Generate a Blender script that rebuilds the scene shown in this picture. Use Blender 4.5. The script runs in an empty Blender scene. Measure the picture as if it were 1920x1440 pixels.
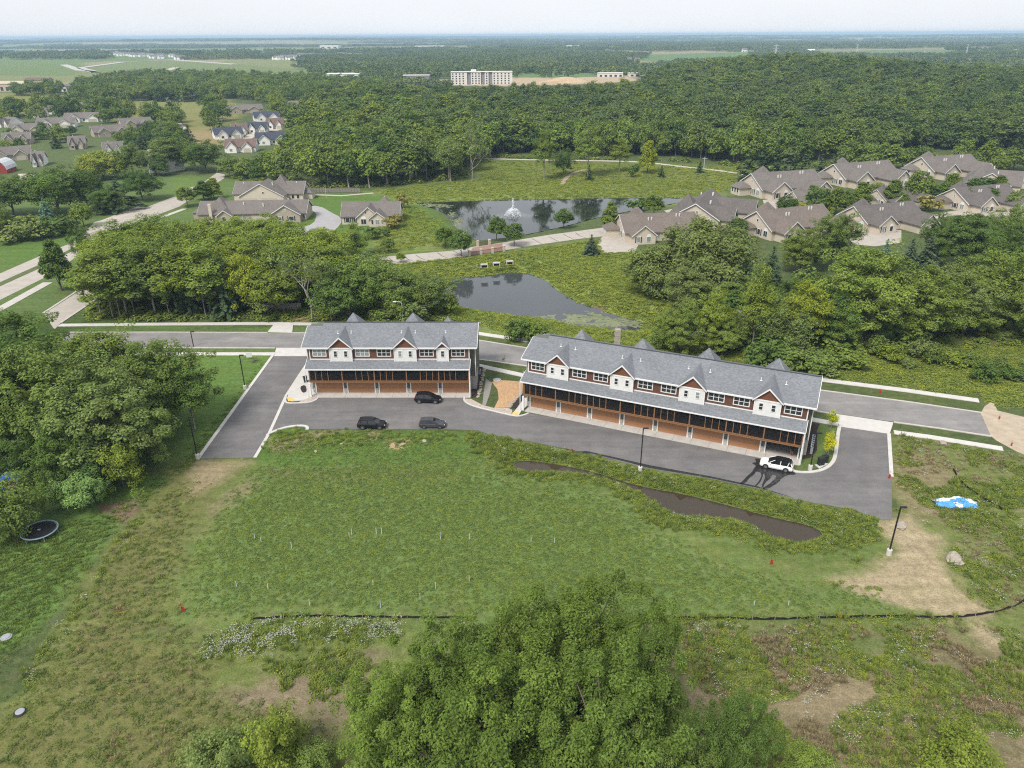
import bpy, bmesh, math, random
import numpy as np
from mathutils import Vector, Matrix

# ------------------------------------------------------------------ camera, sky, sun, exposure
SC = bpy.context.scene
COL = SC.collection
F, CH = 1400.0, 59.0                      # focal length in photo pixels, drone height above the car park
PITCH = math.atan(655 / 1400.0)
ROLL = math.radians(0.33)
cam_d = bpy.data.cameras.new("camera")
cam = bpy.data.objects.new("camera", cam_d)
COL.objects.link(cam)
cam_d.sensor_fit = 'HORIZONTAL'
cam_d.sensor_width = 36.0
cam_d.lens = 36.0 * F / 1920.0
cam_d.clip_start = 0.5
cam_d.clip_end = 80000.0
cf = np.array([0, math.cos(PITCH), -math.sin(PITCH)])
_r0 = np.array([1., 0, 0]); _u0 = np.array([0, math.sin(PITCH), math.cos(PITCH)])
cr = _r0 * math.cos(ROLL) - _u0 * math.sin(ROLL)
cu = _u0 * math.cos(ROLL) + _r0 * math.sin(ROLL)
cam.matrix_world = Matrix(((cr[0], cu[0], -cf[0], 0), (cr[1], cu[1], -cf[1], 0), (cr[2], cu[2], -cf[2], CH), (0, 0, 0, 1)))
SC.camera = cam

SUN_EL, SUN_AZ = math.radians(52), math.radians(215)     # azimuth clockwise from +Y
world = bpy.data.worlds.new("World"); SC.world = world; world.use_nodes = True
wn, wl = world.node_tree.nodes, world.node_tree.links
wn.clear()
w_out = wn.new("ShaderNodeOutputWorld"); w_bg = wn.new("ShaderNodeBackground")
w_sky = wn.new("ShaderNodeTexSky"); w_sky.sky_type = 'NISHITA'; w_sky.sun_disc = False
w_sky.sun_elevation = SUN_EL; w_sky.sun_rotation = SUN_AZ; w_sky.dust_density = 3.0; w_sky.air_density = 1.0
w_bg.inputs['Strength'].default_value = 0.1
w_co = wn.new("ShaderNodeTexCoord"); w_no = wn.new("ShaderNodeTexNoise")
w_mp = wn.new("ShaderNodeMapping"); w_mp.inputs['Scale'].default_value = (1.0, 1.0, 3.5)
w_no.inputs['Scale'].default_value = 1.7; w_no.inputs['Detail'].default_value = 5
w_rp = wn.new("ShaderNodeMapRange")
w_rp.inputs['From Min'].default_value = 0.3; w_rp.inputs['From Max'].default_value = 0.7
w_rp.inputs['To Min'].default_value = 0.80; w_rp.inputs['To Max'].default_value = 0.95
w_mx = wn.new("ShaderNodeMix"); w_mx.data_type = 'RGBA'
w_mx.inputs[7].default_value = (6.2, 6.4, 6.7, 1)        # even high cloud deck
wl.new(w_co.outputs['Generated'], w_mp.inputs['Vector']); wl.new(w_mp.outputs[0], w_no.inputs['Vector'])
wl.new(w_no.outputs['Fac'], w_rp.inputs['Value']); wl.new(w_rp.outputs[0], w_mx.inputs[0])
wl.new(w_sky.outputs[0], w_mx.inputs[6]); wl.new(w_mx.outputs[2], w_bg.inputs['Color']); wl.new(w_bg.outputs[0], w_out.inputs['Surface'])

sun_d = bpy.data.lights.new("sun", 'SUN'); sun_d.energy = 2.5; sun_d.angle = math.radians(18); sun_d.color = (1.0, 0.95, 0.87)
sun = bpy.data.objects.new("sun", sun_d); COL.objects.link(sun)
_sd = Vector((math.sin(SUN_AZ) * math.cos(SUN_EL), math.cos(SUN_AZ) * math.cos(SUN_EL), math.sin(SUN_EL)))
sun.rotation_euler = _sd.to_track_quat('Z', 'Y').to_euler()

vs = SC.view_settings
SC.display_settings.display_device = 'sRGB'
vs.view_transform = 'Standard'; vs.look = 'None'; vs.exposure = 0.7; vs.gamma = 1.0; vs.use_curve_mapping = False
cy = SC.cycles
cy.use_denoising = False
SC.cycles.pixel_filter_type = 'BLACKMAN_HARRIS'; SC.cycles.filter_width = 1.15
try: cy.denoiser = 'OPENIMAGEDENOISE'
except Exception: pass
cy.max_bounces = 5; cy.diffuse_bounces = 3; cy.glossy_bounces = 2; cy.transmission_bounces = 2; cy.transparent_max_bounces = 6; cy.volume_bounces = 0
cy.sample_clamp_indirect = 1.5; cy.sample_clamp_direct = 3.0
cy.caustics_reflective = False; cy.caustics_refractive = False

rng = np.random.default_rng(11)
random.seed(5)

# ------------------------------------------------------------------ pixel (1920x1440 photo) <-> place helpers
def ray(px, py):
    return cf * F + cr * (px - 960) - cu * (py - 720)
def G(px, py, z=0.0):
    d = ray(px, py); t = (z - CH) / d[2]
    return np.array([d[0] * t, d[1] * t, z])
def GA(pts, z=0.0):
    return np.array([G(a, b, z)[:2] for a, b in pts])
def proj(P):
    q = np.atleast_2d(np.asarray(P, float)) - np.array([0, 0, CH])
    dep = q @ cf
    return 960 + F * (q @ cr) / dep, 720 - F * (q @ cu) / dep, dep
def height_to(base, ty):
    """height above BASE (on its plumb line) that shows at photo row TY"""
    lo, hi = 0.0, 60.0
    for _ in range(40):
        m = (lo + hi) / 2
        if proj(base + np.array([0, 0, m]))[1][0] > ty: lo = m
        else: hi = m
    return lo

def in_poly(x, y, poly):
    x = np.asarray(x, float); y = np.asarray(y, float)
    ins = np.zeros(x.shape, bool); n = len(poly); j = n - 1
    for i in range(n):
        xi, yi = poly[i]; xj, yj = poly[j]
        if yi != yj:
            c = ((yi > y) != (yj > y)) & (x < (xj - xi) * (y - yi) / (yj - yi) + xi)
            ins ^= c
        j = i
    return ins
def sdist(x, y, poly):
    """signed distance to a polygon, positive inside"""
    d = np.full(np.shape(x), 1e9); n = len(poly); j = n - 1
    for i in range(n):
        ax, ay = poly[j]; bx, by = poly[i]
        vx, vy = bx - ax, by - ay; L = vx * vx + vy * vy + 1e-12
        t = np.clip(((x - ax) * vx + (y - ay) * vy) / L, 0, 1)
        d = np.minimum(d, np.hypot(x - ax - t * vx, y - ay - t * vy)); j = i
    return np.where(in_poly(x, y, poly), d, -d)
def smooth(poly, it=2):
    p = np.asarray(poly, float)
    for _ in range(it):
        q = np.roll(p, -1, 0)
        p = np.stack([.75 * p + .25 * q, .25 * p + .75 * q], 1).reshape(-1, 2)
    return p
def smooth_open(p, it=2):
    p = np.asarray(p, float)
    for _ in range(it):
        a, b = p[:-1], p[1:]
        q = np.stack([.75 * a + .25 * b, .25 * a + .75 * b], 1).reshape(-1, p.shape[1])
        p = np.vstack([p[:1], q, p[-1:]])
    return p
def vnoise(x, y, s, seed=0):
    """value noise, 0..1"""
    x = x / s; y = y / s
    xi = np.floor(x).astype(np.int64); yi = np.floor(y).astype(np.int64); fx = x - xi; fy = y - yi
    fx = fx * fx * (3 - 2 * fx); fy = fy * fy * (3 - 2 * fy)
    def h(a, b):
        n = (a * 374761393 + b * 668265263 + seed * 974711) & 0x7fffffff
        n = ((n ^ (n >> 13)) * 1274126177) & 0x7fffffff
        return ((n ^ (n >> 16)) & 0xffff) / 65535.0
    return (h(xi, yi) * (1 - fx) + h(xi + 1, yi) * fx) * (1 - fy) + (h(xi, yi + 1) * (1 - fx) + h(xi + 1, yi + 1) * fx) * fy

# ------------------------------------------------------------------ materials
MATS = {}
def new_mat(name):
    m = bpy.data.materials.new(name); m.use_nodes = True
    nt = m.node_tree; nt.nodes.clear()
    return m, nt, nt.nodes, nt.links
def pbr(name, col, rough=0.7, metal=0.0, var=0.0, scale=2.0, spec=0.35, bump=0.0, bscale=None, stretch=(1, 1, 1), alpha=1.0, detail=4, col2=None):
    """Principled with a procedural value/colour variation and optional fine relief"""
    if name in MATS: return MATS[name]
    m, nt, N, L = new_mat(name)
    out = N.new("ShaderNodeOutputMaterial"); b = N.new("ShaderNodeBsdfPrincipled")
    L.new(b.outputs[0], out.inputs[0])
    b.inputs['Roughness'].default_value = rough; b.inputs['Metallic'].default_value = metal
    b.inputs['Specular IOR Level'].default_value = spec; b.inputs['Alpha'].default_value = alpha
    tc = N.new("ShaderNodeTexCoord"); mp = N.new("ShaderNodeMapping"); mp.inputs['Scale'].default_value = stretch
    L.new(tc.outputs['Object'], mp.inputs[0])
    no = N.new("ShaderNodeTexNoise"); no.inputs['Scale'].default_value = scale; no.inputs['Detail'].default_value = detail
    no.inputs['Roughness'].default_value = 0.65
    L.new(mp.outputs[0], no.inputs[0])
    mr = N.new("ShaderNodeMapRange"); mr.inputs['From Min'].default_value = .28; mr.inputs['From Max'].default_value = .72
    L.new(no.outputs['Fac'], mr.inputs['Value'])
    mx = N.new("ShaderNodeMix"); mx.data_type = 'RGBA'
    c = np.array(col[:3])
    c2 = np.array(col2[:3]) if col2 is not None else c * (1 + var)
    c1 = c if col2 is not None else c * (1 - var)
    mx.inputs[6].default_value = (*c1, 1); mx.inputs[7].default_value = (*np.minimum(c2, 1), 1)
    L.new(mr.outputs[0], mx.inputs[0]); L.new(mx.outputs[2], b.inputs['Base Color'])
    if bump:
        n2 = N.new("ShaderNodeTexNoise"); n2.inputs['Scale'].default_value = bscale or scale * 4; n2.inputs['Detail'].default_value = 3
        L.new(tc.outputs['Object'], n2.inputs[0])
        bp = N.new("ShaderNodeBump"); bp.inputs['Strength'].default_value = bump; bp.inputs['Distance'].default_value = 0.05
        L.new(n2.outputs['Fac'], bp.inputs['Height']); L.new(bp.outputs[0], b.inputs['Normal'])
    MATS[name] = m
    return m
def lined(name, col, pitch, axis='Z', depth=0.25, rough=0.75, var=0.08):
    """siding: fine horizontal (or vertical) laps as relief plus a slight tone change"""
    if name in MATS: return MATS[name]
    m = pbr(name, col, rough=rough, var=var, scale=1.2)
    nt = m.node_tree; N, L = nt.nodes, nt.links
    b = next(n for n in N if n.type == 'BSDF_PRINCIPLED'); tc = next(n for n in N if n.type == 'TEX_COORD')
    wv = N.new("ShaderNodeTexWave"); wv.wave_type = 'BANDS'; wv.bands_direction = axis; wv.wave_profile = 'SAW'
    wv.inputs['Scale'].default_value = 2 * math.pi / pitch / 20 * 1.0
    L.new(tc.outputs['Object'], wv.inputs[0])
    bp = N.new("ShaderNodeBump"); bp.inputs['Strength'].default_value = depth; bp.inputs['Distance'].default_value = 0.02
    L.new(wv.outputs['Fac'], bp.inputs['Height']); L.new(bp.outputs[0], b.inputs['Normal'])
    return m
def shingle(name, col, sc=1.0, bricks=True):
    """asphalt shingles: staggered tabs of slightly different tone"""
    if name in MATS: return MATS[name]
    m, nt, N, L = new_mat(name)
    out = N.new("ShaderNodeOutputMaterial"); b = N.new("ShaderNodeBsdfPrincipled"); L.new(b.outputs[0], out.inputs[0])
    b.inputs['Roughness'].default_value = .9; b.inputs['Specular IOR Level'].default_value = .2
    tc = N.new("ShaderNodeTexCoord")
    br = N.new("ShaderNodeTexBrick"); br.offset = .5
    c = np.array(col)
    br.inputs['Color1'].default_value = (*(c * .86), 1); br.inputs['Color2'].default_value = (*(c * 1.16), 1); br.inputs['Mortar'].default_value = (*(c * .6), 1)
    br.inputs['Scale'].default_value = sc; br.inputs['Mortar Size'].default_value = .012; br.inputs['Brick Width'].default_value = .42; br.inputs['Row Height'].default_value = .2
    L.new(tc.outputs['Object'], br.inputs[0])
    no = N.new("ShaderNodeTexNoise"); no.inputs['Scale'].default_value = 3.5; no.inputs['Detail'].default_value = 6; no.inputs['Roughness'].default_value = .8
    L.new(tc.outputs['Object'], no.inputs[0])
    n2 = N.new("ShaderNodeTexNoise"); n2.inputs['Scale'].default_value = .25; n2.inputs['Detail'].default_value = 3
    L.new(tc.outputs['Object'], n2.inputs[0])
    def mul(inp, fac, lo, hi):
        mr = N.new("ShaderNodeMapRange"); mr.inputs['From Min'].default_value = .3; mr.inputs['From Max'].default_value = .7
        mr.inputs['To Min'].default_value = lo; mr.inputs['To Max'].default_value = hi; L.new(fac, mr.inputs['Value'])
        mm = N.new("ShaderNodeVectorMath"); mm.operation = 'SCALE'; L.new(inp, mm.inputs[0]); L.new(mr.outputs[0], mm.inputs['Scale'])
        return mm.outputs[0]
    o = mul(br.outputs['Color'], no.outputs['Fac'], .78, 1.24)
    o = mul(o, n2.outputs['Fac'], .92, 1.08)
    L.new(o, b.inputs['Base Color'])
    bp = N.new("ShaderNodeBump"); bp.inputs['Strength'].default_value = .4; bp.inputs['Distance'].default_value = .02
    L.new(br.outputs['Fac'], bp.inputs['Height']); bp.invert = True; L.new(bp.outputs[0], b.inputs['Normal'])
    MATS[name] = m
    return m
def leaf_mat(name, col, col2, transl=.3, instanced=False, cols=None):
    """leaves: per-leaf and per-plant tone, light passing through"""
    if name in MATS: return MATS[name]
    m, nt, N, L = new_mat(name)
    out = N.new("ShaderNodeOutputMaterial")
    ge = N.new("ShaderNodeNewGeometry"); oi = N.new("ShaderNodeObjectInfo"); tc = N.new("ShaderNodeTexCoord")
    mx = N.new("ShaderNodeMix"); mx.data_type = 'RGBA'; mx.inputs[6].default_value = (*col, 1); mx.inputs[7].default_value = (*col2, 1)
    L.new(ge.outputs['Random Per Island'], mx.inputs[0])
    o = mx.outputs[2]
    if instanced:
        rp = N.new("ShaderNodeValToRGB"); el = rp.color_ramp.elements
        cols = cols or [(0, (.48, .60, .66)), (.22, (.75, .85, .80)), (.42, (1.0, 1.0, 1.15)), (.62, (1.0, 1.02, .9)), (.8, (1.4, 1.28, .95)), (.9, (.62, .72, .7)), (1, (1.15, 1.2, 1.0))]
        while len(el) < len(cols): el.new(.5)
        for e, (p, c) in zip(el, cols): e.position = p; e.color = (*c, 1)
        L.new(oi.outputs['Random'], rp.inputs[0]); tint = rp.outputs[0]
    else:
        tint = oi.outputs['Color']
    mu = N.new("ShaderNodeMix"); mu.data_type = 'RGBA'; mu.blend_type = 'MULTIPLY'; mu.inputs[0].default_value = 1
    L.new(o, mu.inputs[6]); L.new(tint, mu.inputs[7]); o = mu.outputs[2]
    no = N.new("ShaderNodeTexNoise"); no.inputs['Scale'].default_value = .9; no.inputs['Detail'].default_value = 2
    L.new(tc.outputs['Object'], no.inputs[0])
    mr = N.new("ShaderNodeMapRange"); mr.inputs['From Min'].default_value = .3; mr.inputs['From Max'].default_value = .7
    mr.inputs['To Min'].default_value = .78; mr.inputs['To Max'].default_value = 1.22; L.new(no.outputs['Fac'], mr.inputs['Value'])
    sc = N.new("ShaderNodeVectorMath"); sc.operation = 'SCALE'; L.new(o, sc.inputs[0]); L.new(mr.outputs[0], sc.inputs['Scale'])
    df = N.new("ShaderNodeBsdfDiffuse"); tr = N.new("ShaderNodeBsdfTranslucent"); ms = N.new("ShaderNodeMixShader")
    ms.inputs[0].default_value = transl
    L.new(sc.outputs[0], df.inputs[0]); L.new(sc.outputs[0], tr.inputs[0])
    L.new(df.outputs[0], ms.inputs[1]); L.new(tr.outputs[0], ms.inputs[2]); L.new(ms.outputs[0], out.inputs[0])
    MATS[name] = m
    return m
def water_mat(name, col, rough=.04, bump=.04, bsc=.6):
    if name in MATS: return MATS[name]
    m, nt, N, L = new_mat(name)
    out = N.new("ShaderNodeOutputMaterial"); b = N.new("ShaderNodeBsdfPrincipled"); L.new(b.outputs[0], out.inputs[0])
    b.inputs['Roughness'].default_value = rough; b.inputs['IOR'].default_value = 1.33
    tc = N.new("ShaderNodeTexCoord"); no = N.new("ShaderNodeTexNoise"); no.inputs['Scale'].default_value = bsc; no.inputs['Detail'].default_value = 3
    L.new(tc.outputs['Object'], no.inputs[0])
    bp = N.new("ShaderNodeBump"); bp.inputs['Strength'].default_value = bump; bp.inputs['Distance'].default_value = .1
    L.new(no.outputs['Fac'], bp.inputs['Height']); L.new(bp.outputs[0], b.inputs['Normal'])
    n2 = N.new("ShaderNodeTexNoise"); n2.inputs['Scale'].default_value = .08; n2.inputs['Detail'].default_value = 5; L.new(tc.outputs['Object'], n2.inputs[0])
    mx = N.new("ShaderNodeMix"); mx.data_type = 'RGBA'; c = np.array(col)
    mx.inputs[6].default_value = (*(c * .8), 1); mx.inputs[7].default_value = (*(c * 1.25), 1); L.new(n2.outputs['Fac'], mx.inputs[0]); L.new(mx.outputs[2], b.inputs['Base Color'])
    MATS[name] = m
    return m

# ------------------------------------------------------------------ mesh helpers
class MB:
    def __init__(s): s.v = []; s.f = []
    def add(s, v, f):
        o = len(s.v); s.v += [tuple(map(float, p)) for p in v]; s.f += [tuple(i + o for i in q) for q in f]; return s
    def box(s, x0, x1, y0, y1, z0, z1):
        return s.add([(x0, y0, z0), (x1, y0, z0), (x1, y1, z0), (x0, y1, z0), (x0, y0, z1), (x1, y0, z1), (x1, y1, z1), (x0, y1, z1)],
                     [(0, 3, 2, 1), (4, 5, 6, 7), (0, 1, 5, 4), (1, 2, 6, 5), (2, 3, 7, 6), (3, 0, 4, 7)])
    def prism(s, pts, axis, a, b):
        """closed 2-D outline PTS extruded from A to B along axis 0/1/2"""
        n = len(pts)
        def P(p, t):
            return {0: (t, p[0], p[1]), 1: (p[0], t, p[1]), 2: (p[0], p[1], t)}[axis]
        v = [P(p, a) for p in pts] + [P(p, b) for p in pts]
        f = [tuple(range(n))[::-1], tuple(range(n, 2 * n))] + [(i, (i + 1) % n, n + (i + 1) % n, n + i) for i in range(n)]
        return s.add(v, f)
    def tube(s, path, rad, n=6, cap=True):
        path = np.asarray(path, float); k = len(path)
        rad = np.broadcast_to(np.asarray(rad, float), (k,))
        t = np.gradient(path, axis=0); t /= np.linalg.norm(t, axis=1)[:, None] + 1e-9
        up = np.array([0, 0, 1.]) if abs(t[0][2]) < .9 else np.array([1., 0, 0])
        v = []; f = []
        for i in range(k):
            a = np.cross(t[i], up); a /= np.linalg.norm(a) + 1e-9; b = np.cross(t[i], a)
            for j in range(n):
                w = 2 * math.pi * j / n
                v.append(path[i] + rad[i] * (a * math.cos(w) + b * math.sin(w)))
        for i in range(k - 1):
            for j in range(n):
                f.append((i * n + j, i * n + (j + 1) % n, (i + 1) * n + (j + 1) % n, (i + 1) * n + j))
        if cap: f += [tuple(range(n)), tuple(range((k - 1) * n, k * n))[::-1]]
        return s.add(v, f)
    def lathe(s, prof, n=16, cx=0, cy=0):
        v = []; f = []
        for r, z in prof:
            for j in range(n):
                w = 2 * math.pi * j / n; v.append((cx + r * math.cos(w), cy + r * math.sin(w), z))
        for i in range(len(prof) - 1):
            for j in range(n):
                f.append((i * n + j, i * n + (j + 1) % n, (i + 1) * n + (j + 1) % n, (i + 1) * n + j))
        f += [tuple(range(n))[::-1], tuple(range((len(prof) - 1) * n, len(prof) * n))]
        return s.add(v, f)
    def mesh(s, name, mat=None, sm=False):
        me = bpy.data.meshes.new(name); me.from_pydata(s.v, [], s.f)
        if mat: me.materials.append(mat)
        if sm: me.polygons.foreach_set('use_smooth', [True] * len(me.polygons))
        me.update(); return me
    def build(s, name, mat, parent=None, sm=False):
        return link(name, s.mesh(name, mat, sm), parent)
def np_mesh(name, V, FACES, mat, k=4, sm=False):
    me = bpy.data.meshes.new(name); V = np.asarray(V, np.float32); FACES = np.asarray(FACES, np.int32)
    me.vertices.add(len(V)); me.vertices.foreach_set('co', V.ravel())
    me.loops.add(FACES.size); me.loops.foreach_set('vertex_index', FACES.ravel())
    me.polygons.add(len(FACES)); me.polygons.foreach_set('loop_start', np.arange(0, FACES.size, k, dtype=np.int32))
    me.polygons.foreach_set('loop_total', np.full(len(FACES), k, np.int32))
    if sm: me.polygons.foreach_set('use_smooth', np.ones(len(FACES), bool))
    me.update(calc_edges=True)
    if mat: me.materials.append(mat)
    return me
def link(name, data, parent=None):
    o = bpy.data.objects.new(name, data); COL.objects.link(o)
    if parent is not None: o.parent = parent
    return o
def tag(o, label=None, cat=None, group=None, kind=None):
    if label: o['label'] = label
    if cat: o['category'] = cat
    if group: o['group'] = group
    if kind: o['kind'] = kind
    return o
def thing(name, label, cat, loc=(0, 0, 0), rz=0.0, group=None):
    o = link(name, None); o.location = tuple(map(float, loc)); o.rotation_euler = (0, 0, rz); o.empty_display_size = .3
    return tag(o, label, cat, group)
def dup_tree(src, loc, rz, scale=None, label=None, group=None):
    r = src.copy(); COL.objects.link(r); r.location = tuple(map(float, loc)); r.rotation_euler = (0, 0, rz)
    if scale is not None: r.scale = scale
    tag(r, label, None, group)
    for ch in list(src.children):
        c = ch.copy(); COL.objects.link(c); c.parent = r
        for g in list(ch.children):
            d = g.copy(); COL.objects.link(d); d.parent = c
    return r
def fill(poly2d):
    """triangles of a simple polygon"""
    from mathutils.geometry import tessellate_polygon
    return tessellate_polygon([[Vector((p[0], p[1], 0)) for p in poly2d]])
def sheet(name, poly, z, mat, kind='structure', thick=.25, parent=None, px=True, it=0, label=None, cat=None):
    """a flat piece of the setting with skirt sides; POLY in photo pixels on the ground (or metres with px=False)"""
    p = GA(poly) if px else np.asarray(poly, float)
    if it: p = smooth(p, it)
    n = len(p)
    v = [(a, b, z) for a, b in p] + [(a, b, z - thick) for a, b in p]
    tris = fill(p)
    area = sum(p[i][0] * p[(i + 1) % n][1] - p[(i + 1) % n][0] * p[i][1] for i in range(n))
    f = []
    for t in tris:
        a, b, c = t
        s = (p[b][0] - p[a][0]) * (p[c][1] - p[a][1]) - (p[b][1] - p[a][1]) * (p[c][0] - p[a][0])
        f.append((a, b, c) if s > 0 else (a, c, b))
    for i in range(n):
        j = (i + 1) % n
        f.append((i, n + i, n + j, j) if area > 0 else (i, j, n + j, n + i))
    o = MB().add(v, f).build(name, mat, parent)
    if parent is None: tag(o, label, cat, None, kind)
    elif kind == 'stuff': o['kind'] = 'stuff'
    return o
def strip(name, line, width, z, mat, thick=.25, px=True, it=0, parent=None, kind='structure', side=0):
    """a band along an open line (pixels or metres); side -1/0/+1: left of / centred on / right of the line"""
    p = GA(line) if px else np.asarray(line, float)
    if it: p = smooth_open(p, it)
    t = np.gradient(p, axis=0); t /= np.linalg.norm(t, axis=1)[:, None] + 1e-9
    nrm = np.stack([-t[:, 1], t[:, 0]], 1)
    a = p + nrm * width * (.5 if side == 0 else (1 if side < 0 else 0)); b = p - nrm * width * (.5 if side == 0 else (0 if side < 0 else 1))
    k = len(p); v = []; f = []
    for i in range(k):
        v += [(*a[i], z), (*b[i], z), (*b[i], z - thick), (*a[i], z - thick)]
    for i in range(k - 1):
        o = i * 4; q = o + 4
        f += [(o + 1, q + 1, q, o), (o + 2, q + 2, q + 1, o + 1), (o, q, q + 3, o + 3)]
    f += [(0, 3, 2, 1), (k * 4 - 4, k * 4 - 3, k * 4 - 2, k * 4 - 1)]
    ob = MB().add(v, f).build(name, mat, parent)
    if parent is None: tag(ob, kind=kind)
    return ob

# ------------------------------------------------------------------ terrain
WZ = -0.6                                     # water level of the far pond and the ditch
WZ1 = -2.3                                    # the near pond lies deeper, below the lane's bank
Z5 = lambda pts: [(600 + a / 3.0, 300 + b / 3.0) for a, b in pts]
Z6 = lambda pts: [(880 + a / 2.6667, 800 + b / 2.6667) for a, b in pts]
Z4 = lambda pts: [(1480 + a / 4.0, 640 + b / 4.0) for a, b in pts]
Z3 = lambda pts: [(860 + a / 9.6, 660 + b / 9.6) for a, b in pts]
Z1 = lambda pts: [(480 + a / 3.84, 560 + b / 3.84) for a, b in pts]
ZR = lambda pts: [(1420 + a / 10.667, 780 + b / 10.667) for a, b in pts]
ZL = lambda pts: [(a / 3.0, 300 + b / 3.0) for a, b in pts]
POND1 = smooth(GA(Z5([(735, 668), (850, 655), (960, 650), (1050, 632), (1150, 635), (1220, 650), (1290, 690), (1330, 730), (1400, 770), (1470, 810), (1560, 835),
                      (1650, 870), (1750, 895), (1830, 915), (1800, 962), (1700, 962), (1600, 948), (1450, 936), (1300, 902), (1200, 886), (1100, 876), (950, 856),
                      (850, 840), (760, 812), (700, 765), (690, 735), (725, 705)]), WZ1), 1)
POND2 = smooth(GA([(772, 381), (810, 379), (870, 377), (960, 375), (1050, 373), (1150, 371), (1290, 371), (1300, 376), (1240, 385), (1190, 394), (1127, 406), (1060, 424), (985, 440),
                   (940, 447), (890, 452), (868, 440), (852, 424), (846, 410), (828, 396), (800, 387)], WZ), 1)
DITCH = smooth(GA(Z6([(215, 190), (262, 166), (400, 182), (560, 212), (680, 244), (800, 284), (920, 312), (1050, 332), (1250, 382), (1400, 422), (1550, 462), (1700, 492), (1772, 532),
                      (1740, 570), (1640, 580), (1560, 567), (1480, 540), (1420, 500), (1360, 467), (1200, 457), (1100, 452), (1000, 432), (930, 382), (860, 334), (780, 296), (700, 268),
                      (600, 242), (450, 226), (300, 228), (225, 210)]), WZ), 1)
def hill(x, y):
    z = 19 * np.exp(-((x - 330) / 150) ** 2 - ((y - 930) / 210) ** 2)
    z = z + 2 * np.exp(-((x - 560) / 260) ** 2 - ((y - 900) / 330) ** 2)
    d = np.hypot(x, y)
    far = np.clip((d - 2600) / 4000, 0, 1)
    z = z + far * (40 * (vnoise(x, y, 2600, 3) - .5) + 22 * (vnoise(x, y, 900, 4) - .5))
    z = z + np.clip((d - 7000) / 9000, 0, 1) * 26 * vnoise(x, y, 4200, 8)
    return z
def terrain(x, y):
    x = np.asarray(x, float); y = np.asarray(y, float)
    z = hill(x, y)
    z = np.where((y < 360), z * np.clip((y - 300) / 60, 0, 1), z)
    for poly, w, W in ((POND1, 9.0, WZ1), (POND2, 5.0, WZ), (DITCH, 2.2, WZ)):
        lo, hi = poly.min(0) - w - 1, poly.max(0) + w + 1
        m = (x > lo[0]) & (x < hi[0]) & (y > lo[1]) & (y < hi[1])
        if m.any():
            s = sdist(x[m], y[m], poly)
            t = np.clip(-s / w, 0, 1); t = t * t * (3 - 2 * t)
            z[m] = np.where(s > 0, W - .45 * np.minimum(s, 1.6) - .02, np.minimum(z[m], W * (1 - t) + z[m] * t))
    # low bumps of the rough ground round the car park
    return z

rows = [24.0]
while rows[-1] < 240: rows.append(rows[-1] * 1.0052)
while rows[-1] < 3000: rows.append(rows[-1] * 1.013)
while rows[-1] < 30000: rows.append(rows[-1] * 1.035)
rows = np.array(rows)
az = np.concatenate([np.linspace(-75, -46, 24)[:-1], np.linspace(-46, 46, 330), np.linspace(46, 75, 24)[1:]])
RR, AA = np.meshgrid(rows, np.radians(az), indexing='ij')
gx = (RR * np.sin(AA)).ravel(); gy = (RR * np.cos(AA)).ravel()
gz = terrain(gx, gy)
nr, na = RR.shape
ii = (np.arange(nr - 1)[:, None] * na + np.arange(na - 1)[None, :]).ravel()
gf = np.stack([ii, ii + 1, ii + na + 1, ii + na], 1)[:, ::-1]
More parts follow.
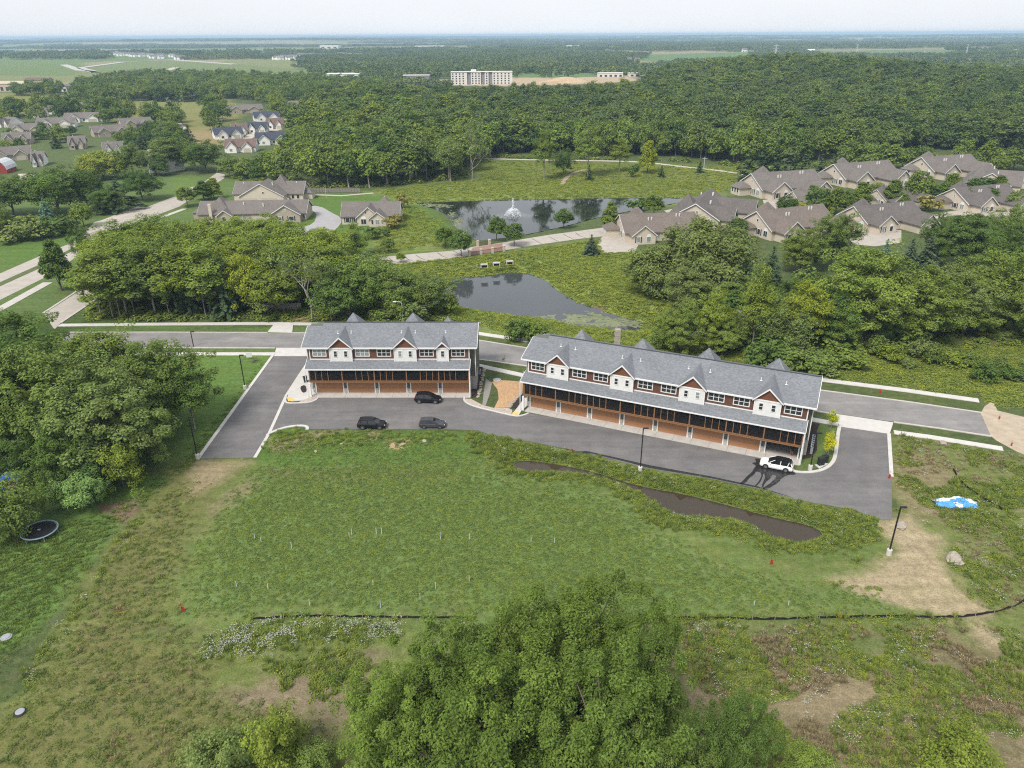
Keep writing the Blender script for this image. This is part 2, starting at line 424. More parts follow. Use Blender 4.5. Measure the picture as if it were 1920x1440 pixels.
# ---- what grows or lies where: (outline in photo pixels, soil/plant colour, edge softness m, dryness)
LAWN = (.095, .145, .044); FIELD = (.108, .165, .047); MEAD = (.16, .20, .056); BRIGHT = (.19, .235, .06); ROUGH = (.122, .155, .042)
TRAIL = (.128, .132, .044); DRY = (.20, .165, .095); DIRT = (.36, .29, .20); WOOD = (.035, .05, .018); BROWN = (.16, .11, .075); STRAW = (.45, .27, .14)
FARF = (.12, .17, .055)
COVER = [
    ([(-200, 330), (500, 330), (620, 620), (-200, 620)], LAWN, 6, .1),
    (ZL([(0, 460), (280, 460), (420, 400), (440, 450), (250, 530), (0, 630)]), (.085, .15, .03), 2, .05),
    ([(320, 335), (365, 330), (360, 350), (325, 358)], (.11, .17, .04), 3, .1),
    ([(560, 362), (700, 362), (800, 380), (860, 440), (860, 470), (690, 490), (560, 430)], (.085, .15, .032), 3, .1),
    ([(700, 430), (850, 440), (880, 455), (840, 470), (700, 480)], MEAD, 3, .2),
    ([(690, 358), (900, 335), (1290, 340), (1400, 350), (1300, 385), (1000, 376), (770, 382)], MEAD, 5, .25),
    ([(880, 300), (1400, 312), (1400, 352), (1150, 345), (1060, 350), (900, 340)], ROUGH, 5, .45),
    ([(1060, 318), (1290, 318), (1400, 345), (1250, 360), (1060, 350)], (.13, .155, .05), 5, .5),
    ([(690, 500), (940, 470), (1130, 445), (1190, 470), (1290, 530), (1300, 640), (1000, 640), (840, 600), (700, 520)], MEAD, 4, .15),
    ([(1010, 480), (1130, 455), (1190, 500), (1260, 560), (1250, 640), (1180, 610), (1100, 570), (1040, 540), (1000, 520)], BRIGHT, 4, .1),
    ([(1180, 470), (1230, 480), (1240, 510), (1190, 500)], LAWN, 2, 0),
    ([(1100, 560), (1140, 540), (1150, 545), (1110, 590)], BROWN, 1.5, .5),
    ([(880, 610), (1000, 600), (1200, 640), (1300, 650), (1300, 690), (1000, 640), (893, 628)], MEAD, 3, .25),
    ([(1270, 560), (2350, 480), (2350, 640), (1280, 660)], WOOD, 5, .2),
    ([(1220, 660), (1500, 640), (2350, 650), (2350, 780), (1845, 745), (1540, 710)], (.10, .125, .032), 4, .35),
    ([(1700, 640), (2350, 655), (2350, 690), (1800, 670)], (.14, .14, .04), 4, .5),
    ([(110, 600), (600, 600), (600, 700), (110, 700)], LAWN, 2, .1),
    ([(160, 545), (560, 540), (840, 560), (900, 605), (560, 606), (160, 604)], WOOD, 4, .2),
    ([(500, 586), (575, 586), (590, 606), (530, 606)], ROUGH, 1.5, .4),
    ([(572, 585), (592, 583), (588, 595), (555, 607), (525, 607)], (.32, .22, .12), .7, .6),
    ([(-300, 700), (520, 660), (380, 858), (250, 960), (110, 1150), (-200, 1400)], (.10, .17, .04), 1, .05),
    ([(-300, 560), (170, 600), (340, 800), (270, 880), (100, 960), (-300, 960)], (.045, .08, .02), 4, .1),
    ([(375, 866), (475, 862), (900, 812), (1500, 935), (1672, 980), (2350, 900), (2350, 1500), (-300, 1500), (-200, 1400), (40, 1300), (110, 1165), (250, 970)], ROUGH, .6, .35),
    ([(335, 870), (480, 868), (440, 920), (380, 1020), (345, 1130), (360, 1220), (430, 1290), (640, 1330), (650, 1520), (-200, 1520), (-100, 1400), (60, 1290), (120, 1185), (220, 1015), (265, 940)], TRAIL, 3.0, .2),
    ([(180, 945), (268, 933), (262, 955), (232, 985), (205, 965), (185, 962)], BROWN, .5, .3),
    ([(370, 868), (470, 866), (420, 900), (360, 930), (350, 905)], (.27, .22, .13), 1.2, .8),
    ([(470, 880), (520, 862), (900, 835), (960, 885), (1080, 905), (1170, 935), (1250, 995), (1340, 1045), (1500, 1085), (1650, 1105), (1680, 1150), (1300, 1158), (900, 1158), (560, 1152), (400, 1165), (335, 1150), (352, 1040), (420, 935)], FIELD, 4.5, .12),
    ([(480, 800), (600, 808), (900, 812), (930, 850), (880, 862), (500, 880), (478, 860)], (.08, .145, .03), .8, .12),
    ([(505, 825), (600, 808), (640, 808), (560, 840), (520, 850)], (.24, .19, .11), .8, .8),
    ([(726, 826), (765, 824), (768, 836), (745, 842), (724, 838)], (.40, .30, .18), .25, .3),
    ([(648, 826), (657, 825), (656, 834), (647, 833)], (.42, .33, .22), .2, .2),
    ([(690, 810), (715, 808), (700, 822), (680, 824)], (.28, .22, .13), .5, .6),
    ([(380, 955), (470, 895), (480, 910), (400, 975)], (.17, .16, .08), 1, .7),
    ([(505, 880), (830, 880), (870, 895), (700, 905), (510, 900)], (.11, .135, .045), .8, .45),
    ([(900, 835), (1500, 945), (1650, 975), (1660, 1040), (1520, 1060), (1380, 1040), (1250, 985), (1190, 940), (1000, 890)], (.10, .145, .036), .8, .3),
    ([(1672, 812), (1880, 845), (2350, 860), (2350, 1160), (1780, 1150), (1680, 980)], ROUGH, 1, .6),
    ([(1675, 860), (1760, 850), (1810, 930), (1800, 980), (1690, 970), (1676, 900)], (.19, .165, .085), 1.5, .8),
    ([(1655, 978), (1700, 962), (1740, 990), (1772, 1000), (1765, 1050), (1790, 1100), (1850, 1150), (1780, 1165), (1690, 1135), (1560, 1090), (1640, 1070), (1670, 1030)], (.33, .27, .17), 1.0, .55),
    ([(1840, 1160), (1890, 1200), (2350, 1260), (1910, 1260), (1840, 1215), (1815, 1175)], (.33, .27, .17), .8, .6),
    ([(1240, 1210), (1500, 1190), (1760, 1190), (2350, 1280), (2350, 1520), (1380, 1520), (1330, 1330), (1250, 1300)], (.155, .135, .072), 1.8, .9),
    ([(1300, 1290), (1500, 1270), (1850, 1300), (1920, 1360), (1700, 1350), (1500, 1340), (1320, 1350)], (.215, .175, .105), 1.5, .9),
    ([(1300, 1170), (1720, 1170), (1740, 1230), (1500, 1250), (1280, 1225)], (.10, .13, .04), 1.2, .5),
    ([(410, 1300), (560, 1265), (640, 1240), (710, 1225), (690, 1310), (640, 1370), (600, 1400), (560, 1340), (440, 1330)], (.19, .155, .10), 1.2, .8),
    # far ground
    ([(-300, 112), (140, 112), (170, 126), (140, 142), (-300, 142)], FARF, 10, .1),
    ([(140, 128), (250, 112), (420, 118), (580, 132), (560, 142), (300, 140), (180, 142)], (.135, .175, .06), 10, .2),
    ([(-300, 172), (150, 174), (200, 190), (420, 182), (450, 200), (330, 260), (280, 240), (160, 215), (-300, 205)], (.17, .18, .055), 8, .2),
    ([(310, 205), (480, 200), (420, 235), (400, 250), (330, 250)], (.18, .18, .06), 5, .3),
    ([(330, 250), (390, 240), (430, 260), (400, 275), (330, 270)], (.25, .2, .1), 4, .3),
    ([(950, 137), (1130, 136), (1130, 144), (950, 146)], (.10, .17, .05), 8, .1),
    ([(950, 146), (1190, 144), (1200, 158), (950, 162), (820, 160), (800, 150)], (.40, .31, .21), 8, .4),
    ([(1200, 103), (1420, 97), (1420, 112), (1260, 122), (1200, 118)], (.10, .165, .05), 12, .1),
    ([(1500, 96), (1800, 93), (1780, 104), (1550, 107)], (.115, .165, .06), 12, .1),
    ([(1170, 112), (1260, 118), (1240, 130), (1180, 128)], (.22, .2, .11), 10, .2),
]
base = np.empty((len(gx), 4)); base[:] = (.06, .085, .03, .2)
mid = vnoise(gx, gy, 420, 21)
fld = (np.hypot(gx, gy) > 1250)
fc = np.array([(.13, .19, .06), (.17, .19, .075), (.24, .21, .12), (.11, .17, .05)])[(vnoise(gx * .5, gy, 700, 41) * 3.99).astype(int)]
base[:, :3] = np.where(fld[:, None], fc, base[:, :3] * (.75 + .6 * mid)[:, None])
wob = (vnoise(gx, gy, 3.1, 5) - .5) + .6 * (vnoise(gx, gy, 1.1, 6) - .5)
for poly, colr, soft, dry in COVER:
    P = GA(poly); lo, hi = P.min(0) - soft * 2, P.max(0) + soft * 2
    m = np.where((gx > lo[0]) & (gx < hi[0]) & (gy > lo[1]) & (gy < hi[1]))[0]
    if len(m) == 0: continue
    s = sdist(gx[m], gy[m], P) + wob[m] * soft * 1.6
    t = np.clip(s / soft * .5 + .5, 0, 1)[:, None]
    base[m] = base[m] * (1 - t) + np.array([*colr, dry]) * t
g_me = np_mesh("ground", np.stack([gx, gy, gz], 1), gf, None, sm=True)
ca = g_me.color_attributes.new("cover", 'FLOAT_COLOR', 'POINT'); ca.data.foreach_set('color', base.astype(np.float32).ravel())
def ground_mat():
    m, nt, N, L = new_mat("ground_cover")
    out = N.new("ShaderNodeOutputMaterial"); b = N.new("ShaderNodeBsdfPrincipled"); L.new(b.outputs[0], out.inputs[0])
    b.inputs['Roughness'].default_value = .95; b.inputs['Specular IOR Level'].default_value = .1
    at = N.new("ShaderNodeAttribute"); at.attribute_name = "cover"; tc = N.new("ShaderNodeTexCoord")
    def noise(s, d=4, r=.6):
        n = N.new("ShaderNodeTexNoise"); n.inputs['Scale'].default_value = s; n.inputs['Detail'].default_value = d; n.inputs['Roughness'].default_value = r
        L.new(tc.outputs['Object'], n.inputs[0]); return n.outputs['Fac']
    def mrange(v, a, b2, lo, hi):
        n = N.new("ShaderNodeMapRange"); n.inputs['From Min'].default_value = a; n.inputs['From Max'].default_value = b2
        n.inputs['To Min'].default_value = lo; n.inputs['To Max'].default_value = hi; L.new(v, n.inputs['Value']); return n.outputs[0]
    def scale(c, v):
        n = N.new("ShaderNodeVectorMath"); n.operation = 'SCALE'; L.new(c, n.inputs[0]); L.new(v, n.inputs['Scale']); return n.outputs[0]
    def math2(op, a, v):
        n = N.new("ShaderNodeMath"); n.operation = op; L.new(a, n.inputs[0])
        if isinstance(v, (int, float)): n.inputs[1].default_value = v
        else: L.new(v, n.inputs[1])
        return n.outputs[0]
    c = at.outputs['Color']
    # dead stems and bare soil showing through, in patches
    f = math2('MULTIPLY', mrange(noise(.5, 6, .7), .46, .66, 0, 1), at.outputs['Alpha'])
    mx = N.new("ShaderNodeMix"); mx.data_type = 'RGBA'; mx.inputs[7].default_value = (.23, .185, .115, 1); L.new(f, mx.inputs[0]); L.new(c, mx.inputs[6]); c = mx.outputs[2]
    # lush and yellowing patches
    f = math2('MULTIPLY', mrange(noise(.14, 4), .5, .75, 0, .45), mrange(at.outputs['Alpha'], 0, .6, 1, .4))
    mx = N.new("ShaderNodeMix"); mx.data_type = 'RGBA'; mx.inputs[7].default_value = (.13, .16, .035, 1); L.new(f, mx.inputs[0]); L.new(c, mx.inputs[6]); c = mx.outputs[2]
    c = scale(c, mrange(noise(1.1, 5, .7), .3, .7, .72, 1.26))
    c = scale(c, mrange(noise(6.0, 3, .7), .3, .7, .66, 1.32))
    mp = N.new('ShaderNodeMapping'); mp.inputs['Scale'].default_value = (.07, .8, 1); L.new(tc.outputs['Object'], mp.inputs[0])
    n5 = N.new('ShaderNodeTexNoise'); n5.inputs['Scale'].default_value = 1.0; n5.inputs['Detail'].default_value = 3; L.new(mp.outputs[0], n5.inputs[0]); c = scale(c, mrange(n5.outputs['Fac'], .3, .7, .88, 1.12))
    L.new(c, b.inputs['Base Color'])
    bp = N.new("ShaderNodeBump"); bp.inputs['Strength'].default_value = .8; bp.inputs['Distance'].default_value = .25
    L.new(noise(2.2, 5, .7), bp.inputs['Height']); L.new(bp.outputs[0], b.inputs['Normal'])
    return m
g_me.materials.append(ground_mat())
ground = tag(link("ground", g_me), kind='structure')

# ------------------------------------------------------------------ water
def water(name, poly, mat, z=WZ):
    o = sheet(name, poly, z, mat, thick=.02, px=False); return o
water("pond", POND1, water_mat("pond_water", (.048, .054, .058), .02, .012, 1.2), WZ1)
water("fountain_pond", POND2, water_mat("fountain_pond_water", (.016, .020, .018), .04, .03, 1.0))
water("ditch_water", DITCH, water_mat("muddy_water", (.045, .034, .022), .04, .015, 1.5))
sheet("far_pond", [(285, 184), (330, 181), (400, 184), (410, 188), (350, 192), (290, 191)], .05, MATS["pond_water"], thick=.02)

def algae(name, label, poly, n, z, seed):
    rg = np.random.default_rng(seed); P = GA(poly, z); lo, hi = P.min(0), P.max(0); x = rg.uniform(lo[0], hi[0], n * 3); y = rg.uniform(lo[1], hi[1], n * 3)
    k = in_poly(x, y, P) & ((vnoise(x, y, 5, seed) + .6 * vnoise(x, y, 1.6, seed + 1)) / 1.6 > .44) & (rg.random(n * 3) < np.clip(sdist(x, y, P) / 2.5, .05, 1)); x, y = x[k][:n], y[k][:n]; m_ = len(x)
    a = rg.uniform(0, 6.28, m_); s = rg.uniform(.15, .5, m_); V = []
    for j in range(6): V.append(np.stack([x + np.cos(a + j * 1.047) * s * rg.uniform(.6, 1.2, m_), y + np.sin(a + j * 1.047) * s * .8, np.full(m_, z + .006) + rg.uniform(0, .02, m_)], 1))
    me = np_mesh(name, np.stack(V, 1).reshape(-1, 3), np.arange(6 * m_).reshape(-1, 6), pbr("algae", (.17, .19, .10), .8, var=.25, scale=.4), k=6); return tag(link(name, me), label, 'algae', None, 'stuff')
algae('pond_algae', 'pale green algae along the left shore of the fountain pond', [(772, 382), (812, 380), (850, 384), (856, 400), (885, 420), (880, 440), (868, 442), (848, 424), (840, 404), (800, 390)], 2600, WZ, 3)
algae('pond_weed', 'pale algae at the narrow tip of the near pond', Z5([(1180, 880), (1400, 860), (1560, 840), (1660, 870), (1830, 915), (1800, 960), (1600, 946), (1400, 925), (1200, 890)]), 1500, WZ1, 5)
# ------------------------------------------------------------------ roads, kerbs, pavements
def asphalt(name, col, dust, ang, amt):
    """paving: dusty and dark areas, streaks along the traffic, fine grain"""
    m, nt, N, L = new_mat(name)
    out = N.new("ShaderNodeOutputMaterial"); b = N.new("ShaderNodeBsdfPrincipled"); L.new(b.outputs[0], out.inputs[0]); b.inputs['Roughness'].default_value = .85; b.inputs['Specular IOR Level'].default_value = .25
    tc = N.new("ShaderNodeTexCoord")
    def noise(sc, det, st=(1, 1, 1), rot=0):
        mp = N.new("ShaderNodeMapping"); mp.inputs['Scale'].default_value = st; mp.inputs['Rotation'].default_value = (0, 0, rot); L.new(tc.outputs['Object'], mp.inputs[0])
        n = N.new("ShaderNodeTexNoise"); n.inputs['Scale'].default_value = sc; n.inputs['Detail'].default_value = det; n.inputs['Roughness'].default_value = .65; L.new(mp.outputs[0], n.inputs[0]); return n.outputs['Fac']
    def mr(v, a, c, lo, hi):
        n = N.new("ShaderNodeMapRange"); n.inputs['From Min'].default_value = a; n.inputs['From Max'].default_value = c; n.inputs['To Min'].default_value = lo; n.inputs['To Max'].default_value = hi; L.new(v, n.inputs['Value']); return n.outputs[0]
    def sc(c, v):
        n = N.new("ShaderNodeVectorMath"); n.operation = 'SCALE'; L.new(c, n.inputs[0]); L.new(v, n.inputs['Scale']); return n.outputs[0]
    mx = N.new("ShaderNodeMix"); mx.data_type = 'RGBA'; mx.inputs[6].default_value = (*col, 1); mx.inputs[7].default_value = (*dust, 1)
    L.new(mr(noise(.09, 6), .5, .72, 0, amt), mx.inputs[0]); c = mx.outputs[2]
    c = sc(c, mr(noise(.5, 5, (.12, 1, 1), -ang), .3, .7, .84, 1.15)); c = sc(c, mr(noise(.35, 6), .3, .7, .86, 1.14)); c = sc(c, mr(noise(7, 3), .3, .7, .86, 1.14))
    L.new(c, b.inputs['Base Color']); MATS[name] = m; return m
M_ASPH = asphalt("new_asphalt", (.140, .134, .134), (.20, .185, .175), math.radians(-20), .8)
M_STREET = asphalt("old_asphalt", (.205, .196, .192), (.27, .25, .235), math.radians(-15), .7)
M_CONC = pbr("concrete", (.43, .405, .375), .85, var=.14, scale=.8, bump=.15, bscale=12, detail=6)
M_CONC_W = pbr("fresh_concrete", (.50, .48, .455), .8, var=.10, scale=.8, bump=.1)
M_LANE = pbr("lane_concrete", (.37, .335, .295), .85, var=.14, scale=.4, bump=.2, bscale=10, detail=7)
M_COURT = pbr("court_asphalt", (.31, .30, .305), .85, var=.08, scale=.4)
M_CRACK = pbr("crack_sealer", (.05, .048, .046), .6, var=.1)
M_GRAVEL = pbr("gravel_path", (.42, .38, .32), .9, var=.15, scale=.7)
M_SAND = pbr("sandy_dirt", (.38, .315, .235), .95, var=.2, scale=.6, bump=.4, bscale=5)
M_MULCH = pbr("dark_mulch", (.035, .024, .020), .95, var=.4, scale=5, bump=.8, bscale=14)
M_STRAW = pbr("straw_blanket", (.44, .28, .155), .95, var=.22, scale=2.5, bump=.6, bscale=16, stretch=(1, .35, 1))
M_ROCKB = pbr("rock_bed", (.40, .34, .29), .95, var=.45, scale=4, bump=1.0, bscale=5)

ZP = .035
sheet("parking_lot", [(375, 860), (514, 667), (581, 667), (537, 741), (534, 754), (542, 757), (579, 755.5), (592, 751), (596, 746), (870.5, 745), (870, 753), (886, 762), (923, 771), (962, 780), (973, 781),
                      (985, 778), (991, 775), (1060, 786.6), (1240, 823), (1418, 857.7), (1484, 872), (1484, 882.5), (1497, 886), (1523, 886), (1545, 881), (1560.5, 869.5), (1566.5, 855.5), (1570.5, 818),
                      (1574, 799.5), (1666.5, 813.5), (1671.5, 894), (1672.5, 975), (1650, 974), (1600, 956), (1495, 937), (1420, 916), (1330, 897.5), (1217, 879), (1090, 847), (1004, 830), (922, 816),
                      (896, 807), (837, 805), (673, 805), (577, 805), (575, 799.6), (558, 798), (532, 802), (509, 811), (500, 817), (480, 849), (475, 858)], ZP, M_ASPH)
sheet("street", [(100, 626), (300, 624), (590, 625), (760, 629), (895, 638.5), (980, 652), (1100, 672), (1300, 700), (1534, 732), (1700, 754), (1842, 775), (1858, 818), (1760, 803), (1530, 770.5), (1400, 752),
                 (1200, 722), (980, 685), (893, 673), (780, 660), (580, 653), (300, 652), (100, 651)], ZP, M_STREET)
sheet("dirt_track", [(1839, 775), (1846, 762), (1862, 752), (1870, 770), (1960, 792), (1960, 870), (1905, 846), (1868, 826), (1858, 818)], ZP + .004, M_SAND)
# stains: a run of wash water from the white car, pale silt on the lot and on the street end
M_WET = pbr("wet_asphalt", (.022, .022, .023), .35, var=.2, scale=.8, spec=.5)
wet = [(850, 1155), (905, 1145), (880, 1115), (930, 1110), (960, 1150), (1000, 1190), (1220, 1215), (1280, 1255), (1260, 1268), (1210, 1265), (1150, 1290), (1110, 1340), (1040, 1385), (1000, 1400), (940, 1395),
       (1000, 1370), (1060, 1320), (1095, 1275), (1050, 1265), (1035, 1300), (985, 1340), (965, 1385), (945, 1385), (965, 1330), (985, 1290), (970, 1245), (955, 1300), (935, 1340), (900, 1375), (880, 1375),
       (930, 1320), (955, 1255), (900, 1230), (880, 1265), (830, 1300), (800, 1345), (735, 1355), (770, 1325), (810, 1280), (860, 1240), (880, 1200), (900, 1180)]
sheet("wash_water_stain", [(1240 + a / 5.053, 640 + b / 5.053) for a, b in wet], ZP + .004, M_WET, thick=.003, it=1)
M_SILT = pbr("dried_silt", (.21, .185, .165), .95, var=.2, scale=1.2)
sheet("gutter_stain", [(1073, 848), (1110, 851), (1180, 868), (1217, 878), (1330, 896.5), (1420, 915), (1495, 936), (1420, 912), (1330, 893), (1220, 873), (1150, 857), (1100, 846)], ZP + .004, M_WET, thick=.003)
# concrete: kerbs, pavements, aprons
strip("kerb", [(514, 667), (375, 860)], .55, .13, M_CONC_W, side=1)
strip("gutter_line", [(582, 672), (537, 741), (505, 812), (478, 858)], .5, ZP + .02, M_CONC_W)
strip("kerb", Z1([(80, 985), (110, 965), (200, 930), (300, 915), (355, 918), (372, 930), (368, 945)]), .5, .13, M_CONC_W, it=2)
strip("kerb", [(537, 741), (534, 754), (542, 757), (579, 755.5), (592, 751), (596, 746)], .35, .13, M_CONC_W, it=2)
strip("kerb", [(870.5, 745), (870, 753), (886, 762), (923, 771), (962, 780), (973, 781), (985, 778), (991, 775)], .35, .13, M_CONC_W, it=2)
strip("kerb", [(1484, 872), (1484, 882.5), (1497, 886), (1523, 886), (1545, 881), (1560.5, 869.5), (1566.5, 855.5), (1570.5, 818), (1574, 799.5)], .55, .13, M_CONC_W, it=2)
strip("kerb", [(1666.5, 813.5), (1671.5, 894)], .55, .13, M_CONC_W)
strip("kerb", [(130, 623.5), (300, 623.3), (502, 624)], .4, .12, M_CONC)
strip("kerb", [(548, 624.5), (590, 625), (760, 628.5), (895, 638), (980, 651.5), (1100, 671.5), (1300, 699.5), (1534, 731.5), (1700, 753.5), (1842, 774.5)], .4, .12, M_CONC)
strip("kerb", [(1858, 818.5), (1760, 803.5), (1676, 792)], .4, .12, M_CONC)
strip("kerb", [(1565, 777), (1530, 771), (1400, 752.5), (1200, 722.5), (980, 685.5), (893, 673.5), (780, 660.5), (584, 653.5)], .4, .12, M_CONC)
strip("kerb", [(516, 653), (300, 652.5), (120, 651.5)], .4, .12, M_CONC)
strip("pavement", [(112, 610), (300, 608), (500, 607), (590, 608), (760, 612), (893, 625), (980, 638), (1100, 658), (1300, 684), (1540, 712.5), (1700, 732.5), (1835, 751.5)], 1.6, .10, M_CONC_W)
strip("pavement", [(120, 664), (300, 664), (515, 664)], 1.5, .10, M_CONC_W)
strip("pavement", [(893, 685), (980, 704), (1010, 709)], 1.5, .10, M_CONC_W)
strip("pavement", [(1522, 787), (1572, 796)], 1.5, .10, M_CONC_W)
strip("pavement", [(1676, 811), (1745, 820), (1880, 842)], 1.4, .10, M_CONC_W)
sheet("driveway_apron", [(518, 652.5), (581, 653), (583, 668), (514, 668)], .06, M_CONC_W)
sheet("driveway_apron", [(1567, 776.5), (1675, 792.5), (1668, 814), (1574, 800)], .06, M_CONC_W)
sheet("street_crossing_slab", [(502, 623), (515, 607), (550, 607), (548, 624.5)], .125, M_CONC_W)
sheet("concrete_walk", [(580, 674), (584, 700), (591, 712), (594, 738), (582, 750), (546, 753), (539, 745), (543, 733), (566, 696)], .09, M_CONC_W)
sheet("rock_bed", [(565, 752), (594, 741), (592, 750), (579, 754), (560, 755.5)], .11, M_ROCKB)
sheet("mulch_bed", [(562, 726), (573, 722), (576, 735), (567, 738)], .12, M_MULCH, it=1)
M_YEL = pbr("tactile_yellow", (.62, .44, .13), .8, var=.1)
sheet("tactile_paving", Z1([(222, 712), (262, 712), (272, 738), (232, 742)]), .098, M_YEL, thick=.05)
# between the two buildings
sheet("mulch_bed", Z3([(320, 262), (440, 285), (430, 470), (395, 650), (330, 805), (232, 832), (232, 700), (300, 560)]), .10, M_MULCH)
sheet("gravel_strip", Z3([(490, 480), (600, 560), (560, 760), (490, 960), (425, 960), (455, 700)]), .06, pbr("grey_gravel", (.24, .225, .205), .95, var=.2, scale=3))
sheet("straw_slope", Z3([(600, 545), (700, 510), (900, 520), (1160, 545), (1150, 715), (900, 1000), (640, 1012), (720, 850), (700, 680)]), .07, M_STRAW)
sheet("mulch_bed", Z3([(1165, 735), (1190, 800), (1045, 1022), (925, 1012)]), .10, M_MULCH)
sheet("concrete_walk", Z3([(1185, 830), (1250, 830), (1290, 900), (1255, 960), (1130, 1060), (1085, 1142), (958, 1132), (1135, 900)]), .09, M_CONC_W)
sheet("tactile_paving", Z3([(975, 1085), (1095, 1095), (1070, 1138), (960, 1130)]), .098, M_YEL, thick=.05)
sheet("rock_bed", Z3([(120, 845), (225, 850), (430, 962), (640, 1014), (900, 1014), (965, 1055), (950, 1130), (800, 1098), (500, 1030), (250, 968), (110, 915)]), .085, M_ROCKB)
# the plot at the far end of the long building
sheet("lawn_plot", ZR([(1075, 130), (1590, 205), (1560, 740), (1500, 890), (1300, 1010), (1000, 1095), (760, 1078), (830, 950), (950, 850), (1010, 700), (1030, 300)]), .05, pbr("plot_grass", (.085, .125, .028), .95, var=.25, scale=2.5, bump=.6, bscale=10))
sheet("mulch_bed", ZR([(1075, 135), (1250, 165), (1190, 300), (1195, 690), (1050, 850), (900, 860), (1010, 640), (1030, 320)]), .085, M_MULCH)
sheet("utility_pad", ZR([(1140, 985), (1220, 965), (1340, 945), (1420, 965), (1240, 1060)]), .12, M_CONC_W)
# boulevard on the left
sheet("boulevard", ZL([(-60, 665), (250, 530), (440, 450), (530, 350), (760, 290), (1010, 195), (1060, 160), (1130, 130), (1150, 150), (1080, 215), (1010, 262), (790, 345), (560, 440), (440, 540), (265, 655), (-60, 818),
                       (-60, 735), (262, 590), (262, 572), (-60, 718)]), ZP, M_LANE)
sheet("median", ZL([(-60, 716), (262, 572), (440, 480), (445, 490), (262, 592), (-60, 738)]), .10, pbr("median_grass", (.085, .11, .035), .95, var=.25, scale=1))
strip("pavement", ZL([(-40, 858), (20, 828), (270, 690)]), 2.6, .10, M_CONC)
strip("pavement", ZL([(850, 345), (1040, 275)]), 2.0, .10, M_CONC)
sheet("side_street", ZL([(480, 715), (560, 775), (340, 920), (310, 950), (300, 945), (248, 865)]), ZP, M_LANE)
strip("kerb", ZL([(570, 765), (345, 915)]), .6, .13, M_CONC); strip("kerb", ZL([(470, 715), (245, 862)]), .6, .13, M_CONC)
sheet("farm_drive", ZL([(530, 355), (770, 262), (830, 268), (700, 320), (560, 372)]), ZP + .004, M_GRAVEL)
sheet("farm_yard", [(34, 326), (68, 326), (62, 340), (36, 336)], .05, M_GRAVEL)
sheet("side_street", ZL([(1060, 200), (1090, 160), (1160, 115), (1220, 72), (1265, 82), (1260, 105), (1160, 165), (1100, 190), (1080, 215)]), ZP + .006, M_LANE)
# lane past the ponds, cul-de-sac, drives of the tan houses
sheet("lane", [(640, 490), (690, 485), (767, 477), (850, 470), (887, 463), (943, 455), (983, 448), (1033, 440), (1130, 427), (1200, 410), (1290, 394), (1320, 395), (1300, 408), (1190, 432), (1133, 443), (1093, 447), (1000, 460), (943, 470),
               (860, 483), (767, 493), (697, 500), (640, 506)], ZP, M_LANE)
for kx in range(14):
    x0 = 705 + kx * 30 + random.uniform(-6, 6); y0 = np.interp(x0, [690, 850, 1000, 1130], [493, 477, 454, 435])
    strip("crack_line", [(x0 - 10, y0 - 5), (x0 - 2, y0 + random.uniform(-1, 2)), (x0 + 9, y0 + 5)], .22, ZP + .005, M_CRACK, thick=.004)
sheet("house_drive", [(1130, 443), (1150, 437), (1200, 452), (1190, 474), (1130, 475), (1118, 458)], ZP + .004, M_LANE)
sheet("house_drive", [(1245, 395), (1295, 385), (1350, 400), (1330, 430), (1290, 425)], ZP + .004, M_LANE)
sheet("house_drive", [(1585, 436), (1620, 425), (1690, 432), (1690, 455), (1640, 462), (1600, 458)], ZP, M_LANE)
sheet("house_drive", [(1430, 375), (1470, 372), (1480, 400), (1440, 405)], ZP, M_LANE)
sheet("neighbourhood_lane", [(1300, 403), (1500, 402), (1700, 410), (1790, 395), (1960, 400), (1960, 408), (1790, 404), (1700, 420), (1500, 412), (1300, 412)], ZP + .006, M_LANE)
sheet("court", [(572, 387), (600, 386), (622, 399), (640, 408), (640, 420), (618, 440), (640, 462), (660, 480), (640, 492), (620, 470), (600, 445), (565, 440), (490, 432), (490, 422), (560, 428), (588, 420), (594, 404), (590, 396), (572, 391)], ZP, M_COURT, it=1)
strip("trail", [(880, 297), (940, 298), (1010, 300), (1090, 301), (1150, 302), (1210, 304), (1290, 314), (1350, 320), (1400, 328)], 3.2, .05, M_GRAVEL, it=2, thick=.2)
strip("trail", [(1098, 318), (1085, 320), (1068, 328), (1058, 337), (1055, 346)], 2.2, .05, pbr("brown_path", (.30, .23, .17), .95, var=.15), it=2, thick=.2)
strip("trail", [(700, 362), (640, 367), (585, 365)], 2.0, .05, M_GRAVEL)
strip("trail", [(325, 203), (318, 213), (335, 222), (333, 232), (348, 243)], 4.0, .3, M_GRAVEL, it=2, thick=3)
strip("trail", [(292, 258), (278, 266), (281, 280), (284, 292)], 3.0, .05, M_GRAVEL, it=2)
sheet("cluster_street", [(505, 225), (545, 222), (545, 238), (520, 245), (490, 246), (470, 262), (452, 262), (470, 248), (495, 235)], .06, M_GRAVEL)
strip("far_highway", [(120, 122), (150, 132), (180, 136), (150, 128), (230, 117), (330, 113), (440, 121)], 16, 1.0, pbr("far_paving", (.40, .38, .36), .9, var=.1), thick=4)
strip("far_track", [(310, 133), (320, 130), (330, 127)], 14, .6, M_GRAVEL, thick=3)

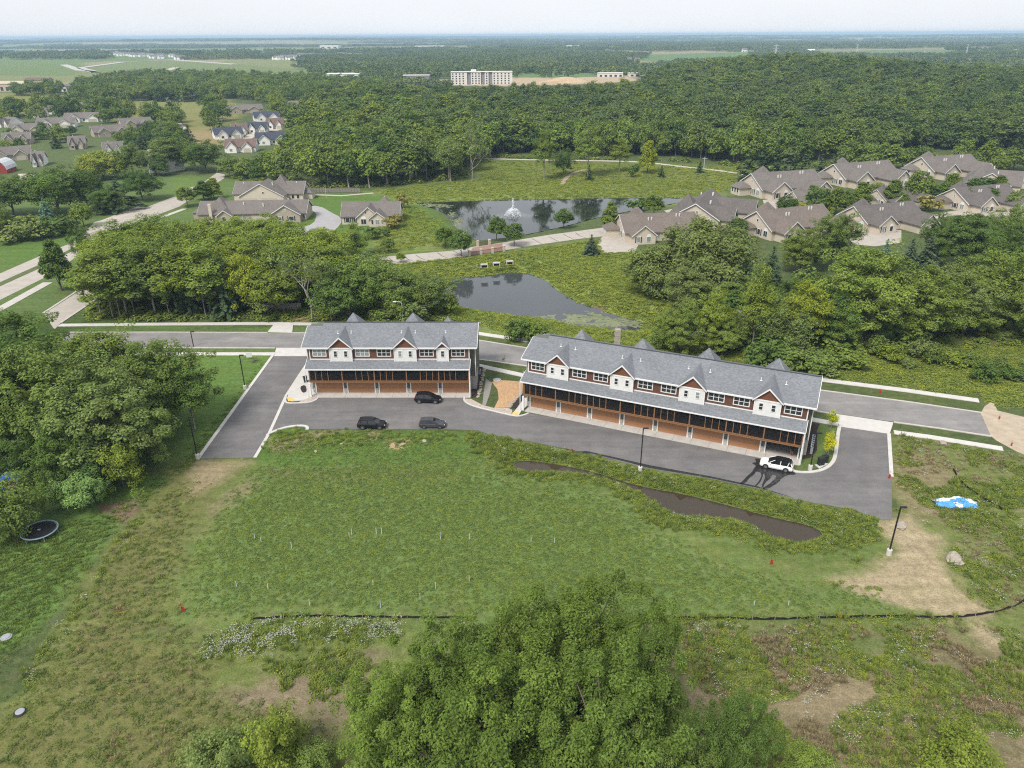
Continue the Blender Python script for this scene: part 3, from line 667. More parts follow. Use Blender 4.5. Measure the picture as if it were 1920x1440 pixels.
# ------------------------------------------------------------------ vegetation: prototypes
M_BARK = pbr("bark", (.13, .105, .085), .95, var=.3, scale=4)
M_BARK_P = pbr("pale_bark", (.24, .22, .19), .95, var=.25, scale=4)
GREEN = leaf_mat("leaves", (.122, .185, .040), (.198, .258, .066), .24)
SPRUCE = leaf_mat("needles", (.050, .085, .040), (.085, .125, .058), .15)
GREEN_I = leaf_mat("forest_leaves", (.122, .182, .043), (.200, .255, .068), .24, True)
FARGREEN_I = leaf_mat("far_leaves", (.110, .155, .055), (.165, .205, .080), .25, True)
def quads(c, nrm, size, asp=1.6, rg=rng):
    """one diamond-shaped leaf spray per centre"""
    n = len(c)
    r = rg.normal(size=(n, 3)); a = np.cross(nrm, r); a /= np.linalg.norm(a, axis=1)[:, None] + 1e-9
    b = np.cross(nrm, a); s = np.asarray(size).reshape(-1, 1) * rg.uniform(.65, 1.35, (n, 1))
    bend = nrm * s * .18
    V = np.stack([c - a * s * asp * .5 - bend, c - b * s * .5, c + a * s * asp * .5 - bend, c + b * s * .5], 1).reshape(-1, 3)
    return V, np.arange(4 * n).reshape(-1, 4)
def unit(v): return v / (np.linalg.norm(v, axis=1)[:, None] + 1e-9)
def crown_pts(seed, h, w, base, nclump, per, leaf, shape='oak', clump=.26, lumpy=.2, droop=0.0, fill_in=.15):
    """leaf centres and normals of a crown: leafy clumps spread over and inside an uneven envelope"""
    rg = np.random.default_rng(seed)
    cz, rz, rx = (h + base) / 2, (h - base) / 2, w / 2
    d = unit(rg.normal(size=(nclump * 3, 3))); d = d[d[:, 2] > -.75][:nclump]; n = len(d)
    lob = 1 + lumpy * np.sin(d[:, 0] * 3.1 + seed) * np.cos(d[:, 1] * 2.7 + seed * 2) + rg.uniform(-lumpy, lumpy * .6, n)
    rad = np.where(rg.random(n) < fill_in, rg.uniform(.2, .6, n), rg.uniform(.68, .95, n)) * lob
    t = (d[:, 2] * rad + 1) / 2
    if shape == 'oak': env = np.ones(n)
    elif shape == 'tall': env = np.interp(t, [0, .25, .6, 1], [.75, 1, .95, .75])
    elif shape == 'cone': env = np.interp(t, [0, .12, .4, 1], [.75, 1.05, .85, .28])
    elif shape == 'vase': env = np.interp(t, [0, .4, .8, 1], [.45, .8, 1.1, .95])
    else: env = np.ones(n)
    cc = np.stack([d[:, 0] * rad * rx * env, d[:, 1] * rad * rx * env, cz + d[:, 2] * rad * rz], 1)
    cr_ = clump * rx * rg.uniform(.65, 1.35, n)
    P = []; Nn = []
    for i in range(n):
        k = max(6, int(per * rg.uniform(.7, 1.3)))
        q = unit(rg.normal(size=(k, 3))); rr = cr_[i] * rg.uniform(.35, 1.05, k) ** .6
        p = cc[i] + q * rr[:, None] * np.array([1.15, 1.15, .8])
        p[:, 2] -= droop * rr * rg.uniform(0, 1.2, k)
        out = unit(p - np.array([0, 0, cz - rz * .3]))
        nn = unit(q * .55 + out * .45 + np.array([0, 0, 1.0]) + rg.normal(size=(k, 3)) * .45)
        P.append(p); Nn.append(nn)
    return np.vstack(P), np.vstack(Nn), cc
def tree_meshes(key, seed, h, w, base, nclump, per, leaf, shape='oak', clump=.26, mat=None, bark=None, trunk_r=None, lumpy=.2, droop=0., asp=1.6, limbs=9, fill_in=.15):
    p, n, cc = crown_pts(seed, h, w, base, nclump, per, leaf, shape, clump, lumpy, droop, fill_in)
    rg = np.random.default_rng(seed + 99)
    V, Fq = quads(p, n, np.full(len(p), leaf), asp, rg)
    crown = np_mesh(key + "_crown", V, Fq, mat or GREEN)
    tr = trunk_r or h * .018
    mb = MB(); top = base + (h - base) * .55
    lean = rg.normal(size=2) * .02 * h
    path = [(0, 0, -.3), (lean[0] * .2, lean[1] * .2, base * .5), (lean[0] * .5, lean[1] * .5, base), (lean[0], lean[1], top)]
    mb.tube(path, [tr * 1.35, tr, tr * .85, tr * .35], 7)
    idx = rg.permutation(len(cc))[:limbs]
    for i in idx:
        z0 = rg.uniform(base * .7, top * .8); f = z0 / top
        s0 = np.array([lean[0] * f, lean[1] * f, z0]); e0 = cc[i]; m0 = s0 * .45 + e0 * .55 + np.array([0, 0, .06 * h])
        mb.tube([s0, m0, e0], [tr * .45, tr * .28, tr * .08], 5, cap=False)
    trunk = mb.mesh(key + "_trunk", bark or M_BARK, True)
    return dict(h=h, w=w, crown=crown, trunk=trunk)
def spruce_meshes(key, seed, h, w, layers, per, mat=SPRUCE, leaf=.5, base=.4):
    rg = np.random.default_rng(seed); P = []; Nn = []; S = []
    for i in range(layers):
        t = i / (layers - 1); z = base + (h - base) * t
        r = (w / 2) * (1 - t) ** .85 + .12
        nb = max(5, int(per * (1 - t * .75)))
        for j in range(nb):
            a = rg.uniform(0, 2 * math.pi); rr = r * rg.uniform(.75, 1.12); k = max(3, int(rr / (leaf * .38)))
            u = np.linspace(.15, 1, k)[:, None]
            p = np.hstack([np.cos(a) * rr * u, np.sin(a) * rr * u, z - rr * .32 * u ** 1.5 + rg.normal(size=(k, 1)) * .06])
            P.append(p + rg.normal(size=p.shape) * .08); S.append(np.full(k, leaf) * (1 - .45 * t))
            Nn.append(unit(np.tile([math.cos(a) * .5, math.sin(a) * .5, .9], (k, 1)) + rg.normal(size=(k, 3)) * .35))
    P = np.vstack(P); V, Fq = quads(P, np.vstack(Nn), np.concatenate(S), 1.7, rg)
    mb = MB().tube([(0, 0, -.3), (0, 0, h * .5), (0, 0, h * .97)], [h * .018, h * .011, .02], 6)
    return dict(h=h, w=w, crown=np_mesh(key + "_crown", V, Fq, mat), trunk=mb.mesh(key + "_trunk", M_BARK, True))
def bare_meshes(key, seed, h, w, leafy=0, mat=None):
    rg = np.random.default_rng(seed); mb = MB(); tips = []
    def grow(p, d, l, r, lev):
        q = p + d * l; mid = (p + q) / 2 + rg.normal(size=3) * l * .06
        mb.tube([p, mid, q], [r, r * .8, r * .55], 5 if lev < 2 else 3, cap=False)
        if lev >= 4: tips.append(q); return
        for _ in range(3 if lev else 5):
            nd = d * .8 + rg.normal(size=3) * .42 + np.array([0, 0, .18]); nd[:2] *= w / h * 1.6
            nd /= np.linalg.norm(nd); grow(p + (q - p) * rg.uniform(.45, 1), nd, l * rg.uniform(.55, .75), r * .5, lev + 1)
    grow(np.zeros(3), np.array([.03, .02, 1.]), h * .42, h * .011, 0)
    tips = np.array(tips); k = rg.choice(len(tips), max(leafy, 40)); p = tips[k] + rg.normal(size=(len(k), 3)) * .25
    V, Fq = quads(p, unit(rg.normal(size=(len(k), 3)) + np.array([0, 0, .8])), np.full(len(k), .24), 1.5, rg)
    return dict(h=h, w=w, crown=np_mesh(key + "_crown", V, Fq, mat or GREEN), trunk=mb.mesh(key + "_branches", M_BARK_P, True))

PT = {}
# close trees (crowns fill the bottom of the picture)
for i in range(2): PT['near%d' % i] = tree_meshes('near%d' % i, 40 + i, 14, 13, 2.2, 420, 210, .115, 'oak', .11, lumpy=.5, limbs=60, droop=.7, asp=2.2, fill_in=.34)
for i in range(3): PT['oakn%d' % i] = tree_meshes('oakn%d' % i, 5 + i, 13, 12, 1.0, 270, 130, .165, 'oak', .135, lumpy=.36, limbs=22, fill_in=.25, asp=1.9)
for i in range(3): PT['oak%d' % i] = tree_meshes('oak%d' % i, 1 + i, 13, 12, 1.4, 165, 120, .22, 'oak', .17, lumpy=.34, limbs=10, fill_in=.2)
for i in range(2): PT['tall%d' % i] = tree_meshes('tall%d' % i, 11 + i, 16, 9, 4.2, 130, 115, .21, 'tall', .21, lumpy=.36, limbs=12, bark=M_BARK_P, trunk_r=.13, fill_in=.2)
PT['airy'] = tree_meshes('airy', 17, 14, 10, 2.5, 95, 55, .27, 'vase', .24, lumpy=.35, limbs=24, fill_in=.35, bark=M_BARK_P)
PT['cone'] = tree_meshes('cone', 21, 12, 7, .8, 130, 80, .30, 'cone', .24, lumpy=.12)
PT['round'] = tree_meshes('round', 23, 8, 6.5, 1.6, 80, 70, .28, 'oak', .25, lumpy=.10)
PT['willow'] = tree_meshes('willow', 25, 12, 12, .6, 200, 120, .19, 'oak', .16, lumpy=.22, droop=1.3, asp=2.6)
for i in range(3): PT['bush%d' % i] = tree_meshes('bush%d' % i, 31 + i, 3, 4, .1, 40, 60, .22, 'oak', .3, lumpy=.3, limbs=5, trunk_r=.05)
for i in range(3): PT['bushn%d' % i] = tree_meshes('bushn%d' % i, 131 + i, 3, 4, .1, 110, 90, .085, 'oak', .2, lumpy=.42, limbs=8, trunk_r=.03, fill_in=.25)
PT['spruce'] = spruce_meshes('spruce', 51, 12, 6, 24, 15)
PT['pine'] = spruce_meshes('pine', 52, 13, 8, 15, 10, leaf=.75, base=2.5)
PT['bare'] = bare_meshes('bare', 61, 13, 8, 900)
# distant versions: fewer, larger sprays
for i in range(3): PT['oakf%d' % i] = tree_meshes('oakf%d' % i, 71 + i, 13, 12, 1.0, 75, 34, .58, 'oak', .25, lumpy=.26, limbs=4)
for i in range(3): PT['tallf%d' % i] = tree_meshes('tallf%d' % i, 81 + i, 17, 10, 3.5, 70, 32, .58, 'tall', .28, lumpy=.28, limbs=4, bark=M_BARK_P)
PT['conef'] = tree_meshes('conef', 86, 15, 8, 2.0, 60, 32, .55, 'cone', .28, lumpy=.2, limbs=3)
PT['sprucef'] = spruce_meshes('sprucef', 91, 12, 6, 14, 9, leaf=.9)
PT['bushf'] = tree_meshes('bushf', 93, 3, 4, .1, 24, 24, .42, 'oak', .32, lumpy=.3, limbs=2, trunk_r=.05)

TREE_N = [0]
def tree(px, py, ty, wpx, kind, tint=(1, 1, 1), label='broadleaf tree', group=None, name='tree', cat='tree', rz=None):
    """a tree whose base stands at photo pixel (px,py), whose top shows at row ty and whose crown spans wpx pixels"""
    b = G(px, py); b[2] = 0
    b[2] = float(terrain(b[:1], b[1:2])[0])
    h = max(height_to(b, ty), .6)
    dep = proj(b + np.array([0, 0, h * .6]))[2][0]
    return tree_m(b, h, wpx * dep / F, kind, tint, label, group, name, cat, rz)
def tree_m(b, h, w, kind, tint, label, group=None, name='tree', cat='tree', rz=None):
    pt = PT[kind]; TREE_N[0] += 1
    o = thing(name, label, cat, b, random.uniform(0, 6.28) if rz is None else rz, group)
    sx = w / pt['w']; o.scale = (sx, sx, h / pt['h'])
    j = random.uniform(.9, 1.1)
    for nm in ('trunk', 'crown'):
        c = link(nm, pt[nm], o); c.color = (tint[0] * j, tint[1] * j, tint[2] * j, 1)
    return o
# tints
T0 = (1, 1, 1); TD = (.70, .79, .78); TDD = (.52, .63, .66); TY = (1.25, 1.16, .82); TYY = (1.65, 1.4, .7); TG = (1.05, 1.02, 1.25); TL = (1.15, 1.12, .95); TB = (1.9, 2.1, 3.1); TGR = (1.15, 1.05, 1.3)
TR = (1.5, 1.0, 1.1)

# ------------------------------------------------------------------ trees one can tell apart
def trees(rows_):
    for r in rows_: tree(*r[:5], r[5], r[6], *(r[7:]))
K = lambda i, n=3: i % n
ORD_ = ['fourth', 'fifth', 'sixth', 'seventh', 'eighth', 'tenth', 'ninth', 'eleventh', 'twelfth', 'third', 'second', 'first']
# the close trees at the foot of the picture
CL = 'yellow-green broadleaf tree seen from above, '
trees([
    (1075, 1345, 1112, 275, 'near0', (.84, .88, .70), CL + 'tallest of the close clump, bare twigs at its top'),
    (895, 1425, 1190, 255, 'near1', (.74, .80, .68), CL + 'beside the brown bare soil'),
    (1000, 1500, 1225, 300, 'near0', (.84, .88, .70), CL + 'in the middle of the close clump'),
    (1175, 1470, 1180, 195, 'near1', (.74, .80, .68), CL + 'edge of the close clump towards the dry field'),
    (775, 1500, 1255, 250, 'near1', (.84, .88, .70), CL + 'smaller one beside the leafy shrub'),
    (1130, 1600, 1320, 330, 'near1', (.74, .80, .68), CL + 'cut by the bottom edge under the tallest one'),
    (890, 1610, 1320, 330, 'near0', (.74, .80, .68), CL + 'cut by the bottom edge near the shrubs'),
    (1335, 1530, 1310, 165, 'near1', TD, 'dark green small tree at the edge of the dry field'),
    (1225, 1620, 1390, 170, 'near0', T0, CL + 'lowest by the dry field'),
])
# grove at the left of the driveway
GL = 'big tree of the garden grove '
trees([
    (45, 765, 580, 230, 'oakn0', TD, GL + 'reaching highest, next to the side street'),
    (130, 760, 640, 170, 'oakn1', TD, GL + 'directly behind the pale-leaved one'),
    (10, 850, 640, 250, 'oakn2', TDD, GL + 'dark and cut by the left edge'),
    (110, 870, 660, 210, 'oakn0', T0, GL + 'in its shady middle'),
    (205, 885, 692, 225, 'oakn1', TG, GL + 'with pale leaf clumps, nearest to the trampoline lawn'),
    (225, 800, 625, 190, 'oakn2', TL, GL + 'with a yellowish top below the street'),
    (318, 802, 640, 175, 'oakn0', T0, GL + 'with a bare trunk showing on the lawn'),
    (366, 805, 690, 100, 'tall0', TD, 'slim dark tree beside the black lamp post and driveway'),
    (255, 880, 770, 130, 'oakn1', T0, 'low spreading tree at the lawn side of the grove'),
    (75, 878, 765, 150, 'oakn2', TDD, 'dark low tree behind the blue playset'),
    (150, 930, 790, 130, 'oakn0', TD, 'shaded young tree behind the pale willow bush'),
])
trees([(162, 945, 868, 110, 'willow', (1.2, 1.35, 1.7), 'pale grey-green weeping bush in front of the grove', None, 'weeping_bush', 'bush'),
       (235, 918, 835, 100, 'bushn0', TY, 'yellow-green bush at the foot of the grove', None, 'bush', 'bush'),
       (110, 930, 875, 80, 'bushn1', TD, 'dark bush between playset and weeping bush', None, 'bush', 'bush'),
       (25, 1005, 905, 130, 'bushn2', T0, 'leafy shrub above the trampoline at the left edge', None, 'bush', 'bush'),
       (268, 872, 826, 40, 'bushn2', TDD, 'small dark shrub on the lawn beside the grove', None, 'bush', 'bush'),
       (525, 1450, 1345, 125, 'bushn0', TY, 'bright leafy shrub at the bottom beside bare soil', None, 'bush', 'bush'),
       (430, 1470, 1372, 140, 'bushn1', TG, 'white-flowering shrub at the bottom left of the close trees', None, 'bush', 'bush'),
       (592, 1455, 1395, 90, 'bushn2', T0, 'low shrub between bright shrub and close trees', None, 'bush', 'bush'),
       (1790, 1470, 1382, 150, 'bushn0', TY, 'yellow-green shrub at the bottom of the dry field', None, 'bush', 'bush'),
       (1510, 1465, 1405, 90, 'bushn2', TL, 'low green shrub in the dry field at bottom edge', None, 'bush', 'bush')])
# wood block between street and cul-de-sac
gb = 'wood block along the street'
WB = 'yellow-green broadleaf tree in the wood block along the street'
fr = [(190, 592, 482, 95, 'tall0', TL), (238, 590, 470, 135, 'tall1', TL), (292, 590, 462, 120, 'tall0', T0), (345, 588, 458, 110, 'tall1', TY), (395, 588, 458, 130, 'tall0', TL), (520, 588, 492, 120, 'oak1', TY)]
ORD = ['first', 'second', 'third', 'fourth', 'fifth', 'sixth', 'seventh', 'eighth', 'ninth', 'tenth', 'eleventh', 'twelfth']
for k_, r in enumerate(fr): tree(*r, 'tree with a bare trunk in the wood block front row, ' + ORD[k_] + ' from the left', gb)
for rowy, top, x0, x1, st, rn in ((566, 446, 205, 610, 44, 'second'), (540, 428, 220, 610, 42, 'third'), (515, 414, 250, 600, 42, 'fourth'), (492, 412, 300, 560, 44, 'rearmost')):
    x = x0; k_ = 0
    while x < x1:
        tree(x + random.uniform(-10, 10), rowy + random.uniform(-6, 6), top + random.uniform(-8, 12), random.uniform(95, 125), random.choice(['oak0', 'oak1', 'oak2', 'tall1']), random.choice([TL, TL, TY, T0, (1.2, 1.15, .9)]), 'yellow-green tree in the ' + rn + ' row of the wood block, ' + ORD[k_] + ' from the left', gb)
        x += st; k_ += 1
trees([(432, 592, 478, 75, 'pine', T0, 'dark pine among the broadleaf trees of the wood block'), (360, 592, 500, 60, 'pine', TL, 'thin dark pine behind the bare trunks of the wood block'),
       (470, 588, 478, 90, 'oak2', TYY, 'bright yellow tree at the front of the wood block'), (585, 603, 462, 115, 'bare', TG, 'half-dead grey tree with bare limbs beside the dirt path'),
       (622, 602, 480, 50, 'bare', T0, 'dead bare trunk right of the half-dead tree'), (560, 575, 490, 90, 'airy', TG, 'thin grey-green tree behind the half-dead tree')])
# bushes and trees between the short townhouse and the near pond
trees([(655, 600, 500, 120, 'oak0', TD, 'dark tree behind the short townhouse beside the bare trunk'), (705, 585, 478, 130, 'oak1', T0, 'broad tree below the lane, above the short townhouse'),
       (752, 600, 508, 110, 'oak2', T0, 'round tree behind the street lamp by the near pond'), (800, 590, 512, 105, 'oak1', TG, 'grey-green tree overhanging the near pond'),
       (835, 592, 552, 50, 'bush0', TL, 'bush at the water edge of the near pond', None, 'bush', 'bush'), (690, 540, 478, 90, 'airy', TG, 'thin grey tree below the lane crossing'),
       (640, 560, 470, 100, 'oak2', TD, 'dark tree between wood block and lane'), (655, 486, 424, 92, 'oak0', TL, 'light green tree beside the cul-de-sac mouth'),
       (770, 612, 568, 60, 'bush1', TG, 'white-flowering bush behind the street lamp', None, 'bush', 'bush'),
       (725, 612, 580, 60, 'bush2', T0, 'low bush behind the ridge of the short townhouse', None, 'bush', 'bush'),
       (975, 640, 600, 50, 'bush0', TD, 'dark bush on the near pond bank', None, 'bush', 'bush'), (1010, 645, 608, 45, 'bush1', T0, 'green bush beside the dark one on the near bank', None, 'bush', 'bush'),
       (1235, 650, 610, 40, 'bush2', T0, 'bush at the tip of the near pond', None, 'bush', 'bush')])
# ornamental trees along the lane
OR = 'round clipped street tree '
trees([(931, 451, 406, 38, 'round', TD, OR + 'in front of the fountain'), (964, 462, 418, 40, 'round', TD, OR + 'just right of the bridge'), (865, 481, 430, 42, 'round', TD, OR + 'at the left end of the bridge'),
       (835, 464, 426, 38, 'round', TD, OR + 'behind the bridge on the pond side'), (1057, 427, 391, 36, 'round', TD, OR + 'alone on the fountain pond bank'), (1143, 436, 376, 38, 'cone', TL, 'light green oval tree at the house drive'),
       (728, 474, 446, 27, 'round', T0, 'small round tree below the tan house garden'), (752, 492, 474, 18, 'round', TL, 'very small young tree on the lane verge'),
       (1108, 478, 440, 36, 'spruce', TGR, 'grey-green spruce on the slope by the lane'), (700, 448, 425, 28, 'bushf', TDD, 'dark clipped shrub before the tan house', None, 'bush', 'bush'),
       (725, 443, 430, 17, 'bushf', TDD, 'small clipped shrub right of the dark one', None, 'bush', 'bush'), (740, 428, 402, 36, 'bushf', TR, 'reddish-brown shrub at the tan house corner', None, 'bush', 'bush'),
       (756, 390, 362, 24, 'bushf', TR, 'brownish bush behind the tan house', None, 'bush', 'bush'), (1225, 408, 365, 38, 'round', T0, 'green tree on the pond bank by the drive'),
       (1190, 395, 372, 40, 'bushf', TD, 'dark shrub at the far pond shore', None, 'bush', 'bush'), (560, 452, 430, 30, 'spruce', TB, 'little blue spruce beside the cul-de-sac')])
# boulevard side
trees([(116, 545, 446, 60, 'cone', TD, 'dark conical tree on the verge of the boulevard'), (162, 492, 424, 38, 'oak0', TD, 'dark slim tree in the boulevard median'), (158, 425, 380, 42, 'round', TL, 'bright young tree at the farm drive'),
       (95, 432, 372, 46, 'spruce', TB, 'blue spruce at the bend of the boulevard'), (45, 450, 408, 80, 'bush1', TGR, 'wide grey-green shrub near the blue spruce', None, 'bush', 'bush'),
       (115, 440, 405, 60, 'bush2', TD, 'dark shrub right of the blue spruce', None, 'bush', 'bush'), (5, 450, 380, 60, 'oak2', TL, 'light green tree cut by the left edge by the blue spruce'),
       (25, 405, 325, 110, 'oak0', TD, 'dark tree below the red barn'), (110, 402, 312, 120, 'oak1', TD, 'tall dark tree right of the farm yard'), (165, 392, 318, 90, 'oak2', TDD, 'dark tree behind the young bright one'),
       (225, 395, 330, 85, 'pine', T0, 'dark spreading pine beside the boulevard'), (205, 400, 350, 60, 'oak1', TD, 'low dark tree between boulevard and pine'), (268, 375, 318, 70, 'oak0', TDD, 'dark round tree near the utility pole'),
       (195, 335, 281, 88, 'willow', (1.7, 1.45, 1.1), 'golden-green willow above the dark trees'), (250, 332, 270, 70, 'oak2', T0, 'green tree right of the willow'), (318, 322, 258, 62, 'tall1', TG, 'birch with a white trunk beside the lawn'),
       (345, 318, 262, 60, 'oak0', T0, 'green tree right of the birch'), (385, 322, 262, 75, 'oak1', TD, 'dark tree at the corner of the lawn'), (352, 388, 350, 36, 'round', TL, 'green tree at the boulevard corner'),
       (383, 375, 338, 42, 'cone', TD, 'dark green tree left of the tan house'), (402, 372, 332, 34, 'cone', TY, 'yellow-green tree left of the tan house'), (300, 330, 295, 40, 'oak2', TD, 'small tree by the hidden grey roof')])
# around the tan houses on the right
HG = 'tree among the tan houses, '
HS = lambda rr: [(a, b + 3, c - 3, d * 1.2, *q) for a, b, c, d, *q in rr]
trees(HS([(1472, 404, 370, 34, 'round', TDD, 'dark clipped round ' + HG + 'by the open drive'), (1530, 400, 352, 42, 'oakf0', TD, 'dark ' + HG + 'left of a lighter one'), (1565, 402, 352, 40, 'cone', TL, 'light ' + HG + 'above the drive'),
       (1612, 388, 342, 34, 'cone', TL, 'slender light ' + HG + 'in the middle lane'), (1670, 382, 338, 36, 'cone', T0, 'green conical ' + HG + 'between two hips'), (1718, 378, 322, 40, 'oakf1', TL, 'largest light ' + HG + 'beside the lane'),
       (1762, 378, 345, 36, 'round', TD, 'dark ' + HG + 'left of a red shrub'), (1780, 372, 325, 36, 'cone', TL, 'yellowish ' + HG + 'near the cream gable'), (1838, 366, 335, 44, 'round', TDD, 'dark rounded ' + HG + 'before the cream gable'),
       (1872, 360, 330, 28, 'cone', T0, 'small green ' + HG + 'beside the cream gable'), (1500, 398, 378, 32, 'bushf', (1.6, 1.2, .8), 'brownish bush among the tan houses', None, 'bush', 'bush'),
       (1740, 392, 368, 34, 'bushf', TR, 'reddish bush among the tan houses', None, 'bush', 'bush'), (1870, 322, 296, 32, 'round', TL, 'light tree behind the last tan roof'), (1300, 412, 388, 32, 'bushf', TR, 'reddish shrub on the drive circle', None, 'bush', 'bush')]))
for i, (x_, y_, t_, w_) in enumerate(((1545, 385, 352, 30), (1582, 398, 356, 34), (1640, 372, 340, 30), (1690, 400, 362, 30), (1705, 372, 335, 28), (1800, 385, 350, 36), (1735, 358, 328, 26), (1855, 384, 352, 30), (1905, 392, 355, 34), (1520, 378, 345, 28), (1380, 445, 408, 40), (1310, 440, 408, 34))):
    tree(x_, y_ + 4, t_, w_, ('cone', 'round', 'oakf0')[i % 3], (T0, TL, TD)[(i * 2) % 3], 'small garden tree between the tan houses, ' + ORD_[i] + ' of twelve from the left', 'garden trees of the tan houses')
# conifers and mixed trees behind the tan houses
for i, x in enumerate((1400, 1425, 1452, 1478, 1505, 1535, 1560)):
    tree(x, 340 + random.uniform(-4, 4), (272, 268, 280, 262, 285, 290, 300)[i], (48, 44, 40, 52, 46, 40, 40)[i], 'sprucef', random.choice([T0, TL, TD]), 'dark spruce behind the tan houses, ' + ORD[i] + ' from the left', 'spruces behind the tan houses')
for i, x in enumerate((1590, 1625, 1660, 1690, 1725, 1800, 1850, 1900)):
    tree(x, 318 + random.uniform(-4, 4), 268 + random.uniform(-8, 10), random.uniform(40, 55), random.choice(['oakf0', 'oakf1', 'tallf0']), random.choice([TL, T0, TD]), 'broadleaf tree at the wood edge behind the tan houses, ' + ORD[i] + ' from the left', 'wood edge behind the tan houses')
trees([(x_, y_, t_, w_, k_, c_, 'low broadleaf tree before the blue-roofed houses, ' + l_) for x_, y_, t_, w_, k_, c_, l_ in ((432, 332, 293, 44, 'oakf0', T0, 'nearest to the lawn corner'), (462, 335, 296, 42, 'oakf1', TL, 'in front of the long brown roof'), (492, 338, 290, 46, 'oakf2', TD, 'darker, in front of the white gable'),
        (520, 342, 288, 46, 'oakf0', TL, 'behind the tan garage gable'), (545, 345, 280, 48, 'oakf1', T0, 'tallest, next to the wood'), (505, 318, 283, 40, 'tallf0', TL, 'slender, at the foot of the close'), (540, 312, 262, 44, 'oakf2', TY, 'yellowish, at the wood corner'))])
# single trees on the meadow before the wood
MW = 'tree on the meadow before the wood, '
trees([(1020, 338, 246, 46, 'tall0', TL, 'tall pale ' + MW + 'left of a dark one'), (1056, 328, 278, 40, 'oak1', TD, 'dark ' + MW + 'beside the tall pale one'), (1102, 330, 238, 58, 'tall1', TL, 'broadest ' + MW + 'left of the brown path'),
       (1161, 322, 262, 46, 'tall0', TY, 'yellowish ' + MW + 'right of the path'), (1214, 325, 260, 36, 'cone', TYY, 'brightest yellow-green ' + MW + 'narrow'), (1104, 338, 310, 18, 'sprucef', TD, 'small dark spruce beside the brown path'),
       (1188, 332, 306, 20, 'bushf', TD, 'small dark bush tree on the meadow'), (1240, 332, 310, 18, 'sprucef', TD, 'small dark spruce on the meadow'), (1312, 324, 302, 20, 'sprucef', TD, 'small dark spruce beside the trail pole'),
       (885, 342, 222, 55, 'bare', TG, 'half-dead tall tree with white trunk at the wood edge'), (845, 340, 262, 60, 'airy', TG, 'thin grey tree with bare limbs at the wood edge')])
# thicket between the near pond and the tan houses
TH = 'in the thicket above the street'
trees([(1235, 555, 448, 130, 'willow', TGR, 'grey-green spreading tree beside the lane house'), (1320, 560, 405, 180, 'willow', TGR, 'largest grey-green tree in front of the tan roofs'), (1290, 590, 500, 110, 'oakn2', TGR, 'grey-green low tree at the reed meadow'),
       (1392, 540, 455, 52, 'spruce', TB, 'blue spruce in front of the tan roofs'), (1440, 545, 462, 62, 'spruce', T0, 'dark green spruce right of the blue one'), (1500, 510, 430, 92, 'oakn0', TL, 'light green round tree before the middle tan house'),
       (1556, 500, 398, 92, 'oakn1', T0, 'tall green tree before the middle tan house'), (1620, 640, 468, 190, 'oakn2', TL, 'huge pale green tree, highest ' + TH), (1555, 650, 545, 120, 'oakn0', TD, 'dark tree left of the huge pale one ' + TH),
       (1700, 640, 500, 170, 'oakn1', TL, 'broad light tree right of the huge one ' + TH), (1765, 620, 500, 130, 'oakn2', TGR, 'grey-green tree with a bare trunk ' + TH), (1850, 600, 470, 150, 'oakn0', TL, 'large light tree right of the grey one ' + TH),
       (1915, 560, 430, 130, 'oakn1', TD, 'dark tree cut by the right edge below the houses'), (1930, 640, 520, 130, 'oakn2', TL, 'light tree cut by the right edge ' + TH), (1655, 500, 448, 40, 'spruce', TB, 'small blue spruce at the drive of the tan house'),
       (1700, 510, 448, 60, 'spruce', TGR, 'blue-green spruce right of the small one'), (1735, 505, 440, 60, 'spruce', TGR, 'tall blue-green spruce below the last roofs'), (1820, 500, 400, 120, 'oakn2', TD, 'dark broad tree beside the right tan house'),
       (1885, 480, 385, 90, 'oakn0', T0, 'green tree at the right edge below the tan roof'), (1765, 500, 405, 85, 'oakn1', TD, 'dark tree between blue spruces and tan house'), (1600, 560, 470, 90, 'oakn0', T0, 'green tree behind the huge pale one'),
       (1470, 600, 520, 80, 'oakn2', TD, 'dark tree between the yellow tree and spruce')])
trees([(1268, 658, 572, 90, 'oakn1', TL, 'light tree at the foot of the pond path'), (1330, 655, 545, 90, 'oakn0', TY, 'yellow-green tree left of the brown playhouse'), (1408, 665, 505, 72, 'tall0', TY, 'tall slender yellow-green tree beside the playhouse'),
       (1440, 668, 560, 70, 'airy', TG, 'grey thin-leaved tree with bare twigs beside the playhouse'), (1500, 660, 528, 78, 'tall1', TYY, 'brightest yellow tree above the street'), (1495, 675, 585, 70, 'airy', TG, 'grey thin tree in front of the brightest yellow one'),
       (1285, 665, 595, 50, 'bare', T0, 'dead grey stems left of the yellow-green tree'), (1355, 665, 600, 80, 'oakn2', TL, 'low light tree under the yellow-green one'), (1570, 660, 588, 70, 'tall0', TL, 'small yellow-green tree on the slope above the street'),
       (1475, 690, 640, 70, 'bush0', T0, 'dark bush right behind the long roof', None, 'bush', 'bush'), (1430, 690, 635, 80, 'bush1', TD, 'dense bush behind the long roof', None, 'bush', 'bush'), (1520, 695, 655, 70, 'bush2', T0, 'bush at the roof end above the street', None, 'bush', 'bush'),
       (1575, 685, 645, 80, 'bush0', TL, 'light bush on the slope above the street', None, 'bush', 'bush')])
for i in range(26):                                   # undergrowth filling the thicket
    x = random.uniform(1290, 1930); y = random.uniform(575, 650)
    tree(x, y, y - random.uniform(45, 75), random.uniform(60, 100), random.choice(['oak0', 'oak1', 'oak2', 'bush0', 'bush1']), random.choice([T0, TD, TL, TDD, TGR]), 'leafy undergrowth tree filling the thicket above the street', 'undergrowth trees of the thicket')
bushes_ = random.Random(8)
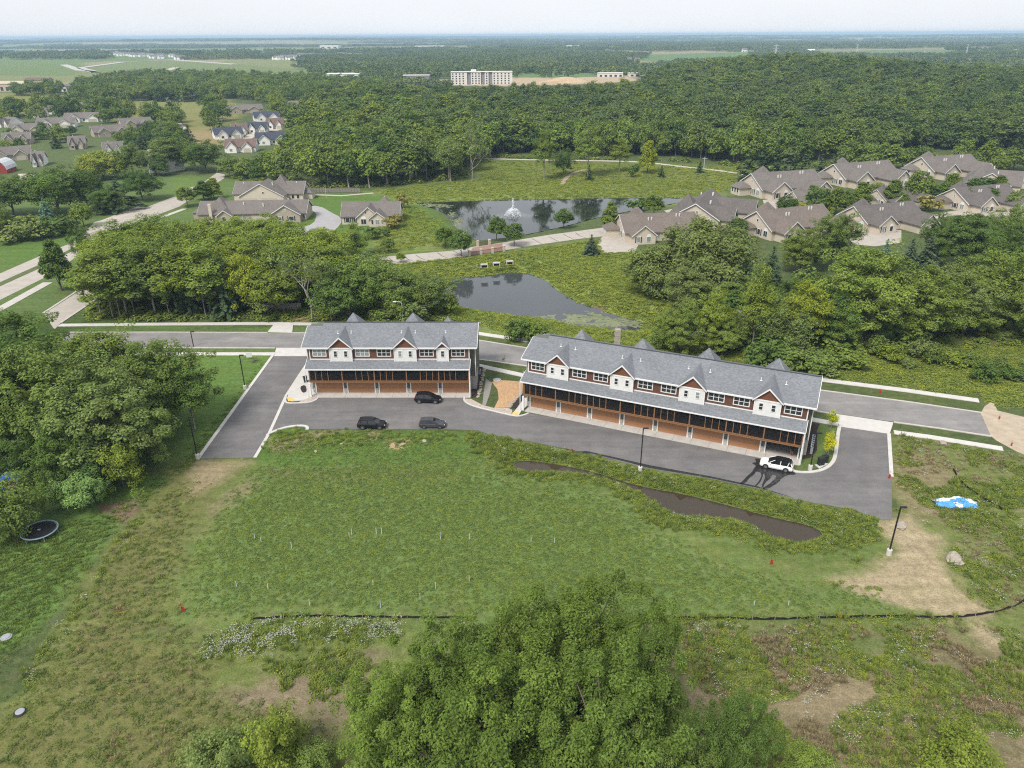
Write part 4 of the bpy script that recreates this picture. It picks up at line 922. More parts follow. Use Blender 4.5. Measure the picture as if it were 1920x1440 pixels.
for i in range(14):
    x = 1520 + i * 29 + bushes_.uniform(-8, 8); y = np.interp(x, [1500, 1920], [672, 700]) + bushes_.uniform(-22, 26)
    tree(x, y, y - bushes_.uniform(16, 40), bushes_.uniform(26, 62), bushes_.choice(['bush0', 'bush1', 'bush2']), bushes_.choice([T0, TD, TL, TGR, TY]), 'leafy bush on the weedy slope, %s from the left' % (ORD + ['13th', '14th', '15th', '16th', '17th', '18th', '19th', '20th', '21st', '22nd', '23rd', '24th'])[i], 'bushes on the weedy slope', 'bush', 'bush')
for i in range(9):
    x = 205 + i * 27 + bushes_.uniform(-8, 8); tree(x, 592 + bushes_.uniform(-5, 4), bushes_.uniform(475, 520), bushes_.uniform(34, 60), bushes_.choice(['tall0', 'tall1']), bushes_.choice([T0, TL, TD]), 'slim young tree at the front edge of the wood block, ' + ORD[i] + ' from the left', gb)
# young trees by the long building and along the street
trees([(1551, 858, 812, 28, 'airy', (3.2, 2.3, .5), 'young yellow-leaved tree on the plot beside the kerb', None, 'young_tree'), (1557, 805, 770, 24, 'airy', (2.6, 2.1, .6), 'young yellow-leaved tree beside the pavement', None, 'young_tree'),
       (946, 688, 664, 8, 'bare', TG, 'thin bare sapling on the verge between the buildings', None, 'young_tree')])

# ------------------------------------------------------------------ the woods
WOODS = GA([(562, 345), (572, 356), (640, 354), (700, 356), (760, 345), (830, 338), (880, 322), (930, 292), (1000, 289), (1100, 292), (1200, 294), (1290, 297), (1395, 312), (1480, 312), (1560, 300), (1650, 287), (1750, 280), (1920, 285),
            (2450, 285), (2450, 146), (1270, 146), (1230, 168), (1190, 188), (1000, 192), (800, 194), (760, 190), (640, 198), (545, 235), (556, 285)])
def jitter_grid(poly, step, jit=.42):
    lo, hi = poly.min(0), poly.max(0)
    X, Y = np.meshgrid(np.arange(lo[0], hi[0], step), np.arange(lo[1], hi[1], step))
    X = X.ravel() + rng.uniform(-jit, jit, X.size) * step; Y = Y.ravel() + rng.uniform(-jit, jit, Y.size) * step
    m = in_poly(X, Y, poly); return X[m], Y[m]
wx, wy = jitter_grid(WOODS, 8.2)
pxs, pys, dep = proj(np.stack([wx, wy, np.zeros_like(wx)], 1))
vis = (pxs > -150) & (pxs < 2300)
wx, wy, pxs, pys, dep = wx[vis], wy[vis], pxs[vis], pys[vis], dep[vis]
sd = sdist(wx, wy, WOODS)
front = (sd < 13) & (wy < 430)
order = np.where(front)[0]; order = order[np.argsort(wy[order])][:80]
single = np.zeros(len(wx), bool); single[order] = True
wz = terrain(wx, wy)
NTH = lambda n: (ORD + ['%d%s' % (q, 'th' if 10 < q % 100 < 20 else {1: 'st', 2: 'nd', 3: 'rd'}.get(q % 10, 'th')) for q in range(13, 120)])[n]
cnt_ = {}
for i in order[np.argsort(pxs[order])]:
    kd = random.choice(['tallf0', 'tallf1', 'tallf2', 'oakf0', 'oakf1'])
    part_ = ('left of the fountain pond' if pxs[i] < 800 else 'behind the fountain pond' if pxs[i] < 1300 else 'behind the tan houses')
    tree_m((wx[i], wy[i], wz[i]), random.uniform(13, 21), random.uniform(9, 13), kd, random.choice([T0, TL, TD, TL, TG, (1.15, 1.2, 1.0)]), NTH(cnt_.setdefault(part_, 0)) + ' tree from the left in the wood front row ' + part_, 'front row of the wood ' + part_); cnt_[part_] += 1

def proto_obj(name, meshes, mat):
    """one unlinked object holding crown and trunk joined, for the mass of the wood"""
    bm = bmesh.new(); n0 = 0
    for k, me in enumerate(meshes):
        bm.from_mesh(me); bm.faces.ensure_lookup_table()
        for f in bm.faces[n0:]: f.material_index = k
        n0 = len(bm.faces)
    me = bpy.data.meshes.new(name); bm.to_mesh(me); bm.free()
    for m in mat: me.materials.append(m)
    return bpy.data.objects.new(name, me)
def scatter(name, protos, P, scl, rot, label, cat=None, kind='stuff', tilt=None):
    """many plants as one object: each point carries its own size, turn and kind"""
    n = len(P); me = bpy.data.meshes.new(name); me.vertices.add(n); me.vertices.foreach_set('co', np.asarray(P, np.float32).ravel())
    scl = np.asarray(scl, np.float32)
    if scl.ndim == 1: scl = np.repeat(scl[:, None], 3, 1)
    a = me.attributes.new('scl', 'FLOAT_VECTOR', 'POINT'); a.data.foreach_set('vector', scl.ravel())
    R = np.zeros((n, 3), np.float32); R[:, 2] = rot
    if tilt is not None: R[:, :2] = tilt
    a = me.attributes.new('rot', 'FLOAT_VECTOR', 'POINT'); a.data.foreach_set('vector', R.ravel())
    a = me.attributes.new('idx', 'INT', 'POINT'); a.data.foreach_set('value', rng.integers(0, len(protos), n).astype(np.int32))
    me.update()
    c = bpy.data.collections.new(name + "_kinds")
    for p in protos: c.objects.link(p)
    ng = bpy.data.node_groups.new(name, 'GeometryNodeTree')
    ng.interface.new_socket('Geometry', in_out='INPUT', socket_type='NodeSocketGeometry'); ng.interface.new_socket('Geometry', in_out='OUTPUT', socket_type='NodeSocketGeometry')
    N, L = ng.nodes, ng.links
    gi, go, ci, ip = N.new('NodeGroupInput'), N.new('NodeGroupOutput'), N.new('GeometryNodeCollectionInfo'), N.new('GeometryNodeInstanceOnPoints')
    ci.inputs['Collection'].default_value = c; ci.inputs['Separate Children'].default_value = True; ci.inputs['Reset Children'].default_value = True
    ip.inputs['Pick Instance'].default_value = True
    def na(t, nm):
        x = N.new('GeometryNodeInputNamedAttribute'); x.data_type = t; x.inputs['Name'].default_value = nm
        return x.outputs['Attribute']
    L.new(gi.outputs[0], ip.inputs['Points']); L.new(ci.outputs[0], ip.inputs['Instance']); L.new(na('INT', 'idx'), ip.inputs['Instance Index'])
    er = N.new('FunctionNodeEulerToRotation'); L.new(na('FLOAT_VECTOR', 'rot'), er.inputs[0]); L.new(er.outputs[0], ip.inputs['Rotation'])
    L.new(na('FLOAT_VECTOR', 'scl'), ip.inputs['Scale']); L.new(ip.outputs[0], go.inputs[0])
    o = link(name, me); md = o.modifiers.new('scatter', 'NODES'); md.node_group = ng
    return tag(o, label, cat, None, kind)
wp = [proto_obj('wood_kind', [PT[k]['crown'], PT[k]['trunk']], [GREEN_I, M_BARK]) for k in ('oakf0', 'oakf1', 'oakf2', 'tallf0', 'tallf1', 'tallf2', 'oakf1', 'conef')]
m = ~single
nW = int(m.sum())
s0 = np.clip(rng.lognormal(.08, .28, nW), .6, 1.9); zz = np.minimum(s0 ** .6, 1.15) * rng.uniform(.75, 1.1, nW)
GREEN_D = leaf_mat("dark_forest_leaves", (.092, .142, .042), (.150, .200, .062), .2, True, [(0, (.7, .78, .85)), (.5, (1, 1, 1)), (.85, (1.15, 1.12, .95)), (1, (1.35, 1.25, .9))])
wp2 = [proto_obj('dark_wood_kind', [PT[k]['crown'], PT[k]['trunk']], [GREEN_D, M_BARK]) for k in ('oakf0', 'oakf1', 'oakf2', 'tallf1')]
fx_, fy_, fz_ = wx[m], wy[m], wz[m]; stand = vnoise(fx_ * .6, fy_, 95, 61) * .65 + vnoise(fx_, fy_, 38, 62) * .35 + .12 * np.exp(-((fy_ - 680) / 120) ** 2)
s0 *= .85 + .4 * vnoise(fx_, fy_, 60, 63); dk = stand > .53
for nm_, pr_, q_, lb_ in (('forest', wp, ~dk, 'lighter green stands of the wood behind the ponds'), ('dark_forest', wp2, dk, 'dark green oak stands of the wood behind the ponds')):
    scatter(nm_, pr_, np.stack([fx_[q_], fy_[q_], fz_[q_]], 1), np.stack([s0[q_], s0[q_], zz[q_]], 1), rng.uniform(0, 6.28, int(q_.sum())), lb_, 'woods')

# tree belts of the middle distance on the left
BELT = [GA([(140, 180), (150, 162), (250, 146), (420, 148), (560, 154), (700, 166), (760, 174), (640, 194), (545, 198), (440, 186), (250, 190), (200, 196), (150, 190)]),
        GA([(0, 222), (110, 200), (170, 200), (270, 232), (180, 232), (120, 240), (40, 236), (0, 240)]), GA([(0, 262), (90, 250), (240, 258), (330, 262), (330, 300), (200, 310), (80, 300), (0, 310)]),
        GA([(255, 262), (270, 228), (330, 225), (345, 262), (400, 270), (430, 262), (420, 300), (330, 300)]), GA([(380, 228), (400, 205), (445, 215), (400, 250)]), GA([(500, 185), (620, 190), (600, 205), (540, 212), (545, 235), (520, 220)]),
        GA([(20, 176), (120, 172), (120, 178), (20, 182)])]
bx, by = [], []
for bpoly in BELT:
    a, b = jitter_grid(bpoly, 11.5); bx.append(a); by.append(b)
bx = np.concatenate(bx); by = np.concatenate(by)

# ------------------------------------------------------------------ houses
M_TANROOF = shingle("weathered_shingles", (.155, .138, .128), 1.3)
M_NAVYROOF = shingle("navy_shingles", (.055, .062, .085), 1.3)
M_BROWNROOF = shingle("brown_shingles", (.15, .105, .09), 1.3)
M_CREAM = lined("cream_siding", (.52, .455, .375), .2)
M_TAN = lined("tan_siding", (.35, .305, .24), .2)
M_WHITE_S = lined("white_siding", (.72, .71, .68), .2)
M_TRIM = pbr("white_trim", (.68, .68, .67), .6, var=.03)
M_GLASS = pbr("window_glass", (.030, .034, .040), .08, var=.2, scale=.6, spec=.6)
M_GDOOR_T = pbr("tan_garage_door", (.45, .40, .33), .7, var=.05)
M_CHIM = pbr("vent_pipe", (.62, .60, .57), .6, var=.1)
M_DARK = pbr("dark_recess", (.02, .02, .02), .9, var=.1)
def gable_pts(a0, a1, h, rise, o, th=.22):
    s = rise / ((a1 - a0) / 2); m_ = (a0 + a1) / 2
    return [(a0 - o, h - s * o + .05), (m_, h + rise + .05), (a1 + o, h - s * o + .05), (a1 + o, h - s * o - th), (m_, h + rise - th), (a0 - o, h - s * o - th)]
def add_block(walls, roof, trim, kind, x0, x1, y0, y1, h, rise, ax='x', o=.45):
    if kind == 'hip':
        walls.box(x0, x1, y0, y1, 0, h)
        w_, d_ = x1 - x0, y1 - y0; k = min(w_, d_) / 2
        X0, X1, Y0, Y1 = x0 - o, x1 + o, y0 - o, y1 + o; z = h - rise / k * o
        rx0, rx1 = (x0 + k, x1 - k) if w_ >= d_ else ((x0 + x1) / 2 - .02, (x0 + x1) / 2 + .02)
        ry0, ry1 = ((y0 + y1) / 2 - .02, (y0 + y1) / 2 + .02) if w_ >= d_ else (y0 + k, y1 - k)
        t = h + rise
        roof.add([(X0, Y0, z), (X1, Y0, z), (X1, Y1, z), (X0, Y1, z), (rx0, ry0, t), (rx1, ry0, t), (rx1, ry1, t), (rx0, ry1, t)],
                 [(0, 3, 2, 1), (4, 5, 6, 7), (0, 1, 5, 4), (1, 2, 6, 5), (2, 3, 7, 6), (3, 0, 4, 7)])
    else:
        if ax == 'x':
            m_ = (y0 + y1) / 2
            walls.prism([(y0, 0), (y1, 0), (y1, h), (m_, h + rise - .12), (y0, h)], 0, x0, x1)
            roof.prism(gable_pts(y0, y1, h, rise, o), 0, x0 - o, x1 + o)
            for e in (x0 - o - .04, x1 + o): trim.prism(gable_pts(y0, y1, h - .02, rise, o + .02, .2), 0, e, e + .04)
        else:
            m_ = (x0 + x1) / 2
            walls.prism([(x0, 0), (x1, 0), (x1, h), (m_, h + rise - .12), (x0, h)], 1, y0, y1)
            roof.prism(gable_pts(x0, x1, h, rise, o), 1, y0 - o, y1 + o)
            for e in (y0 - o - .04, y1 + o): trim.prism(gable_pts(x0, x1, h - .02, rise, o + .02, .2), 1, e, e + .04)
def on_face(face, val, a0, a1, z0, z1, d0, d1, mb):
    """box lying on a facade: between depths d0..d1 proud of the face"""
    if face == '-y': mb.box(a0, a1, val - d1, val - d0, z0, z1)
    elif face == '+y': mb.box(a0, a1, val + d0, val + d1, z0, z1)
    elif face == '-x': mb.box(val - d1, val - d0, a0, a1, z0, z1)
    else: mb.box(val + d0, val + d1, a0, a1, z0, z1)
    return mb
wrand = random.Random(4)
M_BLIND = pbr("blind_behind_glass", (.22, .25, .24), .15, var=.25, scale=3, spec=.6)
def window(parent, face, val, a, z, w, h, frame=.1, cols=1, rows_=1, fm=None, gm=None, shutters=None, arch=False):
    f = MB(); g = frame
    on_face(face, val, a, a + w, z, z + g, 0.002, .07, f); on_face(face, val, a, a + w, z + h - g, z + h, 0.002, .07, f)
    on_face(face, val, a, a + g, z + g, z + h - g, 0.002, .07, f); on_face(face, val, a + w - g, a + w, z + g, z + h - g, 0.002, .07, f)
    pw = (w - 2 * g) / cols
    for c in range(1, cols): on_face(face, val, a + g + pw * c - g * .35, a + g + pw * c + g * .35, z + g, z + h - g, 0.002, .065, f)
    for r in range(1, rows_): on_face(face, val, a + g, a + w - g, z + g + (h - 2 * g) * r / rows_ - g * .25, z + g + (h - 2 * g) * r / rows_ + g * .25, 0.002, .06, f)
    if arch:
        n = 8; pts = [(a + w / 2 + math.cos(math.pi * i / n) * w / 2, z + h + math.sin(math.pi * i / n) * w / 2) for i in range(n + 1)]
        if face in ('-y', '+y'): f.prism(pts, 1, val - .05, val - .002)
        else: f.prism(pts, 0, val - .05, val - .002)
    wo = f.build("window", fm or M_TRIM, parent)
    if gm is None and wrand.random() < .3: gm = M_BLIND
    for c in range(cols):
        on_face(face, val, a + g + pw * c, a + g + pw * (c + 1), z + g, z + h - g, 0.004, .03, MB()).build("pane", gm or M_GLASS, wo)
    if shutters:
        for q in (a - .42, a + w + .06): on_face(face, val, q, q + .36, z, z + h, .002, .05, MB()).build("shutter", shutters, wo)
    return wo
M_SHUT = pbr("dark_shutter", (.05, .05, .055), .8, var=.1)
def house(label, loc, rz, blocks, wins=(), doors=(), vents=(), wall=None, roof=None, group=None, scale=1.0, chim=(), gdoor=None, name='house'):
    o = thing(name, label, 'house', loc, rz, group); o.scale = (scale,) * 3
    w, r, t = MB(), MB(), MB()
    for b in blocks: add_block(w, r, t, *b)
    w.build("wall", wall or M_CREAM, o); rf = r.build("roof", roof or M_TANROOF, o); t.build("fascia", M_TRIM, rf)
    for x in wins: window(o, *x[:6], **(x[6] if len(x) > 6 else {}))
    for face, val, a, wd, hh in doors:
        on_face(face, val, a, a + wd, .02, hh, .003, .05, MB()).build("garage_door", gdoor or M_GDOOR_T, o)
    for x, y, z in vents: MB().box(x - .15, x + .15, y - .15, y + .15, z - .8, z + .5).build("vent", M_CHIM, rf)
    for x, y, z0, z1 in chim: MB().box(x - .5, x + .5, y - .4, y + .4, z0, z1).box(x - .58, x + .58, y - .48, y + .48, z1, z1 + .15).build("chimney", M_CREAM, rf)
    return o
S_ = dict(shutters=M_SHUT)
M_TANR = [M_TANROOF, shingle("weathered_shingles_b", (.125, .112, .106), 1.3), shingle("weathered_shingles_c", (.160, .134, .118), 1.3)]
D_BL = [('gable', 0, 23, 0, 13, 3.0, 3.9, 'x'), ('hip', 1.5, 11, 5.5, 14.5, 3.05, 5.2), ('gable', 13.5, 20.5, -7.5, 6, 2.9, 2.9, 'y'), ('hip', -3.8, .3, 6.5, 11.5, 2.7, 1.5), ('gable', 1.2, 8.2, -3.5, 4, 2.92, 2.7, 'y')]
D_WI = [('-x', 0, 1.6, .6, 1.6, 1.7, dict(arch=True, cols=2)), ('-x', 0, 4.4, .6, 1.3, 1.7, S_), ('-x', 0, 5.6, 4.0, .8, .9), ('-x', -3.8, 7.2, .7, 1.0, 1.6), ('-x', -3.8, 8.6, .7, 1.0, 1.6), ('-x', -3.8, 10.0, .7, 1.0, 1.6),
        ('-y', -7.5, 15.2, .6, 1.3, 1.7, S_), ('-y', -7.5, 17.6, .6, 1.5, 1.7, dict(arch=True)), ('-y', -7.5, 16.6, 3.5, .6, .9), ('-y', -3.5, 2.4, .6, 1.2, 1.7, S_), ('-y', -3.5, 5.4, .6, 1.4, 1.7, dict(arch=True)), ('-y', 0, 9.4, .8, 1.3, 1.5)]
D_DO = [('-x', 13.5, -6.3, 4.8, 2.3)]
D_VE = [(8, 4, 5.8), (9, 4, 5.8), (17, 5, 6.4), (18, 5, 6.4), (21, 9, 5.6)]
TH_ = 'tan house with brown-grey hipped roof '
for px, py, rz, sc, lab in ((1624, 436, 20, 1.05, 'behind the concrete drive and blue spruces'), (1428, 373, 18, 1.25, 'left in the back row, cream gable beside the meadow'), (1584, 352, 20, 1.25, 'middle of the back row before the spruces'),
                            (1749, 336, 20, 1.22, 'in the back row before a white pole'), (1813, 399, 20, 1.1, 'cut by the right edge'), (1445, 452, 24, 1.15, 'behind the large grey-green tree'),
                            (1345, 432, 66, 1.2, 'with a broad cream gable facing the lane end'), (1890, 363, 62, 1.1, 'with a cream gable facing us at the right edge'), (1172, 454, 8, 1.05, 'nearest to the lane bridge'), (1660, 388, 20, .8, 'small, between the middle roofs and trees'), (1500, 392, 18, .8, 'small, behind the dark clipped trees')):
    house(TH_ + lab, G(px, py), math.radians(rz), D_BL, D_WI, D_DO, D_VE, group='tan houses on the right', scale=sc, roof=M_TANR[px % 3])
# left of the fountain pond
house('long tan duplex with shuttered gable beside the cul-de-sac', G(374, 417), math.radians(3), [('gable', 0, 37, 0, 12, 3.0, 3.2, 'x'), ('hip', 2, 11, .6, 11.5, 3.05, 4.6), ('gable', 25.5, 35.5, -2.5, 6, 3.02, 3.0, 'y'), ('hip', -3.5, 1, 5, 10, 2.6, 1.4), ('gable', 7, 12, -2, 4, 2.7, 1.8, 'y')],
      [('-y', -2.5, 27.3, .6, 2.0, 1.6, S_), ('-y', -2.5, 31.6, .6, 1.8, 1.6, S_), ('-y', -2.5, 30, 3.6, 1.0, .9, dict(cols=2)), ('-y', 0, 15, .7, 1.4, 1.6), ('-y', 0, 36, .6, .8, 1.8), ('-y', -2, 8.6, .7, 1.4, 1.5)], [('-y', 0, 18.2, 6.0, 2.3)], [(15, 4, 5.5), (22, 3, 5.2), (30, 7, 6)], wall=M_TAN, chim=((4.5, -.4, 0, 6.2),))
house('tan house with a wide cream garage gable behind the duplex', G(434, 381), math.radians(1), [('gable', 0, 27, 4, 16, 3.0, 3.6, 'x'), ('gable', 4, 21, -2, 10, 3.1, 4.6, 'y'), ('hip', 13, 22, 6, 16.5, 3.05, 6.0), ('hip', 26, 30, 7, 12, 2.7, 1.6)],
      [('-y', -2, 13, 3.8, .8, .9), ('-y', 4, 22.5, .7, 1.2, 1.6), ('-y', 4, 24.5, .7, 1.2, 1.6)], [('-y', -2, 5.2, 5.6, 2.3), ('-y', -2, 12.6, 5.6, 2.3)], [(3, 9, 6), (24, 9, 6), (16, 3, 7)], wall=M_CREAM)
house('small tan house with arched entry gable beside the pond garden', G(642, 421), math.radians(2), [('gable', 0, 19.5, 0, 12, 3.0, 3.6, 'x'), ('hip', 9, 19, 3, 13, 3.05, 4.8), ('gable', 5.5, 13.5, -2.2, 6, 3.05, 3.3, 'y'), ('gable', 9.8, 15.6, -4.0, 5, 2.8, 2.2, 'y')],
      [('-y', 0, 1.2, .6, 1.5, 1.7, S_), ('-y', 0, 3.8, .6, 1.0, 1.7, S_), ('-y', -2.2, 6.8, .4, 1.9, 1.9, dict(arch=True, cols=2)), ('-y', -4, 10.5, .7, .9, 1.7), ('-y', -4, 11.9, .7, 1.5, 1.7, dict(cols=2)), ('-y', -4, 13.9, .7, .9, 1.7), ('-y', -2.2, 8.3, 4.0, .6, 1.0)], [], [(4, 8, 5.5), (14, 9, 7.2)], wall=M_CREAM)
# neighbourhood far left: simple gabled houses
def simple(label, px, py, wpx, rz, wall, roof, group, dpt=11, hh=3.2, rise=3.4, fg=True):
    b = G(px, py); dep = proj(b)[2][0]; L_ = wpx * dep / F / (math.cos(math.radians(rz)) * .9 + .1)
    bl = [('gable', 0, L_, 0, dpt, hh, rise, 'x')]; wi = [('-x', 0, 3, 3.6, 1.6, 1.4)]; do = []
    if fg:
        bl += [('gable', L_ * .1, L_ * .42, -3, 5, hh + .02, 2.8, 'y'), ('gable', L_ * .6, L_ * .9, -2, 5, hh - .1, 2.4, 'y')]
        wi += [('-y', -3, L_ * .2, .8, 1.6, 1.5), ('-y', 0, L_ * .48, .8, 1.6, 1.5)]; do = [('-y', -2, L_ * .64, L_ * .22, 2.3)]
    return house(label, b, math.radians(rz), bl, wi, do, [(L_ * .3, dpt * .5, hh + rise)], wall=wall, roof=roof, group=group)
NG = 'houses of the upper-left neighbourhood'
for px, py, w_, rz, wa, ro, lab in ((18, 253, 62, 14, M_CREAM, M_TANROOF, 'with two cream gables, left in the long roof row'), (70, 241, 62, 16, M_WHITE_S, M_TANROOF, 'with two white gables in the roof row'), (122, 230, 62, 16, M_WHITE_S, M_TANROOF, 'highest of the roof row, white gables'),
                                    (178, 258, 52, 38, M_TAN, M_TANROOF, 'below the dark round trees, end of the roof row'), (230, 242, 44, 38, M_TAN, M_TANROOF, 'tucked behind dark trees right of the roof row'), (-20, 304, 62, 30, M_TAN, M_TANROOF, 'large, cut by the left edge above the barn'),
                                    (62, 312, 18, 20, M_WHITE_S, M_TANROOF, 'small white, right of the red barn'), (92, 214, 28, 20, M_WHITE_S, M_BROWNROOF, 'with reddish roof above the roof row'), (2, 238, 24, -20, M_WHITE_S, M_TANROOF, 'small white at the left edge'),
                                    (62, 220, 22, 25, M_WHITE_S, M_TANROOF, 'half hidden among trees above the roof row'), (293, 322, 22, -35, M_WHITE_S, M_TANROOF, 'grey-roofed, half hidden beside the birch'), (130, 280, 26, 20, M_TAN, M_TANROOF, 'roof only, showing between trees below the row'), (6, 272, 44, 18, M_TAN, M_TANROOF, 'at the left edge below the roof row'), (150, 206, 30, 15, M_WHITE_S, M_TANROOF, 'small, above the highest roof of the row'), (262, 216, 30, 22, M_TAN, M_BROWNROOF, 'brown-roofed, beside the yellow meadow'), (196, 292, 30, 24, M_WHITE_S, M_TANROOF, 'white, behind the golden willow')):
    simple('house ' + lab, px, py, w_, rz, wa, ro, NG)
NB = 'houses of the blue-roof close'
for px, py, w_, rz, wa, ro, lab in ((404, 262, 46, 28, M_WHITE_S, M_NAVYROOF, 'navy-roofed house at the left end of the close'), (436, 253, 26, 15, M_WHITE_S, M_BROWNROOF, 'small brown-roofed house beside the navy one'), (464, 250, 36, 10, M_WHITE_S, M_NAVYROOF, 'navy-roofed house in the middle of the close'),
                                    (500, 242, 30, 10, M_WHITE_S, M_BROWNROOF, 'brown-roofed house behind the middle navy roof'), (478, 228, 42, 24, M_WHITE_S, M_NAVYROOF, 'navy-roofed house with white wing, topmost of the close'), (480, 272, 62, 12, M_WHITE_S, M_NAVYROOF, 'large navy-roofed house with white gable by the wood'),
                                    (422, 286, 56, 6, M_WHITE_S, M_BROWNROOF, 'long brown-roofed house at the foot of the close'), (425, 214, 60, 26, M_TAN, M_TANROOF, 'broad grey-brown roof above the close'), (522, 205, 36, 10, M_TAN, M_TANROOF, 'grey roof behind trees above the close'), (600, 190, 30, 5, M_TAN, M_TANROOF, 'grey roof alone before the tree belt')):
    simple(lab, px, py, w_, rz, wa, ro, NB)
# red barn
M_BARN = lined("barn_red", (.26, .035, .03), .3, 'X'); M_TIN = pbr("tin_roof", (.55, .57, .60), .45, var=.08, scale=.5, metal=.3)
bo = thing('barn', 'red barn with curved pale metal roof at the left edge', 'barn', G(-2, 326), math.radians(10)); bo.scale = (.68, .68, .72)
arc = [(6.2, 2.6), (5.6, 4.8), (4.0, 6.9), (2.0, 8.1), (0, 8.6), (-2.0, 8.1), (-4.0, 6.9), (-5.6, 4.8), (-6.2, 2.6)]
MB().prism([(-5.6, 0)] + [(a * .9, b * .97) for a, b in arc[::-1]] + [(5.6, 0)], 1, 0, 16).build('wall', M_BARN, bo)
MB().prism(arc + [(a * .95, b * .965) for a, b in arc[::-1]], 1, -.6, 16.6).build('roof', M_TIN, bo)
on_face('-y', 0, -1.8, 1.8, 0, 3.2, .01, .08, MB()).build('door', pbr("barn_door", (.30, .05, .04), .8, var=.1), bo); window(bo, '-y', 0, -.7, 4.6, 1.4, 1.2)

# apartment block and the buildings around the building site
M_PLAS = pbr("pale_panel", (.60, .58, .54), .8, var=.06, scale=.3); M_GREYP = pbr("grey_panel", (.20, .20, .215), .8, var=.1)
ao = thing('apartment_block', 'five-storey white apartment block with grey recessed bays beyond the wood', 'apartments', G(846, 159), math.radians(2)); ao.scale = (1, 1, .86)
wl_, gp = MB(), MB()
for x0, x1 in ((0, 21), (26, 39), (44, 49), (54, 80)): wl_.box(x0, x1, 0, 18, 0, 17)
wl_.box(20, 60, 9, 20, 0, 17.6)
for x0, x1 in ((21, 26), (39, 44), (49, 54)): gp.box(x0 + .003, x1 - .003, 1.6, 17, 0, 17.5)
wl_.build('wall', M_PLAS, ao); gp.build('recessed_bay', M_GREYP, ao)
MB().box(-.4, 80.4, -.4, 18.4, 17.61, 18.1).box(26, 33, 6, 12, 18.1, 21).build('roof', M_PLAS, ao)
wmesh = on_face('-y', 0, 0, 1.9, 0, 1.9, .01, .06, MB()).mesh('window', M_GLASS)
for s_ in range(5):
    for x in (1.5, 6, 10.5, 15, 27.3, 31.5, 35.6, 45.6, 55.5, 60.2, 65, 69.8, 74.5):
        wo = link('window', wmesh, ao); wo.location = (x, 0, 1 + s_ * 3.3)
def shed(name, label, px, py, wpx, hm, dm, wall, roof, cat='shed', rz=0, pitch=.8):
    b = G(px, py); b[2] = float(terrain(b[:1], b[1:2])[0]); dep = proj(b)[2][0]; L_ = wpx * dep / F
    o = thing(name, label, cat, b, math.radians(rz)); w, r, t = MB(), MB(), MB(); add_block(w, r, t, 'gable', 0, L_, 0, dm, hm, pitch, 'x', .5)
    w.build('wall', wall, o); r.build('roof', roof, o)
    n = max(2, int(wpx / 9)); m_ = on_face('-y', 0, 0, L_ / n * .5, 0, hm * .45, .01, .08, MB()).mesh('opening', M_GLASS)
    for i in range(n): q = link('opening', m_, o); q.location = (L_ * (i + .25) / n, 0, hm * .12)
    return o
M_BLUESH = pbr("pale_blue_metal", (.50, .56, .60), .5, var=.06); M_TANPL = pbr("sheathing", (.45, .36, .27), .85, var=.15)
shed('warehouse', 'long dark-fronted warehouse with white roof at the field edge', 482, 150, 72, 7, 40, M_GREYP, pbr("white_roof", (.7, .7, .7), .7, var=.05), 'warehouse')
shed('warehouse', 'pale flat warehouse right of the dark-fronted one', 612, 147, 60, 6, 40, M_PLAS, MATS["white_roof"], 'warehouse')
shed('shed', 'pale blue metal shed with wide front by the far pond', 305, 178, 26, 5, 14, M_BLUESH, M_BLUESH)
shed('shed', 'smaller pale blue metal shed right of the wide one', 338, 176, 14, 5, 14, M_BLUESH, M_BLUESH)
shed('townhouse_shell', 'unfinished tan building shell at the far left', -10, 172, 60, 9, 14, M_TANPL, M_TANPL, 'building', pitch=2.5)
shed('townhouse_shell', 'unfinished tan building shell behind the conifer row', 48, 164, 44, 9, 14, M_TANPL, M_BROWNROOF, 'building', pitch=2.5)
shed('townhouse_row', 'low white building right of the conifer row', 98, 172, 48, 6, 14, M_WHITE_S, M_TANROOF, 'building', pitch=2.0)
shed('warehouse', 'grey building half hidden left of the apartment block', 757, 160, 48, 12, 18, M_GREYP, M_PLAS, 'warehouse', pitch=.4)
shed('storage_row', 'low white storage row beyond the dirt heap', 1122, 146, 46, 6, 20, M_PLAS, M_PLAS, 'shed', pitch=.4)
shed('storage_row', 'short white storage row right of the longer one', 1180, 146, 20, 5, 20, M_PLAS, M_PLAS, 'shed', pitch=.4)
shed('barn', 'white farm barn on the far hill field', 1516, 99, 12, 8, 20, M_WHITE_S, MATS["white_roof"], 'barn', pitch=3)
shed('brick_row', 'long low brick-red building beyond the left fields', 226, 141, 50, 6, 20, pbr("brick_red", (.35, .2, .15), .9, var=.1), M_TANROOF, 'building', pitch=1)
shed('factory', 'distant white factory on the horizon plain', 600, 92, 34, 14, 80, M_PLAS, MATS["white_roof"], 'factory'); shed('factory', 'distant white hall beyond the apartment block', 778, 92, 54, 12, 80, M_PLAS, MATS["white_roof"], 'factory')
shed('factory', 'distant white building before the far hills', 1062, 93, 24, 14, 80, M_PLAS, MATS["white_roof"], 'factory')
for i in range(3): shed('farmhouse', ('white farmhouse at the field corner', 'white outbuilding beside the farmhouse', 'white house on the far lane')[i], (1176, 1190, 1392)[i], (120, 121, 98)[i], 9, 8, 12, M_WHITE_S, M_TANROOF, 'house', pitch=5)
hmB = None
